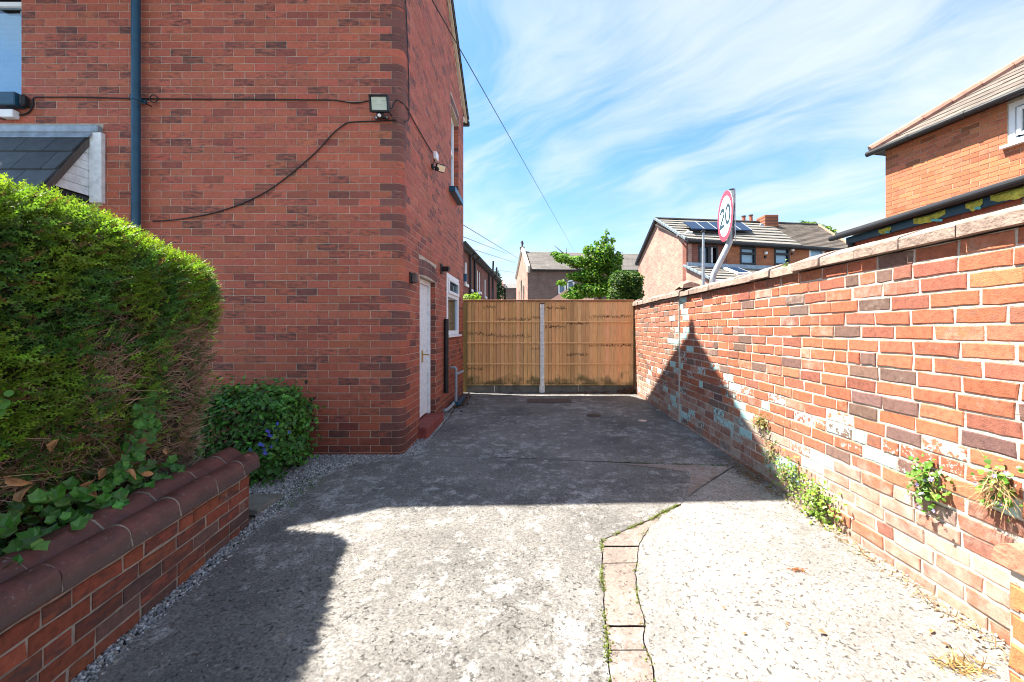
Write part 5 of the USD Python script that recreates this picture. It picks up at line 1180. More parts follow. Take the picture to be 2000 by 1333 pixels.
cables = [
    ('power_cable', 'thin black cable clipped level along the front wall to the floodlight', fw_pts([(48, 212), (62, 209), (66, 196), (74, 191), (150, 191), (272, 194), (400, 195), (560, 196), (650, 197), (690, 202), (724, 197)], 0.010), 0.0065),
    ('drooping_cable', 'black cable sweeping down the front wall from the corner to behind the hedge', fw_pts([(775, 236), (730, 238), (685, 240), (660, 254), (620, 296), (570, 340), (520, 376), (460, 404), (400, 421), (335, 431), (300, 433)], 0.010), 0.0065),
]
for nm_, lab, pts, r_ in cables:
    cb = emit(None, nm_, tube(smooth_path(pts), r_, 7), 'black_wire', label=lab, cat='cable')
sdp = lambda pts, n: [SD.p(1.447 * FPX / (VX - px), CAM_H - (py - VY) / FPX * (1.447 * FPX / (VX - px)), n) for px, py in pts]
emit(None, 'lamp_cable', tube(smooth_path([at(758, 205, 4.43), at(765, 212, 4.44), at(770, 200, 4.44), at(776, 196, 4.44), np.array([-1.449, 4.53, 3.94])] + sdp([(795, 215), (815, 252), (843, 299)], 0.012)), 0.0065, 7), 'black_wire', label='black cable running round the corner from the floodlight to the junction box', cat='cable')
emit(None, 'riser_cable', tube(smooth_path(sdp([(790, 2), (793, 60), (796, 150), (797, 228), (795, 236), (789, 238)], 0.012)), 0.006, 7), 'black_wire', label='thin vertical cable just round the corner on the gable wall', cat='cable')
lp = thing('cable_loop', 'small coil of black cable beside the navy downpipe', 'cable', tuple(at(300, 190, 4.43)))
a_ = np.linspace(0, 2 * np.pi * 1.2, 26)
emit(lp, 'coil', tube([at(300, 193, 4.435) + [0.042 * math.cos(t), 0, 0.042 * math.sin(t)] for t in a_], 0.006, 6), 'black_wire')
emit(lp, 'tail', tube([at(268, 200, 4.33), at(284, 203, 4.335), at(296, 208, 4.43)], 0.007, 6), 'black_wire')
jb = emit(None, 'junction_box', FR.box(-5.865, -5.72, 3.735, 3.825, 0.0, 0.07, 0.008), 'white_plastic', label='white plastic box under the navy window sill', cat='junction box')
emit(None, 'box_cable', tube(smooth_path(fw_pts([(0, 232), (12, 234), (16, 224)], 0.01) ), 0.006, 6), 'black_wire', label='short cable entering the white box from the left', cat='cable')
emit(None, 'sill_cable', tube(smooth_path(fw_pts([(41, 226), (58, 221), (66, 208), (67, 198)], 0.012)), 0.0075, 6), 'black_wire', label='black cable looping from the white box round the sill end', cat='cable')
jp = 5.88
emit(None, 'junction_box', SD.box(jp - 0.065, jp + 0.065, 3.885, 3.995, 0.0, 0.05, 0.008), 'white_plastic', label='white junction box on the gable wall above the small floodlight', cat='junction box')
F2 = thing('floodlight', 'small slim floodlight with a warm lens on the gable wall', 'floodlight', (-1.35, 5.8, 3.73))
h = np.array([-1.335, 5.80, 3.735]); hn = np.array([0.62, -0.62, -0.48]); hn /= np.linalg.norm(hn); hx_ = np.cross(hn, [0, 0, 1.0]); hx_ /= np.linalg.norm(hx_); AX2 = np.array([hx_, hn, np.cross(hx_, hn)])
emit(F2, 'body', bevbox(h, (0.16, 0.03, 0.11), 0.008, AX2), 'black_plastic')
emit(F2, 'lens', bevbox(h + hn * 0.015, (0.135, 0.006, 0.085), 0.002, AX2), 'lens_warm')
emit(F2, 'bracket', merge([SD.box(5.70, 5.78, 3.70, 3.76, 0, 0.03), tube([SD.p(5.74, 3.73, 0.02), h - hn * 0.01], 0.012, 8)]), 'black_plastic')
m = trimesh.creation.icosphere(2, 0.028); m.apply_translation([-1.36, 5.70, 3.685]); emit(F2, 'sensor', m, 'black_plastic', smooth=True)
emit(None, 'lamp_wire', tube([SD.p(jp, 3.89, 0.01), SD.p(5.80, 3.80, 0.012), SD.p(5.75, 3.75, 0.015)], 0.006, 6), 'black_wire', label='short wire between the junction box and the small floodlight', cat='cable')
wl = thing('wall_light', 'small dark square wall light left of the door', 'wall light', (-1.44, 4.73, 2.0))
emit(wl, 'back_plate', SD.box(4.685, 4.80, 1.94, 2.07, 0.0, 0.02, 0.004), 'black_plastic'); emit(wl, 'shade', SD.box(4.70, 4.79, 1.95, 2.06, 0.02, 0.075, 0.01), 'iron')
w2l = thing('wall_light', 'black cylinder wall light above the ground-floor window corner', 'wall light', (-1.44, 6.32, 2.36))
emit(w2l, 'back_plate', SD.box(6.27, 6.37, 2.27, 2.43, 0.0, 0.022, 0.006), 'black_plastic'); emit(w2l, 'cylinder', tube([SD.p(6.32, 2.35, 0.02), SD.p(6.30, 2.345, 0.13)], 0.042, 16), 'black_plastic')
emit(HOUSE, 'vent_pipe', tube([SD.p(6.50, 0.36, 0.045), SD.p(6.50, 1.56, 0.045)], 0.038, 12), 'black_plastic')
wp = emit(HOUSE, 'waste_pipe', merge([tube(smooth_path([SD.p(7.02, 0.72, 0.0), SD.p(7.02, 0.72, 0.07), SD.p(7.03, 0.68, 0.10), SD.p(7.03, 0.20, 0.10), SD.p(7.03, 0.09, 0.10)], 5), 0.024, 12), tube([SD.p(7.03, 0.60, 0.10), SD.p(7.72, 0.58, 0.10)], 0.024, 12)]), 'grey_plastic')
emit(wp, 'collar', tube([SD.p(7.03, 0.62, 0.10), SD.p(7.03, 0.56, 0.10)], 0.031, 12), 'grey_plastic')
emit(HOUSE, 'drain_pipe', tube(smooth_path([SD.p(6.35, 0.10, 0.04), SD.p(6.52, 0.095, 0.07), SD.p(6.78, 0.105, 0.08), SD.p(6.95, 0.11, 0.08)], 4), 0.026, 12), 'grey_plastic')
emit(HOUSE, 'gully', merge([SD.box(6.92, 7.55, 0.06, 0.13, 0.03, 0.17, 0.01)]), 'navy_plastic')
# ------------------------------------------------------------------ the speed limit sign behind the wall
SG = thing('speed_sign', 'round red-ringed 20 speed limit sign on a cranked grey post behind the wall', 'road sign', (2.72, 6.0, 0))
YS = 6.0
base_ = at(1391.5, 560, YS); base_[2] = -0.1
p1 = at(1391.5, 541, YS); p2 = at(1427, 470, YS); p3 = at(1429.5, 373, YS)
b1 = p1 + (p2 - p1) * 0.06; b2 = p2 + (p1 - p2) * 0.06
emit(SG, 'post', tube([base_, p1 - [0, 0, 0.06], b1, b2, p2 + [0.003, 0, 0.05], p3], 0.043, 16), 'galvanised', smooth=40)
emit(SG, 'post_cap', tube([p3, p3 + [0, 0, 0.02]], 0.045, 14), 'black_plastic')
sn = np.array([-0.985, 0.17, 0.0]); sn /= np.linalg.norm(sn); su = np.array([sn[1], -sn[0], 0]) * 1.0
if su[1] > 0: su = -su                                      # reads from the far side towards the eye's right
RS = 0.372
cen = at(1416.5, 423, YS - 0.02)
def disc(c, r_, t, n=48, inner=0.0):
    a = np.linspace(0, 2 * np.pi, n, endpoint=False)
    ring = lambda rad, off: c + rad * (np.cos(a)[:, None] * su + np.sin(a)[:, None] * np.array([0, 0, 1.0])) + sn * off
    if inner:
        v = np.vstack([ring(r_, 0), ring(r_, t), ring(inner, t), ring(inner, 0)]); f = []
        for k in range(3):
            for j in range(n):
                j2 = (j + 1) % n; f += [[k * n + j, k * n + j2, (k + 1) * n + j2], [k * n + j, (k + 1) * n + j2, (k + 1) * n + j]]
        return v, np.array(f)
    v = np.vstack([ring(r_, 0), ring(r_, t), [c], [c + sn * t]]); f = []
    for j in range(n):
        j2 = (j + 1) % n; f += [[j, j2, n + j2], [j, n + j2, n + j], [2 * n, j2, j], [2 * n + 1, n + j, n + j2]]
    return v, np.array(f)
plate_ = emit(SG, 'plate', disc(cen, RS, 0.004), 'sign_white')
emit(plate_, 'red_ring', disc(cen + sn * 0.0045, RS, 0.0012, inner=RS * 0.80), 'sign_red')
# the numerals as strokes
def stroke(poly, wdt): return LineString(poly).buffer(wdt / 2, cap_style='flat', join_style='round')
H = 0.30
arc2 = [(0.125 + 0.092 * math.cos(t), H - 0.088 + 0.066 * math.sin(t)) for t in np.linspace(2.85, -0.65, 14)]
two = stroke([(x, y) for x, y in arc2] + [(0.05, 0.06), (0.032, 0.03)], 0.058).union(shapely.box(0.005, 0.0, 0.24, 0.048))
zero = shapely.affinity.scale(Point(0, 0).buffer(1.0, 24), 0.128, H / 2).difference(shapely.affinity.scale(Point(0, 0).buffer(1.0, 24), 0.066, H / 2 - 0.048))
for g, off in ((two, -0.265), (zero, 0.135)):
    m = trimesh.creation.extrude_polygon(g, 0.0012, engine='earcut'); v = np.asarray(m.vertices)
    o = cen + sn * 0.0046 + su * off + np.array([0, 0, -H / 2 if g is two else 0.0])
    emit(plate_, 'numeral', (o + v[:, :1] * su + v[:, 1:2] * np.array([0, 0, 1.0]) + v[:, 2:] * sn, np.asarray(m.faces)), 'sign_black')
for dz in (0.17, -0.17):
    emit(SG, 'clamp', bevbox(np.array([*(cen[:2] * 0.5 + p3[:2] * 0.5), cen[2] + dz]) + [0.005, 0.0, 0], (0.10, 0.10, 0.035), 0.005), 'galvanised')
# the plate on the other face of the post, edge on
bc = at(1436, 421, YS + 0.03)
emit(SG, 'back_plate', bevbox(bc, (0.008, 0.30, 0.74), 0.003, np.array([[0.883, -0.47, 0], [0.47, 0.883, 0], [0, 0, 1]])), 'galvanised')
# ------------------------------------------------------------------ the thin lamp post and the bracket lamp
LPZ = 13.0
lpo = at(1373.5, 585, LPZ)
LPP = thing('street_lamp', 'thin grey steel lamp post standing behind the garden wall', 'lamp post', (lpo[0], LPZ, 0))
emit(LPP, 'post', tube([[lpo[0], LPZ, -0.1], [lpo[0], LPZ, 2.2], at(1373.5, 455, LPZ)], [0.055, 0.055, 0.036], 12), 'galvanised', smooth=40)
tp = at(1373.5, 453, LPZ); emit(LPP, 'head', merge([tube([tp, tp + [0, 0, 0.05]], 0.06, 12), bevbox(tp + [-0.04, 0, 0.0], (0.09, 0.05, 0.04), 0.01)]), 'black_plastic')

# ------------------------------------------------------------------ the neighbour's house on the right
NB = thing('neighbour_house', 'orange brick house with hipped roof and a black-trimmed extension on the right', 'house', (5.5, 5.5, 0))
A_, B_ = np.array([6.82, 7.72, 0]), np.array([7.56, 4.12, 0])
nu = (B_ - A_) / np.linalg.norm(B_ - A_); nn_ = np.array([nu[1], -nu[0], 0]); nn_ = nn_ if nn_[0] < 0 else -nn_
NF = Frame(A_, nu, nn_); LEN = float(np.linalg.norm(B_ - A_)) + 1.2
EZ = 4.90
wx0 = 1.725
win = (wx0, wx0 + 1.2, 4.17, 4.79)
wp_ = shapely.box(0.0, -0.1, LEN, EZ).difference(shapely.box(win[0], win[2], win[1], win[3]))
emit(NB, 'wall', plate(NF, wp_, -0.006, -0.25), 'house_mortar')
far_side = Frame(A_, -nn_, -nu)
emit(NB, 'side_wall', far_side.box(0.03, 5.0, -0.1, EZ, -0.26, -0.004, 0.002), 'semi_front_brick')
items = []
for k in range(int((EZ - 2.2) / 0.079)):
    z0 = 2.25 + k * 0.079; z1 = z0 + 0.079; u = -0.115 if k % 2 else 0.0
    while u < LEN:
        for a, b in cut_holes(max(u, 0), min(u + 0.233, LEN), z0, min(z1, EZ), [win]):
            r = np.random.default_rng(int(a * 1000) + 77 * k + 20000)
            t = np.array((0.45, 0.150, 0.070)) * (1 + r.normal(0, 0.09)) * (1 + r.normal(0, 0.04, 3))
            if r.random() < 0.12: t *= 0.75
            items.append((brick(NF, a + 0.0035, b - 0.0035, z0 + 0.0035, min(z1, EZ) - 0.0035, r, depth=0.015, c=0.003, jit=0.0012), t, (r.choice([0.1, 0.2, 0.35]), 0, 0.12), (b - a) * (1.2 if a > 0.4 else 1.0) if z0 > 2.9 and a < 3.3 else 0.01))
        u += 0.233
bricks_out(NB, items, 'house_brick', 270)
nw = upvc(NB, 'window', win[0], win[1], win[2], win[3], -0.02, [], fr=NF, w=0.075)
emit(nw, 'inner_frame', merge([NF.box(win[0] + 0.10, win[0] + 0.14, win[2] + 0.1, win[3] - 0.1, -0.055, 0.0), NF.box(win[0] + 0.10, win[1] - 0.1, win[2] + 0.1, win[2] + 0.14, -0.055, -0.001), NF.box(win[0] + 0.10, win[1] - 0.1, win[3] - 0.14, win[3] - 0.1, -0.055, -0.001)]), 'white_plastic')
emit(nw, 'sill', NF.box(win[0] - 0.05, win[1] + 0.05, win[2] - 0.045, win[2] - 0.002, -0.02, 0.07), 'white_plastic')
emit(nw, 'blind', NF.box(win[0], win[1], win[2], win[3], -0.2, -0.19), 'curtain')
# hipped roof: the slope to us, its hip, the far slope
OV = 0.15
ev = NF.p(np.array([-OV, LEN]), EZ - 0.02, OV)
rise, run = 2.3, 3.0
rg = np.array([NF.p(run, EZ - 0.02 + rise, OV - run - OV), NF.p(LEN + 2, EZ - 0.02 + rise, OV - run - OV)])
bk = NF.p(-OV, EZ - 0.02, -6.3)
rv = np.array([ev[0], ev[1], rg[1], rg[0], bk]); dn = np.array([0, 0, -0.06])
rfv = np.vstack([rv, rv + dn]); rff = [[0, 1, 2], [0, 2, 3], [0, 3, 4], [5, 7, 6], [5, 8, 7], [5, 9, 8], [0, 5, 6], [0, 6, 1], [0, 4, 9], [0, 9, 5]]
nroof = emit(NB, 'roof', (rfv, np.array(rff)), 'dark_roof')
# tiles laid in courses on that slope
def tile_slope(parent, P00, P10, P01, P11, nc, tw, mat, col, seed, th=0.014, name='roof_tile', limit=300, var=0.13):
    """Courses of tiles between the eaves P00-P10 and the top P01-P11."""
    r = np.random.default_rng(seed); out = []
    P00, P10, P01, P11 = map(np.asarray, (P00, P10, P01, P11))
    nrm = np.cross(P10 - P00, P01 - P00); nrm = nrm / np.linalg.norm(nrm); nrm = nrm if nrm[2] > 0 else -nrm
    for c in range(nc):
        t0, t1 = c / nc, (c + 1.12) / nc; t1 = min(t1, 1)
        a0, a1 = P00 + (P01 - P00) * t0, P10 + (P11 - P10) * t0; b0, b1 = P00 + (P01 - P00) * t1, P10 + (P11 - P10) * t1
        L_ = np.linalg.norm(a1 - a0); n_ = max(1, int(round(L_ / tw))); sh_ = 0.5 * (c % 2)
        for i in range(-1, n_ + 1):
            s0, s1 = np.clip((i + sh_) / n_, 0, 1), np.clip((i + 1 + sh_) / n_, 0, 1)
            if s1 - s0 < 0.1 / n_: continue
            g = 0.012 / max(n_, 1)
            lo0, lo1 = a0 + (a1 - a0) * (s0 + g), a0 + (a1 - a0) * (s1 - g); hi0, hi1 = b0 + (b1 - b0) * (s0 + g), b0 + (b1 - b0) * (s1 - g)
            l = th + r.normal(0, 0.0015)
            v = np.array([lo0 + nrm * l, lo1 + nrm * l, hi1 + nrm * 0.002, hi0 + nrm * 0.002, lo0 + nrm * 0.001, lo1 + nrm * 0.001])
            f = np.array([[0, 1, 2], [0, 2, 3], [4, 5, 1], [4, 1, 0], [4, 0, 3], [5, 2, 1]])
            out.append(((v, f), np.array(col) * (1 + r.normal(0, var)), (0, 0, 0), (s1 - s0) * L_ / (1 + c * 0.1)))
    order = sorted(range(len(out)), key=lambda i: -out[i][3])
    for i in order[:limit]: emit(parent, name, out[i][0], mat, tint=out[i][1])
    left = [out[i] for i in order[limit:]]
    if left: emit(parent, name + 's', merge([x[0] for x in left]), mat, tint=np.vstack([np.broadcast_to(x[1], (len(x[0][0]), 3)) for x in left]), kind='stuff')
tile_slope(nroof, ev[0], ev[1], rg[0], rg[1], 15, 0.27, 'roof_tile_mat', (0.14, 0.115, 0.095), 5)
for i in range(12):
    t0, t1 = i / 12, (i + 1) / 12
    p, q_ = ev[0] + (rg[0] - ev[0]) * t0, ev[0] + (rg[0] - ev[0]) * t1
    emit(nroof, 'hip_tile', tube([p + [0, 0, 0.015], q_ + [0, 0, 0.03]], [0.105, 0.09], 10), 'roof_tile_mat', tint=np.array((0.34, 0.175, 0.13)) * (1 + 0.12 * math.sin(i * 2.1)))
gut = NF.p(np.array([-OV - 0.04, LEN]), EZ - 0.07, OV + 0.05)
emit(NB, 'gutter', tube([gut[0], gut[1]], 0.05, 12), 'black_plastic')
for u_ in (0.5, 1.3, 2.1, 2.9): emit(NB, 'gutter_bracket', tube([NF.p(u_, EZ - 0.07, OV + 0.05), NF.p(u_ + 0.05, EZ - 0.07, OV + 0.05)], 0.056, 12), 'black_plastic')
emit(NB, 'soffit', NF.box(-OV, LEN, EZ - 0.07, EZ - 0.03, -0.2, OV, 0.004), 'black_plastic')
# single-storey extension, its torn fascia showing yellow foam
XE = 4.02; EF2 = Frame((XE, 0, 0), (0, 1, 0), (-1, 0, 0)); ZG = 2.585
emit(NB, 'extension_wall', merge([box(XE + 0.006, XE + 0.25, 1.0, 5.05, -0.1, ZG - 0.05), box(XE + 0.26, 6.9, 4.85, 5.049, -0.1, ZG - 0.05)]), 'house_mortar')
for k in range(10):
    z0 = 1.72 + k * 0.079; u = 2.0 + (0.115 if k % 2 else 0)
    while u < 5.05:
        a, b = u, min(u + 0.233, 5.05); u += 0.233
        if b - a < 0.04 or z0 > 2.47: continue
        if a < 3.12 and z0 > 2.15: continue
        r = np.random.default_rng(int(a * 1000) + k * 55 + 31000)
        emit(NB, 'extension_brick', brick(EF2, a + 0.0035, b - 0.0035, z0 + 0.0035, z0 + 0.0755, r, depth=0.015, c=0.003, jit=0.001), 'house_brick', tint=np.array((0.36, 0.10, 0.06)) * (1 + r.normal(0, 0.1)), wear=(0.25, 0, 0.1))
emit(NB, 'extension_window', EF2.box(1.6, 3.10, 2.05, 2.36, 0.0, 0.02), 'white_plastic')
emit(NB, 'black_lintel', EF2.box(3.90, 4.56, 2.365, 2.412, 0.0, 0.018), 'black_plastic')
emit(NB, 'fascia', EF2.box(1.2, 5.06, 2.472, 2.555, 0.02, 0.05, 0.004), 'navy_plastic')
emit(NB, 'extension_roof', bb(XE - 0.12, 6.92, 1.0, 5.16, 2.605, 2.63, 0.005), 'dark_roof')
emit(NB, 'extension_gutter', tube([(XE - 0.12, 1.0, ZG), (XE - 0.12, 3.2, ZG + 0.005), (XE - 0.12, 5.22, ZG - 0.01)], 0.034, 12), 'black_plastic')
emit(NB, 'extension_downpipe', tube([(XE - 0.03, 5.0, 0.0), (XE - 0.03, 5.0, 2.48)], 0.034, 12), 'black_plastic')
emit(NB, 'pipe_bracket', tube([(XE - 0.03, 5.0, 2.36), (XE - 0.03, 5.0, 2.40)], 0.043, 12), 'white_plastic')
foam_rng = np.random.default_rng(8)
for (y0, y1, zt, zb) in ((4.42, 4.58, 2.54, 2.47), (3.84, 4.16, 2.55, 2.455), (3.52, 3.66, 2.55, 2.465), (3.06, 3.46, 2.555, 2.46), (2.25, 2.52, 2.555, 2.47)):
    pts = []
    for t in np.linspace(0, 1, 8):
        y_ = y0 + (y1 - y0) * t; dz = (zt - zb) * (0.45 + 0.55 * math.sin(math.pi * min(max(t, 0.05), 0.95))) * foam_rng.uniform(0.8, 1.1)
        for s in (0, 1): pts += [[XE - 0.055 - 0.025 * s * math.sin(math.pi * t), y_, zt - dz * 0.3 * s], [XE - 0.052, y_, zt - dz], [XE - 0.04, y_, zt]]
    v, f = hull(pts); m = trimesh.Trimesh(v, f).subdivide().subdivide(); v = np.asarray(m.vertices)
    v = v + (meshkit.fbm(v * 30, 3, 3)[:, None] - 0.5) * 0.03 * np.array([0.6, 0.5, 1.0])
    fo = emit(NB, 'insulation_foam', (v, np.asarray(m.faces)), 'foam_yellow')
    emit(fo, 'foil_edge', bevbox((XE - 0.062, y0 + (y1 - y0) * 0.22, zb + 0.012), (0.012, (y1 - y0) * 0.34, 0.022), 0.003, np.array([[1, 0, 0], [0, 0.96, 0.28], [0, -0.28, 0.96]])), 'foam_cyan')

# ------------------------------------------------------------------ the pair of houses with solar panels
SE = thing('semi_detached_house', 'brick house with solar panels, pale gable end and low lean-to behind the wall', 'house', (10.0, 19.0, 0))
g_near, g_far = at(1340, 642, 17.2), at(1247, 642, 23.4); g_near[2] = g_far[2] = 0
f_right = at(1662, 642, 19.3); f_right[2] = 0
ez = CAM_H + 172 / FPX * 17.2
gdir = (g_far - g_near); fdir = (f_right - g_near)
apex_g = at(1283, 430, 20.4); apz = apex_g[2]
GN = np.array([-gdir[1], gdir[0], 0]); GN /= np.linalg.norm(GN); GN = GN if GN[0] < 0 else -GN
GF = Frame(g_near, gdir, GN); glen = float(np.linalg.norm(gdir)); uap = float(np.dot(apex_g - g_near, GF.u))
FN = np.array([fdir[1], -fdir[0], 0]); FN /= np.linalg.norm(FN); FN = FN if FN[1] < 0 else -FN
SF = Frame(g_near, fdir, FN); flen = float(np.linalg.norm(fdir))
lean_u, lean_z1, lean_z0 = -2.15, CAM_H + 122 / FPX * 17.2, CAM_H + 96 / FPX * 15.1
gp = Polygon([(lean_u, -0.1), (glen, -0.1), (glen, ez), (uap, apz), (0, ez), (0, lean_z1), (lean_u, lean_z0)])
gw = emit(SE, 'gable_wall', plate(GF, gp.difference(shapely.box(3.0, 1.9, 3.52, 2.32)), 0.0, -0.25), 'semi_gable_brick')
sw_ = emit(SE, 'small_window', merge([GF.box(3.0, 3.06, 1.9, 2.32, -0.08, 0.0), GF.box(3.46, 3.52, 1.9, 2.32, -0.08, 0.0), GF.box(3.06, 3.46, 1.9, 1.96, -0.08, 0.0), GF.box(3.06, 3.46, 2.26, 2.32, -0.08, 0.0)]), 'black_plastic')
emit(sw_, 'pane', GF.box(3.06, 3.46, 1.96, 2.26, -0.06, -0.05, 0.001), 'pane_glass'); emit(sw_, 'room', GF.box(3.0, 3.52, 1.9, 2.32, -0.24, -0.23, 0.001), 'room_dark')
emit(SE, 'vent', GF.box(2.15, 2.27, 2.55, 2.66, 0, 0.06), 'black_plastic')
fz0 = 0.0
def sp(px, py):
    """A point of that house's front for a pixel: the ray meets its plane."""
    d = np.array([(px - VX) / FPX, 1.0, -(py - VY) / FPX]); o = np.array([0, 0, CAM_H])
    t = np.dot(g_near - o, FN) / np.dot(d, FN); q = o + d * t
    return float(np.dot(q - g_near, SF.u)), float(q[2])
wins = [(1363, 481, 1402, 517, 'black_plastic'), (1445, 484, 1476, 517, 'black_plastic'), (1512, 485, 1542, 518, 'black_plastic'), (1580, 486, 1610, 521, 'white_plastic'), (1645, 487, 1660, 522, 'white_plastic')]
fp = shapely.box(0, -0.1, flen, ez - 0.02); wr = []
for x0, y0, x1, y1, mt in wins:
    (ua, za), (ub, zb) = sp(x0, y1), sp(x1, y0); wr.append((ua, ub, za, zb, mt)); fp = fp.difference(shapely.box(ua, za, ub, zb))
u_mid = sp(1420, 500)[0]
emit(SE, 'front_wall', plate(SF, fp.intersection(shapely.box(u_mid, -1, flen, 20)), 0.0, -0.25), 'semi_front_brick')
emit(SE, 'front_wall', plate(SF, fp.intersection(shapely.box(0.0, -1, u_mid, 20)), 0.015, -0.25), 'terrace_brick', label='darker brown brick stretch beside the gable')
for i, (ua, ub, za, zb, mt) in enumerate(wr):
    w = 0.09
    fr_ = emit(SE, 'window', merge([SF.box(ua, ua + w, za, zb, -0.1, 0.02), SF.box(ub - w, ub, za, zb, -0.1, 0.02), SF.box(ua + w, ub - w, za, za + w, -0.1, 0.019), SF.box(ua + w, ub - w, zb - w, zb, -0.1, 0.019)]), mt)
    if i in (1, 2):
        zt = za + (zb - za) * 0.64
        emit(fr_, 'transom', SF.box(ua + w, ub - w, zt - 0.05, zt + 0.05, -0.1, 0.021), mt)
        emit(fr_, 'pane', SF.box(ua + w, ub - w, za + w, zt - 0.05, -0.05, -0.04, 0.001), 'pane_glass'); emit(fr_, 'pane', SF.box(ua + w, ub - w, zt + 0.05, zb - w, -0.05, -0.04, 0.001), 'pane_glass')
    elif i == 0:
        um = (ua + ub) / 2 + 0.05
        emit(fr_, 'mullion', SF.box(um - 0.06, um + 0.06, za + w, zb - w, -0.1, 0.021), mt)
        emit(fr_, 'pane', SF.box(ua + w, um - 0.06, za + w, zb - w, -0.05, -0.04, 0.001), 'pane_glass')
        emit(fr_, 'open_sash', SF.box(um + 0.10, um + 0.15, za + w, zb - w, -0.02, 0.05), 'white_plastic')
    else:
        emit(fr_, 'pane', SF.box(ua + w, ub - w, za + w, zb - w, -0.05, -0.04, 0.001), 'pane_glass')
    emit(fr_, 'blind' if i in (1, 2, 3) else 'room', SF.box(ua, ub, za, zb, -0.13, -0.12, 0.001) if i in (1, 2, 3) else SF.box(ua, ub, za, zb, -0.245, -0.235, 0.001), 'sky_tinted_white' if i in (1, 2, 3) else 'room_dark')  # close blinds in the sky-tinted white brighten these panes
for px, py in ((1494, 495), (1546, 489)):
    u_, z_ = sp(px, py); wlt = emit(SE, 'flue', merge([SF.box(u_ - 0.06, u_ + 0.06, z_ - 0.06, z_ + 0.06, 0, 0.12, 0.02)]), 'white_plastic'); emit(wlt, 'flue_bracket', SF.box(u_ - 0.05, u_ + 0.05, z_ - 0.22, z_ - 0.12, 0, 0.06), 'black_plastic')
# main roof with long tile courses
e0 = g_near + [0, 0, ez] + FN * 0.18 - SF.u * 0.12; r0_ = apex_g + [0, 0, 0.02] - SF.u * 0.10
u_split = sp(1560, 487)[0]
ridge_end = at(1500, 437, 21.3); e_end = SF.p(u_split, ez, 0.18)
hip_top, hip_end = at(1598, 441, 22.6), SF.p(flen + 0.1, ez - 0.03, 0.18)
def slab(pts, t=0.05):
    p = np.array(pts); n = len(p); v = np.vstack([p, p - [0, 0, t]]); f = []
    for i in range(1, n - 1): f += [[0, i, i + 1], [n, n + i + 1, n + i]]
    for i in range(n): j = (i + 1) % n; f += [[i, j, n + j], [i, n + j, n + i]]
    return v, np.array(f)
DZ = np.array([0, 0, 0.25])
sroof = emit(SE, 'roof', slab([e0, e_end, ridge_end - DZ, r0_ - DZ]), 'dark_roof')
back_e = GF.p(glen + 0.15, ez, 0.12)
emit(SE, 'back_roof', slab([r0_ - [0, 0, 0.03], at(1600, 445, 24), at(1640, 500, 30), back_e + [0, 0, -0.03]]), 'dark_roof')
tile_slope(sroof, e0 + [0, 0, 0.01], e_end + [0, 0, 0.01], r0_ + [0, 0, 0.01], ridge_end + [0, 0, 0.01], 8, 0.45, 'roof_tile_mat', (0.20, 0.185, 0.165), 6, th=0.055, var=0.05)
sroof2 = emit(SE, 'older_roof', slab([e_end, hip_end, hip_top - DZ, ridge_end - DZ]), 'dark_roof')
tile_slope(sroof2, e_end + [0, 0, 0.01], hip_end + [0, 0, 0.01], ridge_end + [0, 0, 0.01], hip_top + [0, 0, 0.01], 18, 0.42, 'roof_tile_mat', (0.145, 0.12, 0.10), 7, th=0.035)
hip3 = at(1668, 495, 25)
emit(SE, 'hip_roof', slab([hip_end + [0, 0, -0.005], hip3, hip_top]), 'dark_roof')
for i in range(12):
    p, q_ = hip_top + (hip_end - hip_top) * i / 12, hip_top + (hip_end - hip_top) * (i + 1) / 12
    emit(sroof2, 'hip_tile', tube([p + [0, 0, 0.02], q_ + [0, 0, 0.02]], 0.09, 8), 'roof_tile_mat', tint=(0.30, 0.17, 0.11))
for i in range(16):
    p, q_ = e0 + (r0_ - e0) * i / 16, e0 + (r0_ - e0) * (i + 1) / 16
    emit(sroof, 'verge_cap', bevbox((p + q_) / 2 + [0, 0, 0.03], (0.12, float(np.linalg.norm(q_ - p)) * 0.97, 0.12), 0.015, np.array([SF.u, (q_ - p) / np.linalg.norm(q_ - p), np.cross(SF.u, (q_ - p) / np.linalg.norm(q_ - p))])), 'slate', tint=(0.16, 0.20, 0.22))
emit(SE, 'back_verge', tube([r0_ + [0, 0, 0.02], back_e + [0, 0, 0.02]], 0.07, 6), 'slate', tint=(0.10, 0.12, 0.15))
emit(SE, 'gutter', tube([e0 - [0, 0, 0.06] + FN * 0.05, e_end - [0, 0, 0.06] + FN * 0.05, hip_end - [0, 0, 0.06] + FN * 0.05], 0.07, 8), 'black_plastic')
emit(SE, 'soffit', SF.box(0, flen, ez - 0.14, ez - 0.06, 0.0, 0.2), 'black_plastic')
emit(SE, 'ridge_line', tube([r0_ + [0, 0, 0.05], ridge_end + [0, 0, 0.05], hip_top + [0, 0, 0.04]], 0.07, 8), 'dark_roof')
def on_plane(px, py, p0, p1, p2, lift):
    n = np.cross(p1 - p0, p2 - p0); n /= np.linalg.norm(n); n = n if n[2] > 0 else -n
    d = np.array([(px - VX) / FPX, 1.0, -(py - VY) / FPX]); o = np.array([0, 0, CAM_H]); t = np.dot(p0 + n * lift - o, n) / np.dot(d, n); return o + d * t
pt0, pt1 = on_plane(1334, 433, e0, e_end, r0_, 0.30), on_plane(1449, 435, e0, e_end, r0_, 0.30)
pb0, pb1 = on_plane(1352, 446.5, e0, e_end, r0_, 0.30), on_plane(1470, 450, e0, e_end, r0_, 0.30)
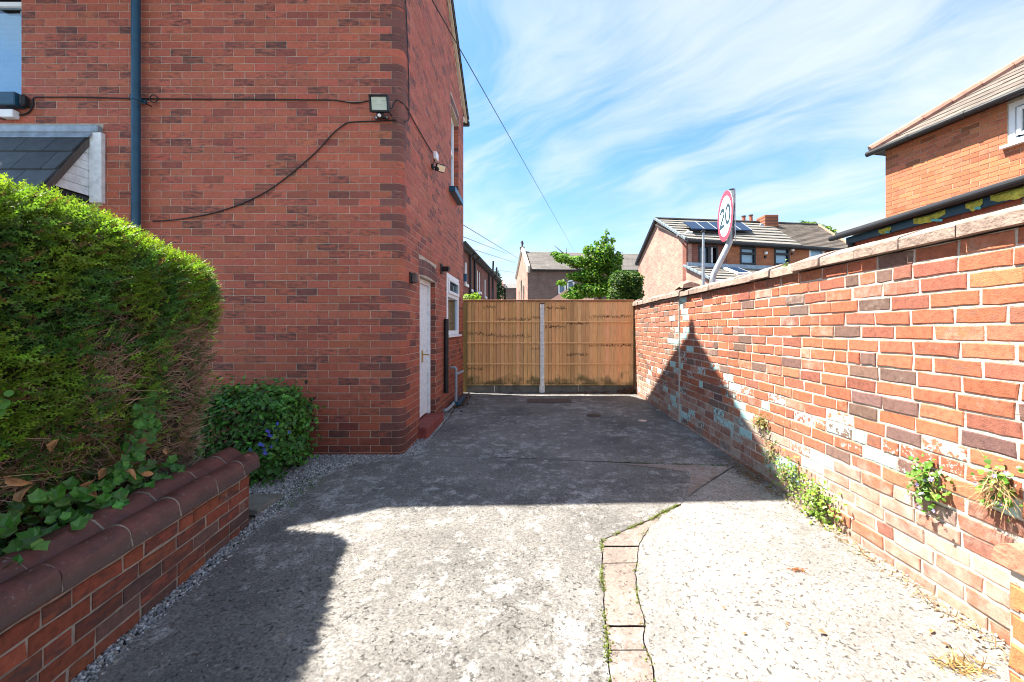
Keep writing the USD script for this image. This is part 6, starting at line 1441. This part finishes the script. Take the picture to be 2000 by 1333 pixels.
for i in range(5):
    a, b = i / 5, (i + 1) / 5 - 0.008
    q4 = [pb0 + (pb1 - pb0) * a, pb0 + (pb1 - pb0) * b, pt0 + (pt1 - pt0) * b, pt0 + (pt1 - pt0) * a]
    sp_ = emit(SE, 'solar_panel', slab(q4, 0.05), 'solar_cell')
    emit(sp_, 'panel_edge', tube([q4[1] + [0, 0, 0.004], q4[2] + [0, 0, 0.004]], 0.018, 5), 'galvanised')
ch0 = at(1500.5, 441, 21.0); chm = emit(SE, 'chimney', bb(ch0[0] - 0.34, ch0[0] + 0.34, 20.7, 21.5, ch0[2] - 0.6, CAM_H + 219 / FPX * 21, 0.01), 'terrace_brick')
for i in range(4):
    zz_ = ch0[2] - 0.1 + i * 0.16
    emit(chm, 'chimney_course', bb(ch0[0] - 0.352, ch0[0] + 0.352, 20.688, 21.512, zz_, zz_ + 0.07, 0.006), 'semi_front_brick')
emit(chm, 'lead_apron', bevbox((ch0[0] - 0.5, 20.75, ch0[2] - 0.12), (0.25, 0.06, 0.3), 0.01, np.array([[0.8, 0, -0.6], [0, 1, 0], [0.6, 0, 0.8]])), 'lead')
for px, py0, py1 in ((1452.5, 431, 424), (1466.5, 431, 422)):
    p0_, p1_ = at(px, py0 + 8, 22.5), at(px, py1, 22.5)
    cp_ = emit(SE, 'chimney_pot', tube([p0_, p1_], [0.11, 0.09], 12), 'roof_tile_mat', tint=(0.42, 0.13, 0.08)); emit(cp_, 'pot_rim', tube([p1_, p1_ + [0, 0, 0.05]], 0.12, 12), 'iron')
# lean-to
l0, l1 = GF.p(0.0, lean_z1, 0.10), GF.p(lean_u - 0.1, lean_z0, 0.10)
dirf = SF.u * 9.0
lroof = emit(SE, 'lean_to_roof', slab([l1, l1 + dirf, l0 + dirf, l0]), 'dark_roof')
tile_slope(lroof, l1 + [0, 0, 0.01], l1 + dirf + [0, 0, 0.01], l0 + [0, 0, 0.01], l0 + dirf + [0, 0, 0.01], 5, 0.42, 'roof_tile_mat', (0.20, 0.185, 0.165), 8, th=0.05, var=0.05)
emit(SE, 'lean_to_flashing', SF.box(0.02, flen, lean_z1 - 0.02, lean_z1 + 0.16, 0.02, 0.06), 'lead')
for i in range(7):
    p, q_ = l1 + (l0 - l1) * i / 7, l1 + (l0 - l1) * (i + 1) / 7
    emit(lroof, 'verge_cap', bevbox((p + q_) / 2 + [0, 0, 0.02], (0.10, float(np.linalg.norm(q_ - p)) * 0.96, 0.10), 0.012, np.array([SF.u, (q_ - p) / np.linalg.norm(q_ - p), np.cross(SF.u, (q_ - p) / np.linalg.norm(q_ - p))])), 'slate', tint=(0.16, 0.20, 0.23))
for k in (0.22, 0.47):
    c_ = (l0 + l1) / 2 + dirf * k + [0, 0, 0.1]; d_ = (l0 - l1) / np.linalg.norm(l0 - l1)
    rw = emit(SE, 'roof_window', bevbox(c_, (0.75, 1.1, 0.09), 0.01, np.array([SF.u, d_, np.cross(SF.u, d_)])), 'white_plastic'); emit(rw, 'pane', bevbox(c_ + [0, 0, 0.05], (0.55, 0.9, 0.03), 0.003, np.array([SF.u, d_, np.cross(SF.u, d_)])), 'solar_cell')
emit(SE, 'lean_to_gutter', tube([l1 - [0, 0, 0.06], l1 + dirf - [0, 0, 0.06]], 0.06, 8), 'white_plastic')
LFp = Frame(GF.p(lean_u, 0, 0), SF.u, FN)
emit(SE, 'lean_to_wall', LFp.box(0.0, 9.0, -0.1, lean_z0 - 0.03, -0.25, 0.0, 0.002), 'terrace_brick')
# bracket lamp on the gable's corner
BL = thing('bracket_lamp', 'pale street lamp head on a short arm at the corner of the pale gable', 'street lamp', tuple(at(1322, 460, 17.0)))
q0, q1, q2 = GF.p(0.9, CAM_H + 182 / FPX * 17.9, 0.02), at(1326, 458, 16.9), at(1340, 456.5, 16.6)
emit(BL, 'arm', tube([q0, q1, q2], 0.032, 8), 'galvanised')
emit(BL, 'lamp_head', merge([bevbox(at(1346, 455, 16.5), (0.28, 0.14, 0.10), 0.03), tube([at(1344, 453.5, 16.5), at(1344, 451, 16.5)], 0.05, 10)]), 'far_white')

# ------------------------------------------------------------------ church
CHU = thing('church', 'brown brick church with slate roof and a cross on its pale gable', 'church', (6, 48, 0))
c_near, c_far, c_apex = at(1030.5, 528, 45.0), at(1008.5, 545, 52.0), at(1020.5, 490, 48.5)
c_right = at(1262, 530, 47.0)
P_ = lambda p, z: np.array([p[0], p[1], z])
gv = np.array([P_(c_near, -0.1), c_near, c_apex, c_far, P_(c_far, -0.1)])
gn_ = np.cross(gv[1] - gv[0], gv[4] - gv[0]); gn_ /= np.linalg.norm(gn_); gn_ = gn_ if gn_[0] < 0 else -gn_
gv2 = gv - gn_ * 0.5
f = []
for i in range(1, 4): f += [[0, i, i + 1], [5, 5 + i + 1, 5 + i]]
for i in range(5): j = (i + 1) % 5; f += [[i, j, 5 + j], [i, 5 + j, 5 + i]]
emit(CHU, 'gable_wall', (np.vstack([gv, gv2]), np.array(f)), 'semi_gable_brick')
emit(CHU, 'parapet', merge([tube([c_near + [0, 0, 0.1] + gn_ * 0.02 - [0, 0, 0.4], c_near + [0.1, 0, 0.35], c_apex + [0, 0, 0.25]], 0.24, 6), tube([c_far + [0, 0, 0.05], c_apex + [0, 0, 0.25]], 0.22, 6)]), 'cream_board')
wd = (c_right - c_near); wd[2] = 0; wl_ = float(np.linalg.norm(wd)); CN = np.array([wd[1], -wd[0], 0]) / wl_; CN = CN if CN[1] < 0 else -CN
CF = Frame(P_(c_near, 0), wd, CN)
def cp(px, py):
    d = np.array([(px - VX) / FPX, 1.0, -(py - VY) / FPX]); o = np.array([0, 0, CAM_H]); t = np.dot(CF.o - o, CN) / np.dot(d, CN); q = o + d * t
    return float(np.dot(q - CF.o, CF.u)), float(q[2])
def arched(ua, ub, za, zb): return shapely.box(ua, za, ub, zb - (ub - ua) / 2).union(Point((ua + ub) / 2, zb - (ub - ua) / 2).buffer((ub - ua) / 2, 12))
cw = shapely.box(0.02, -0.1, wl_, c_near[2]); cws = []
for x0, y0, x1, y1 in ((1092, 550, 1103.5, 573), (1109, 549, 1120.5, 572), (1200, 549, 1211, 572)):
    (ua, za), (ub, zb) = cp(x0, y1), cp(x1, y0); a_p = arched(ua, ub, za, zb); cws.append(a_p); cw = cw.difference(a_p)
emit(CHU, 'nave_wall', plate(CF, cw, 0.0, -0.5), 'church_brick')
for a_p in cws:
    fr_ = emit(CHU, 'arched_window', plate(CF, a_p.buffer(0.10).difference(a_p.buffer(-0.06)), 0.03, -0.2), 'far_white'); emit(fr_, 'pane', plate(CF, a_p.buffer(-0.06), -0.15, -0.17), 'slate'); 
    UsdGeom.PrimvarsAPI(stage.GetPrimAtPath(fr_ + '/pane')).CreatePrimvar('tint', Sdf.ValueTypeNames.Color3fArray, 'constant').Set(Vt.Vec3fArray([Gf.Vec3f(0.16, 0.22, 0.27)]))
rr0, rr1 = c_apex + [0.4, 0, -0.1], at(1262, 497, 50.5)
croof = emit(CHU, 'roof', merge([slab([c_near + CN * 0.3 + CF.u * 0.45, c_right + CN * 0.3, rr1, rr0], 0.15), slab([rr0, rr1, at(1262, 535, 55), c_far + CF.u * 0.45], 0.15)]), 'dark_roof')
tile_slope(croof, c_near + CN * 0.3 + CF.u * 0.45, c_right + CN * 0.3, rr0, rr1, 18, 1.2, 'roof_tile_mat', (0.15, 0.137, 0.125), 9, th=0.03, name='slate_course', limit=0)
emit(CHU, 'eaves_gutter', tube([c_near + CN * 0.4 + CF.u * 0.4, c_right + CN * 0.4], 0.08, 6), 'black_plastic')
crb = at(1020, 486, 48.5)
emit(CHU, 'cross', merge([bb(crb[0] - 0.30, crb[0] + 0.30, 48.3, 48.7, crb[2] - 0.1, crb[2] + 0.2, 0.05), tube([crb, at(1020, 471, 48.5)], 0.11, 8), tube([at(1020, 475, 48.5) + [-0.10, -0.22, 0], at(1020, 475, 48.5) + [0.10, 0.22, 0]], 0.10, 8)]), 'iron')
GCF = Frame(P_(c_near, 0), c_far - P_(c_far, 0) * 0 - c_near * 0 + (P_(c_far, 0) - P_(c_near, 0)) - c_far, gn_) if False else Frame(P_(c_near, 0), P_(c_far, 0) - P_(c_near, 0), gn_)
for u0_, u1_, z0_, z1_ in ((2.2, 2.8, 3.8, 6.6), (3.6, 4.2, 3.8, 7.4), (5.0, 5.5, 3.8, 6.2)):
    emit(CHU, 'lancet_window', plate(GCF, arched(u0_, u1_, z0_, z1_), 0.0, 0.05), 'grey_concrete')
# the small church hall beyond, left of it
HL = thing('church_hall', 'small brick hall with pale gable far beyond the fence left of the church', 'hall', (-3, 70, 0))
h0, h1 = at(984, 563, 66), at(1012, 563, 67)
emit(HL, 'wall', merge([box(h0[0], h1[0] + 1, 66, 66.4, -0.1, h0[2])]), 'church_brick')
emit(HL, 'roof', slab([np.array([h0[0] + 0.3, 65.8, h0[2]]), np.array([h1[0] + 1, 65.8, h0[2]]), np.array([h1[0] + 1, 69, h0[2] + 1.1]), np.array([h0[0] + 0.3, 69, h0[2] + 1.1])], 0.12), 'slate', tint=(0.16, 0.15, 0.14))
ga, gb, gc = at(983, 555, 66), at(975, 575, 72), at(979, 549, 69)
v = np.array([P_(ga, -0.1), ga, gc, gb, P_(gb, -0.1)]); v2 = v + [0.4, 0, 0]
emit(HL, 'gable_wall', (np.vstack([v, v2]), np.array(f)), 'semi_gable_brick')
# brown lean-to roof by the tree
PR = thing('shed_roof', 'dark brown pitched shed roof just over the fence below the church windows', 'shed', tuple(at(1095, 590, 22)))
s0, s1, s2 = at(1066, 592, 22), at(1104, 567, 23.5), at(1160, 592, 22)
emit(PR, 'roof', slab([s0, s2, at(1160, 575, 23.5), s1], 0.08), 'timber', tint=(0.10, 0.055, 0.045)); emit(PR, 'wall', box(s0[0] + 0.3, s2[0], 22.3, 24.5, 0, s0[2] + 0.1), 'church_brick')

# ------------------------------------------------------------------ terrace on the left beyond the fence
TE = thing('terrace_row', 'row of red brick terraced houses receding on the left beyond the fence', 'house', (-3.6, 28, 0))
t0, t1 = at(898, 481, 20.6), at(970.5, 546, 36.0); tz = 5.83
ta, tb = np.array([t0[0], t0[1], 0]), np.array([t1[0], t1[1], 0]); td = tb - ta; tl_ = float(np.linalg.norm(td)); TN = np.array([td[1], -td[0], 0]) / tl_; TN = TN if TN[0] > 0 else -TN
TF = Frame(ta, td, TN)
tp_ = shapely.box(0, -0.1, tl_, tz - 0.1); tw = []
def tpx(px, py):
    d = np.array([(px - VX) / FPX, 1.0, -(py - VY) / FPX]); o = np.array([0, 0, CAM_H]); t = np.dot(ta - o, TN) / np.dot(d, TN); q = o + d * t
    return float(np.dot(q - ta, TF.u)), float(q[2])
for x0, x1, ya, yb in ((908, 912.5, 510, 556), (917, 921.5, 518, 566), (931.5, 934, 527, 571), (936, 938.5, 531, 571), (946.5, 949, 545, 580), (961, 963.5, 563, 590)):
    (ua, zb), (ub, za) = tpx(x0, ya), tpx(x1, yb); tw.append((ua, ub, za, zb)); tp_ = tp_.difference(shapely.box(ua, za, ub, zb))
emit(TE, 'wall', plate(TF, tp_, 0, -0.3), 'terrace_brick')
for ua, ub, za, zb in tw:
    fr_ = emit(TE, 'window', merge([TF.box(ua, ua + 0.09, za, zb, -0.16, -0.06), TF.box(ub - 0.22, ub, za, zb, -0.16, -0.03), TF.box(ua, ub, (za + zb) / 2 - 0.04, (za + zb) / 2 + 0.04, -0.16, -0.07)]), 'far_white'); emit(fr_, 'pane', TF.box(ua, ub, za, zb, -0.14, -0.13, 0.001), 'pane_glass'); emit(fr_, 'room', TF.box(ua, ub, za, zb, -0.29, -0.28, 0.001), 'room_dark')
    emit(fr_, 'sill', TF.box(ua - 0.1, ub + 0.1, za - 0.16, za - 0.01, 0, 0.09), 'far_white')
emit(TE, 'roof', slab([TF.p(-0.2, tz, 0.28), TF.p(tl_, tz, 0.28), TF.p(tl_, tz + 1.9, -2.9), TF.p(-0.2, tz + 1.9, -2.9)], 0.1), 'dark_roof')
emit(TE, 'gutter', tube([TF.p(-0.2, tz - 0.02, 0.32), TF.p(tl_, tz - 0.02, 0.32)], 0.07, 8), 'black_plastic')
for i in range(34): emit(TE, 'eaves_bracket', TF.box(0.3 + i * 0.45, 0.42 + i * 0.45, tz - 0.26, tz - 0.10, 0, 0.2), 'iron')
emit(TE, 'end_wall', Frame(tb, -TN, td).box(0, 6, -0.1, tz - 0.05, -0.3, 0.0, 0.002), 'terrace_brick')
for px in (915.5, 924.5, 953, 960.5): 
    u_, z_ = tpx(px, 560); emit(TE, 'soil_pipe', tube([TF.p(u_, 0, 0.1), TF.p(u_, tz - 0.3, 0.1), TF.p(u_ + 0.2, tz - 0.1, 0.35)] + ([TF.p(u_ + 0.2, tz + (0.75 if px < 958 else 0.6), 0.38)] if px > 940 else []), 0.07, 8), 'black_plastic')
emit(TE, 'flue', tube([TF.p(tpx(940, 530)[0], tz, -0.3), TF.p(tpx(940, 530)[0], tz + 0.55, -0.3)], 0.05, 8), 'grey_plastic')
emit(TE, 'porch_canopy', slab([TF.p(0.2, 2.7, 0.0), TF.p(4.2, 2.7, 0.0), TF.p(4.2, 2.25, 0.9), TF.p(0.2, 2.25, 0.9)], 0.08), 'navy_plastic')
emit(TE, 'satellite_bracket', TF.box(0.5, 0.7, 3.9, 4.3, 0.0, 0.25), 'navy_plastic')

# ------------------------------------------------------------------ trees and clipped bushes over the fence
TR = np.random.default_rng(91)
def crown(parent, name, clumps, n, leaf, col, seed, bright_col=None, mat='tree_leaf', flat=0.5, hollow=0.45):
    r = np.random.default_rng(seed); P, NRM = [], []
    wts = np.array([c[3] * c[4] * c[5] for c in clumps]) ** 0.8; wts = wts / wts.sum()
    for c, k in zip(clumps, r.multinomial(n, wts)):
        d = r.normal(size=(k, 3)); d /= np.linalg.norm(d, axis=1, keepdims=True)
        q = np.array(c[:3]) + d * np.array(c[3:6]) * (hollow + (1 - hollow) * r.random(k) ** 0.6)[:, None] * (0.8 + 0.45 * meshkit.fbm(d * 2.3 + c[0], 3, seed))[:, None]
        P.append(q); NRM.append(d)
    P, NRM = np.vstack(P), np.vstack(NRM); k = len(P)
    t = jitter_col(col, k, r, 0.28, 0.09)
    if bright_col is not None:
        s = r.random(k) < 0.35; t[s] = jitter_col(bright_col, int(s.sum()), r, 0.2, 0.07)  # about a third of the leaves, at random, take the brighter green
    mesh, tt = scatter(leaf[0], leaf[1], P, basis(NRM * flat + r.normal(0, 0.5, (k, 3)) + [0, -0.1, 0.6], r), r.uniform(0.65, 1.25, k), t)
    return emit(parent, name, mesh, mat, tint=tt, kind='stuff')
YT_ = 12.6
MT = thing('young_maple', 'young bright green maple rising above the fence in front of the church', 'tree', (at(1165, 600, YT_)[0], YT_, 0))
k_ = YT_ / FPX
def cl(px, py, rx, ry=None, dy=0.0, dep=0.45):
    p = at(px, py, YT_ + dy); return (*p, rx * k_, dep, (ry or rx) * k_)
cl_m = [cl(1180, 470, 9, 10, dep=0.2), cl(1186, 455, 4, 6, dep=0.1), cl(1180, 492, 20, 16), cl(1168, 515, 30, 18), cl(1130, 512, 26, 11, 0.1), cl(1098, 505, 16, 8), cl(1084, 497, 8, 5, dep=0.2), cl(1150, 540, 30, 16), cl(1196, 520, 18, 22), cl(1120, 541, 14, 7, -0.2, 0.25), cl(1097, 554, 10, 6, -0.2, 0.2), cl(1150, 568, 40, 14, -0.2), cl(1120, 578, 24, 8, -0.3, 0.3), cl(1180, 560, 28, 20), cl(1150, 490, 12, 9), cl(1208, 505, 8, 12, dep=0.25), cl(1165, 476, 6, 4, dep=0.15), cl(1196, 470, 6, 4, dep=0.15)]
crown(MT, 'crown', cl_m, 8500, lobed_leaf(0.080, cup=0.2), (0.075, 0.185, 0.020), 92, (0.20, 0.30, 0.03))
trunk0 = np.array([at(1170, 600, YT_)[0], YT_, -0.1])
emit(MT, 'trunk', tube([trunk0, at(1172, 560, YT_), at(1178, 500, YT_), at(1184, 447, YT_)], [0.07, 0.05, 0.03, 0.006], 8), 'bark')
for a, b, c_ in (((1172, 560), (1140, 535), (1088, 500)), ((1174, 545), (1130, 548), (1092, 556)), ((1176, 520), (1150, 505), (1150, 484)), ((1175, 530), (1195, 505), (1208, 490)), ((1176, 505), (1168, 488), (1164, 472)), ((1130, 528), (1100, 495), (1083, 480)), ((1120, 520), (1106, 500), (1106, 484))):
    emit(MT, 'limb', tube([at(*a, YT_), at(*b, YT_ - 0.1), at(*c_, YT_ - 0.1)], [0.03, 0.018, 0.005], 6), 'bark')
CB = thing('clipped_bush', 'dense clipped dark green bush over the right end of the fence', 'bush', (at(1222, 600, 11.6)[0], 11.6, 0))
k_ = 11.6 / FPX
def clb(px, py, rx, ry, Y=11.6, dep=0.4): return (*at(px, py, Y), rx * 11.6 / FPX, dep, ry * 11.6 / FPX)
crown(CB, 'foliage', [clb(1222, 560, 30, 29), clb(1210, 548, 20, 18), clb(1236, 548, 19, 17), clb(1240, 575, 15, 20), clb(1205, 578, 18, 18), clb(1222, 590, 25, 16)], 6500, broad_leaf(0.075, 0.045), (0.035, 0.085, 0.016), 93, (0.12, 0.19, 0.02), hollow=0.75)
emit(CB, 'trunk', tube([(at(1222, 600, 11.6)[0], 11.6, -0.1), at(1222, 560, 11.6)], 0.06, 8), 'bark')
SB = thing('fence_shrub', 'small lime-green shrub peeping over the left end of the fence', 'shrub', (at(922, 590, 12)[0], 12, 0))
crown(SB, 'foliage', [(*at(915, 582, 12), 0.17, 0.2, 0.12), (*at(928, 581, 12), 0.18, 0.2, 0.13), (*at(922, 592, 12), 0.3, 0.2, 0.14)], 420, broad_leaf(0.07, 0.05), (0.20, 0.31, 0.03), 94)
emit(SB, 'stem', tube([(at(922, 590, 12)[0], 12, -0.1), at(922, 585, 12)], 0.03, 6), 'bark')
CY = thing('far_conifer', 'dark narrow conifer at the far end of the brick terrace', 'tree', (at(973, 590, 48)[0], 48, 0))
crown(CY, 'crown', [(*at(970, 545, 48), 0.45, 0.5, 1.1), (*at(973, 560, 48), 0.6, 0.6, 1.2), (*at(974, 575, 48), 0.7, 0.6, 1.2), (*at(967, 537, 48), 0.25, 0.3, 0.5)], 1500, broad_leaf(0.28, 0.12), (0.035, 0.085, 0.05), 95)
emit(CY, 'trunk', tube([(at(973, 590, 48)[0], 48, -0.1), at(972, 555, 48)], 0.15, 6), 'bark')
for i, (pxs, lab) in enumerate((([(1565, 438, 9, 7), (1575, 441, 9, 7), (1585, 441, 8, 8)], 'green treetop showing left over the older tiled roof'), ([(1600, 446, 10, 8), (1612, 449, 9, 6), (1624, 455, 7, 7)], 'green treetop showing right over the older tiled roof'))):
    tt_ = thing('far_tree', lab, 'tree', (at(pxs[1][0], 500, 34)[0], 34, 0), group='treetops behind the paired houses')
    crown(tt_, 'crown', [(*at(px, py, 34), rx * 34 / FPX, 0.6, ry * 34 / FPX) for px, py, rx, ry in pxs] + [(*at(pxs[1][0], 470, 34), 1.0, 0.8, 0.9)], 900, broad_leaf(0.20, 0.14), (0.10, 0.18, 0.03), 96 + i, (0.17, 0.26, 0.04))
    emit(tt_, 'trunk', tube([(at(pxs[1][0], 500, 34)[0], 34, -0.1), at(pxs[1][0], 452, 34)], 0.16, 6), 'bark')

# ------------------------------------------------------------------ overhead wires
def wire(name, label, a, b, r_, sag=0.0, group=None):
    t = np.linspace(0, 1, 24)[:, None]; p = np.asarray(a) * (1 - t) + np.asarray(b) * t; p[:, 2] -= sag * 4 * t[:, 0] * (1 - t[:, 0])
    emit(None, name, tube(p, r_, 5), 'black_wire', label=label, cat='wire', group=group)
wire('overhead_wire', 'single long phone wire slanting across the sky from the house corner', at(795, -86, 4.25), at(1124, 495, 47.5), 0.0075)
wire('overhead_wire', 'highest of the thin wires from the terrace to the church gable', at(905, 440, 20.0), at(1012, 505, 47.0), 0.018)
wire('overhead_wire', 'second thin wire below the highest one left of the church', at(905, 463, 20.0), at(990, 496, 47.0), 0.016)
wire('overhead_wire', 'third thin wire from the terrace eaves towards the church', at(922, 487, 24.0), at(1008, 514, 47.0), 0.016)
wire('overhead_wire', 'lowest faint wire crossing left of the church gable', at(944, 524, 30.0), at(1006, 533, 50.0), 0.014)
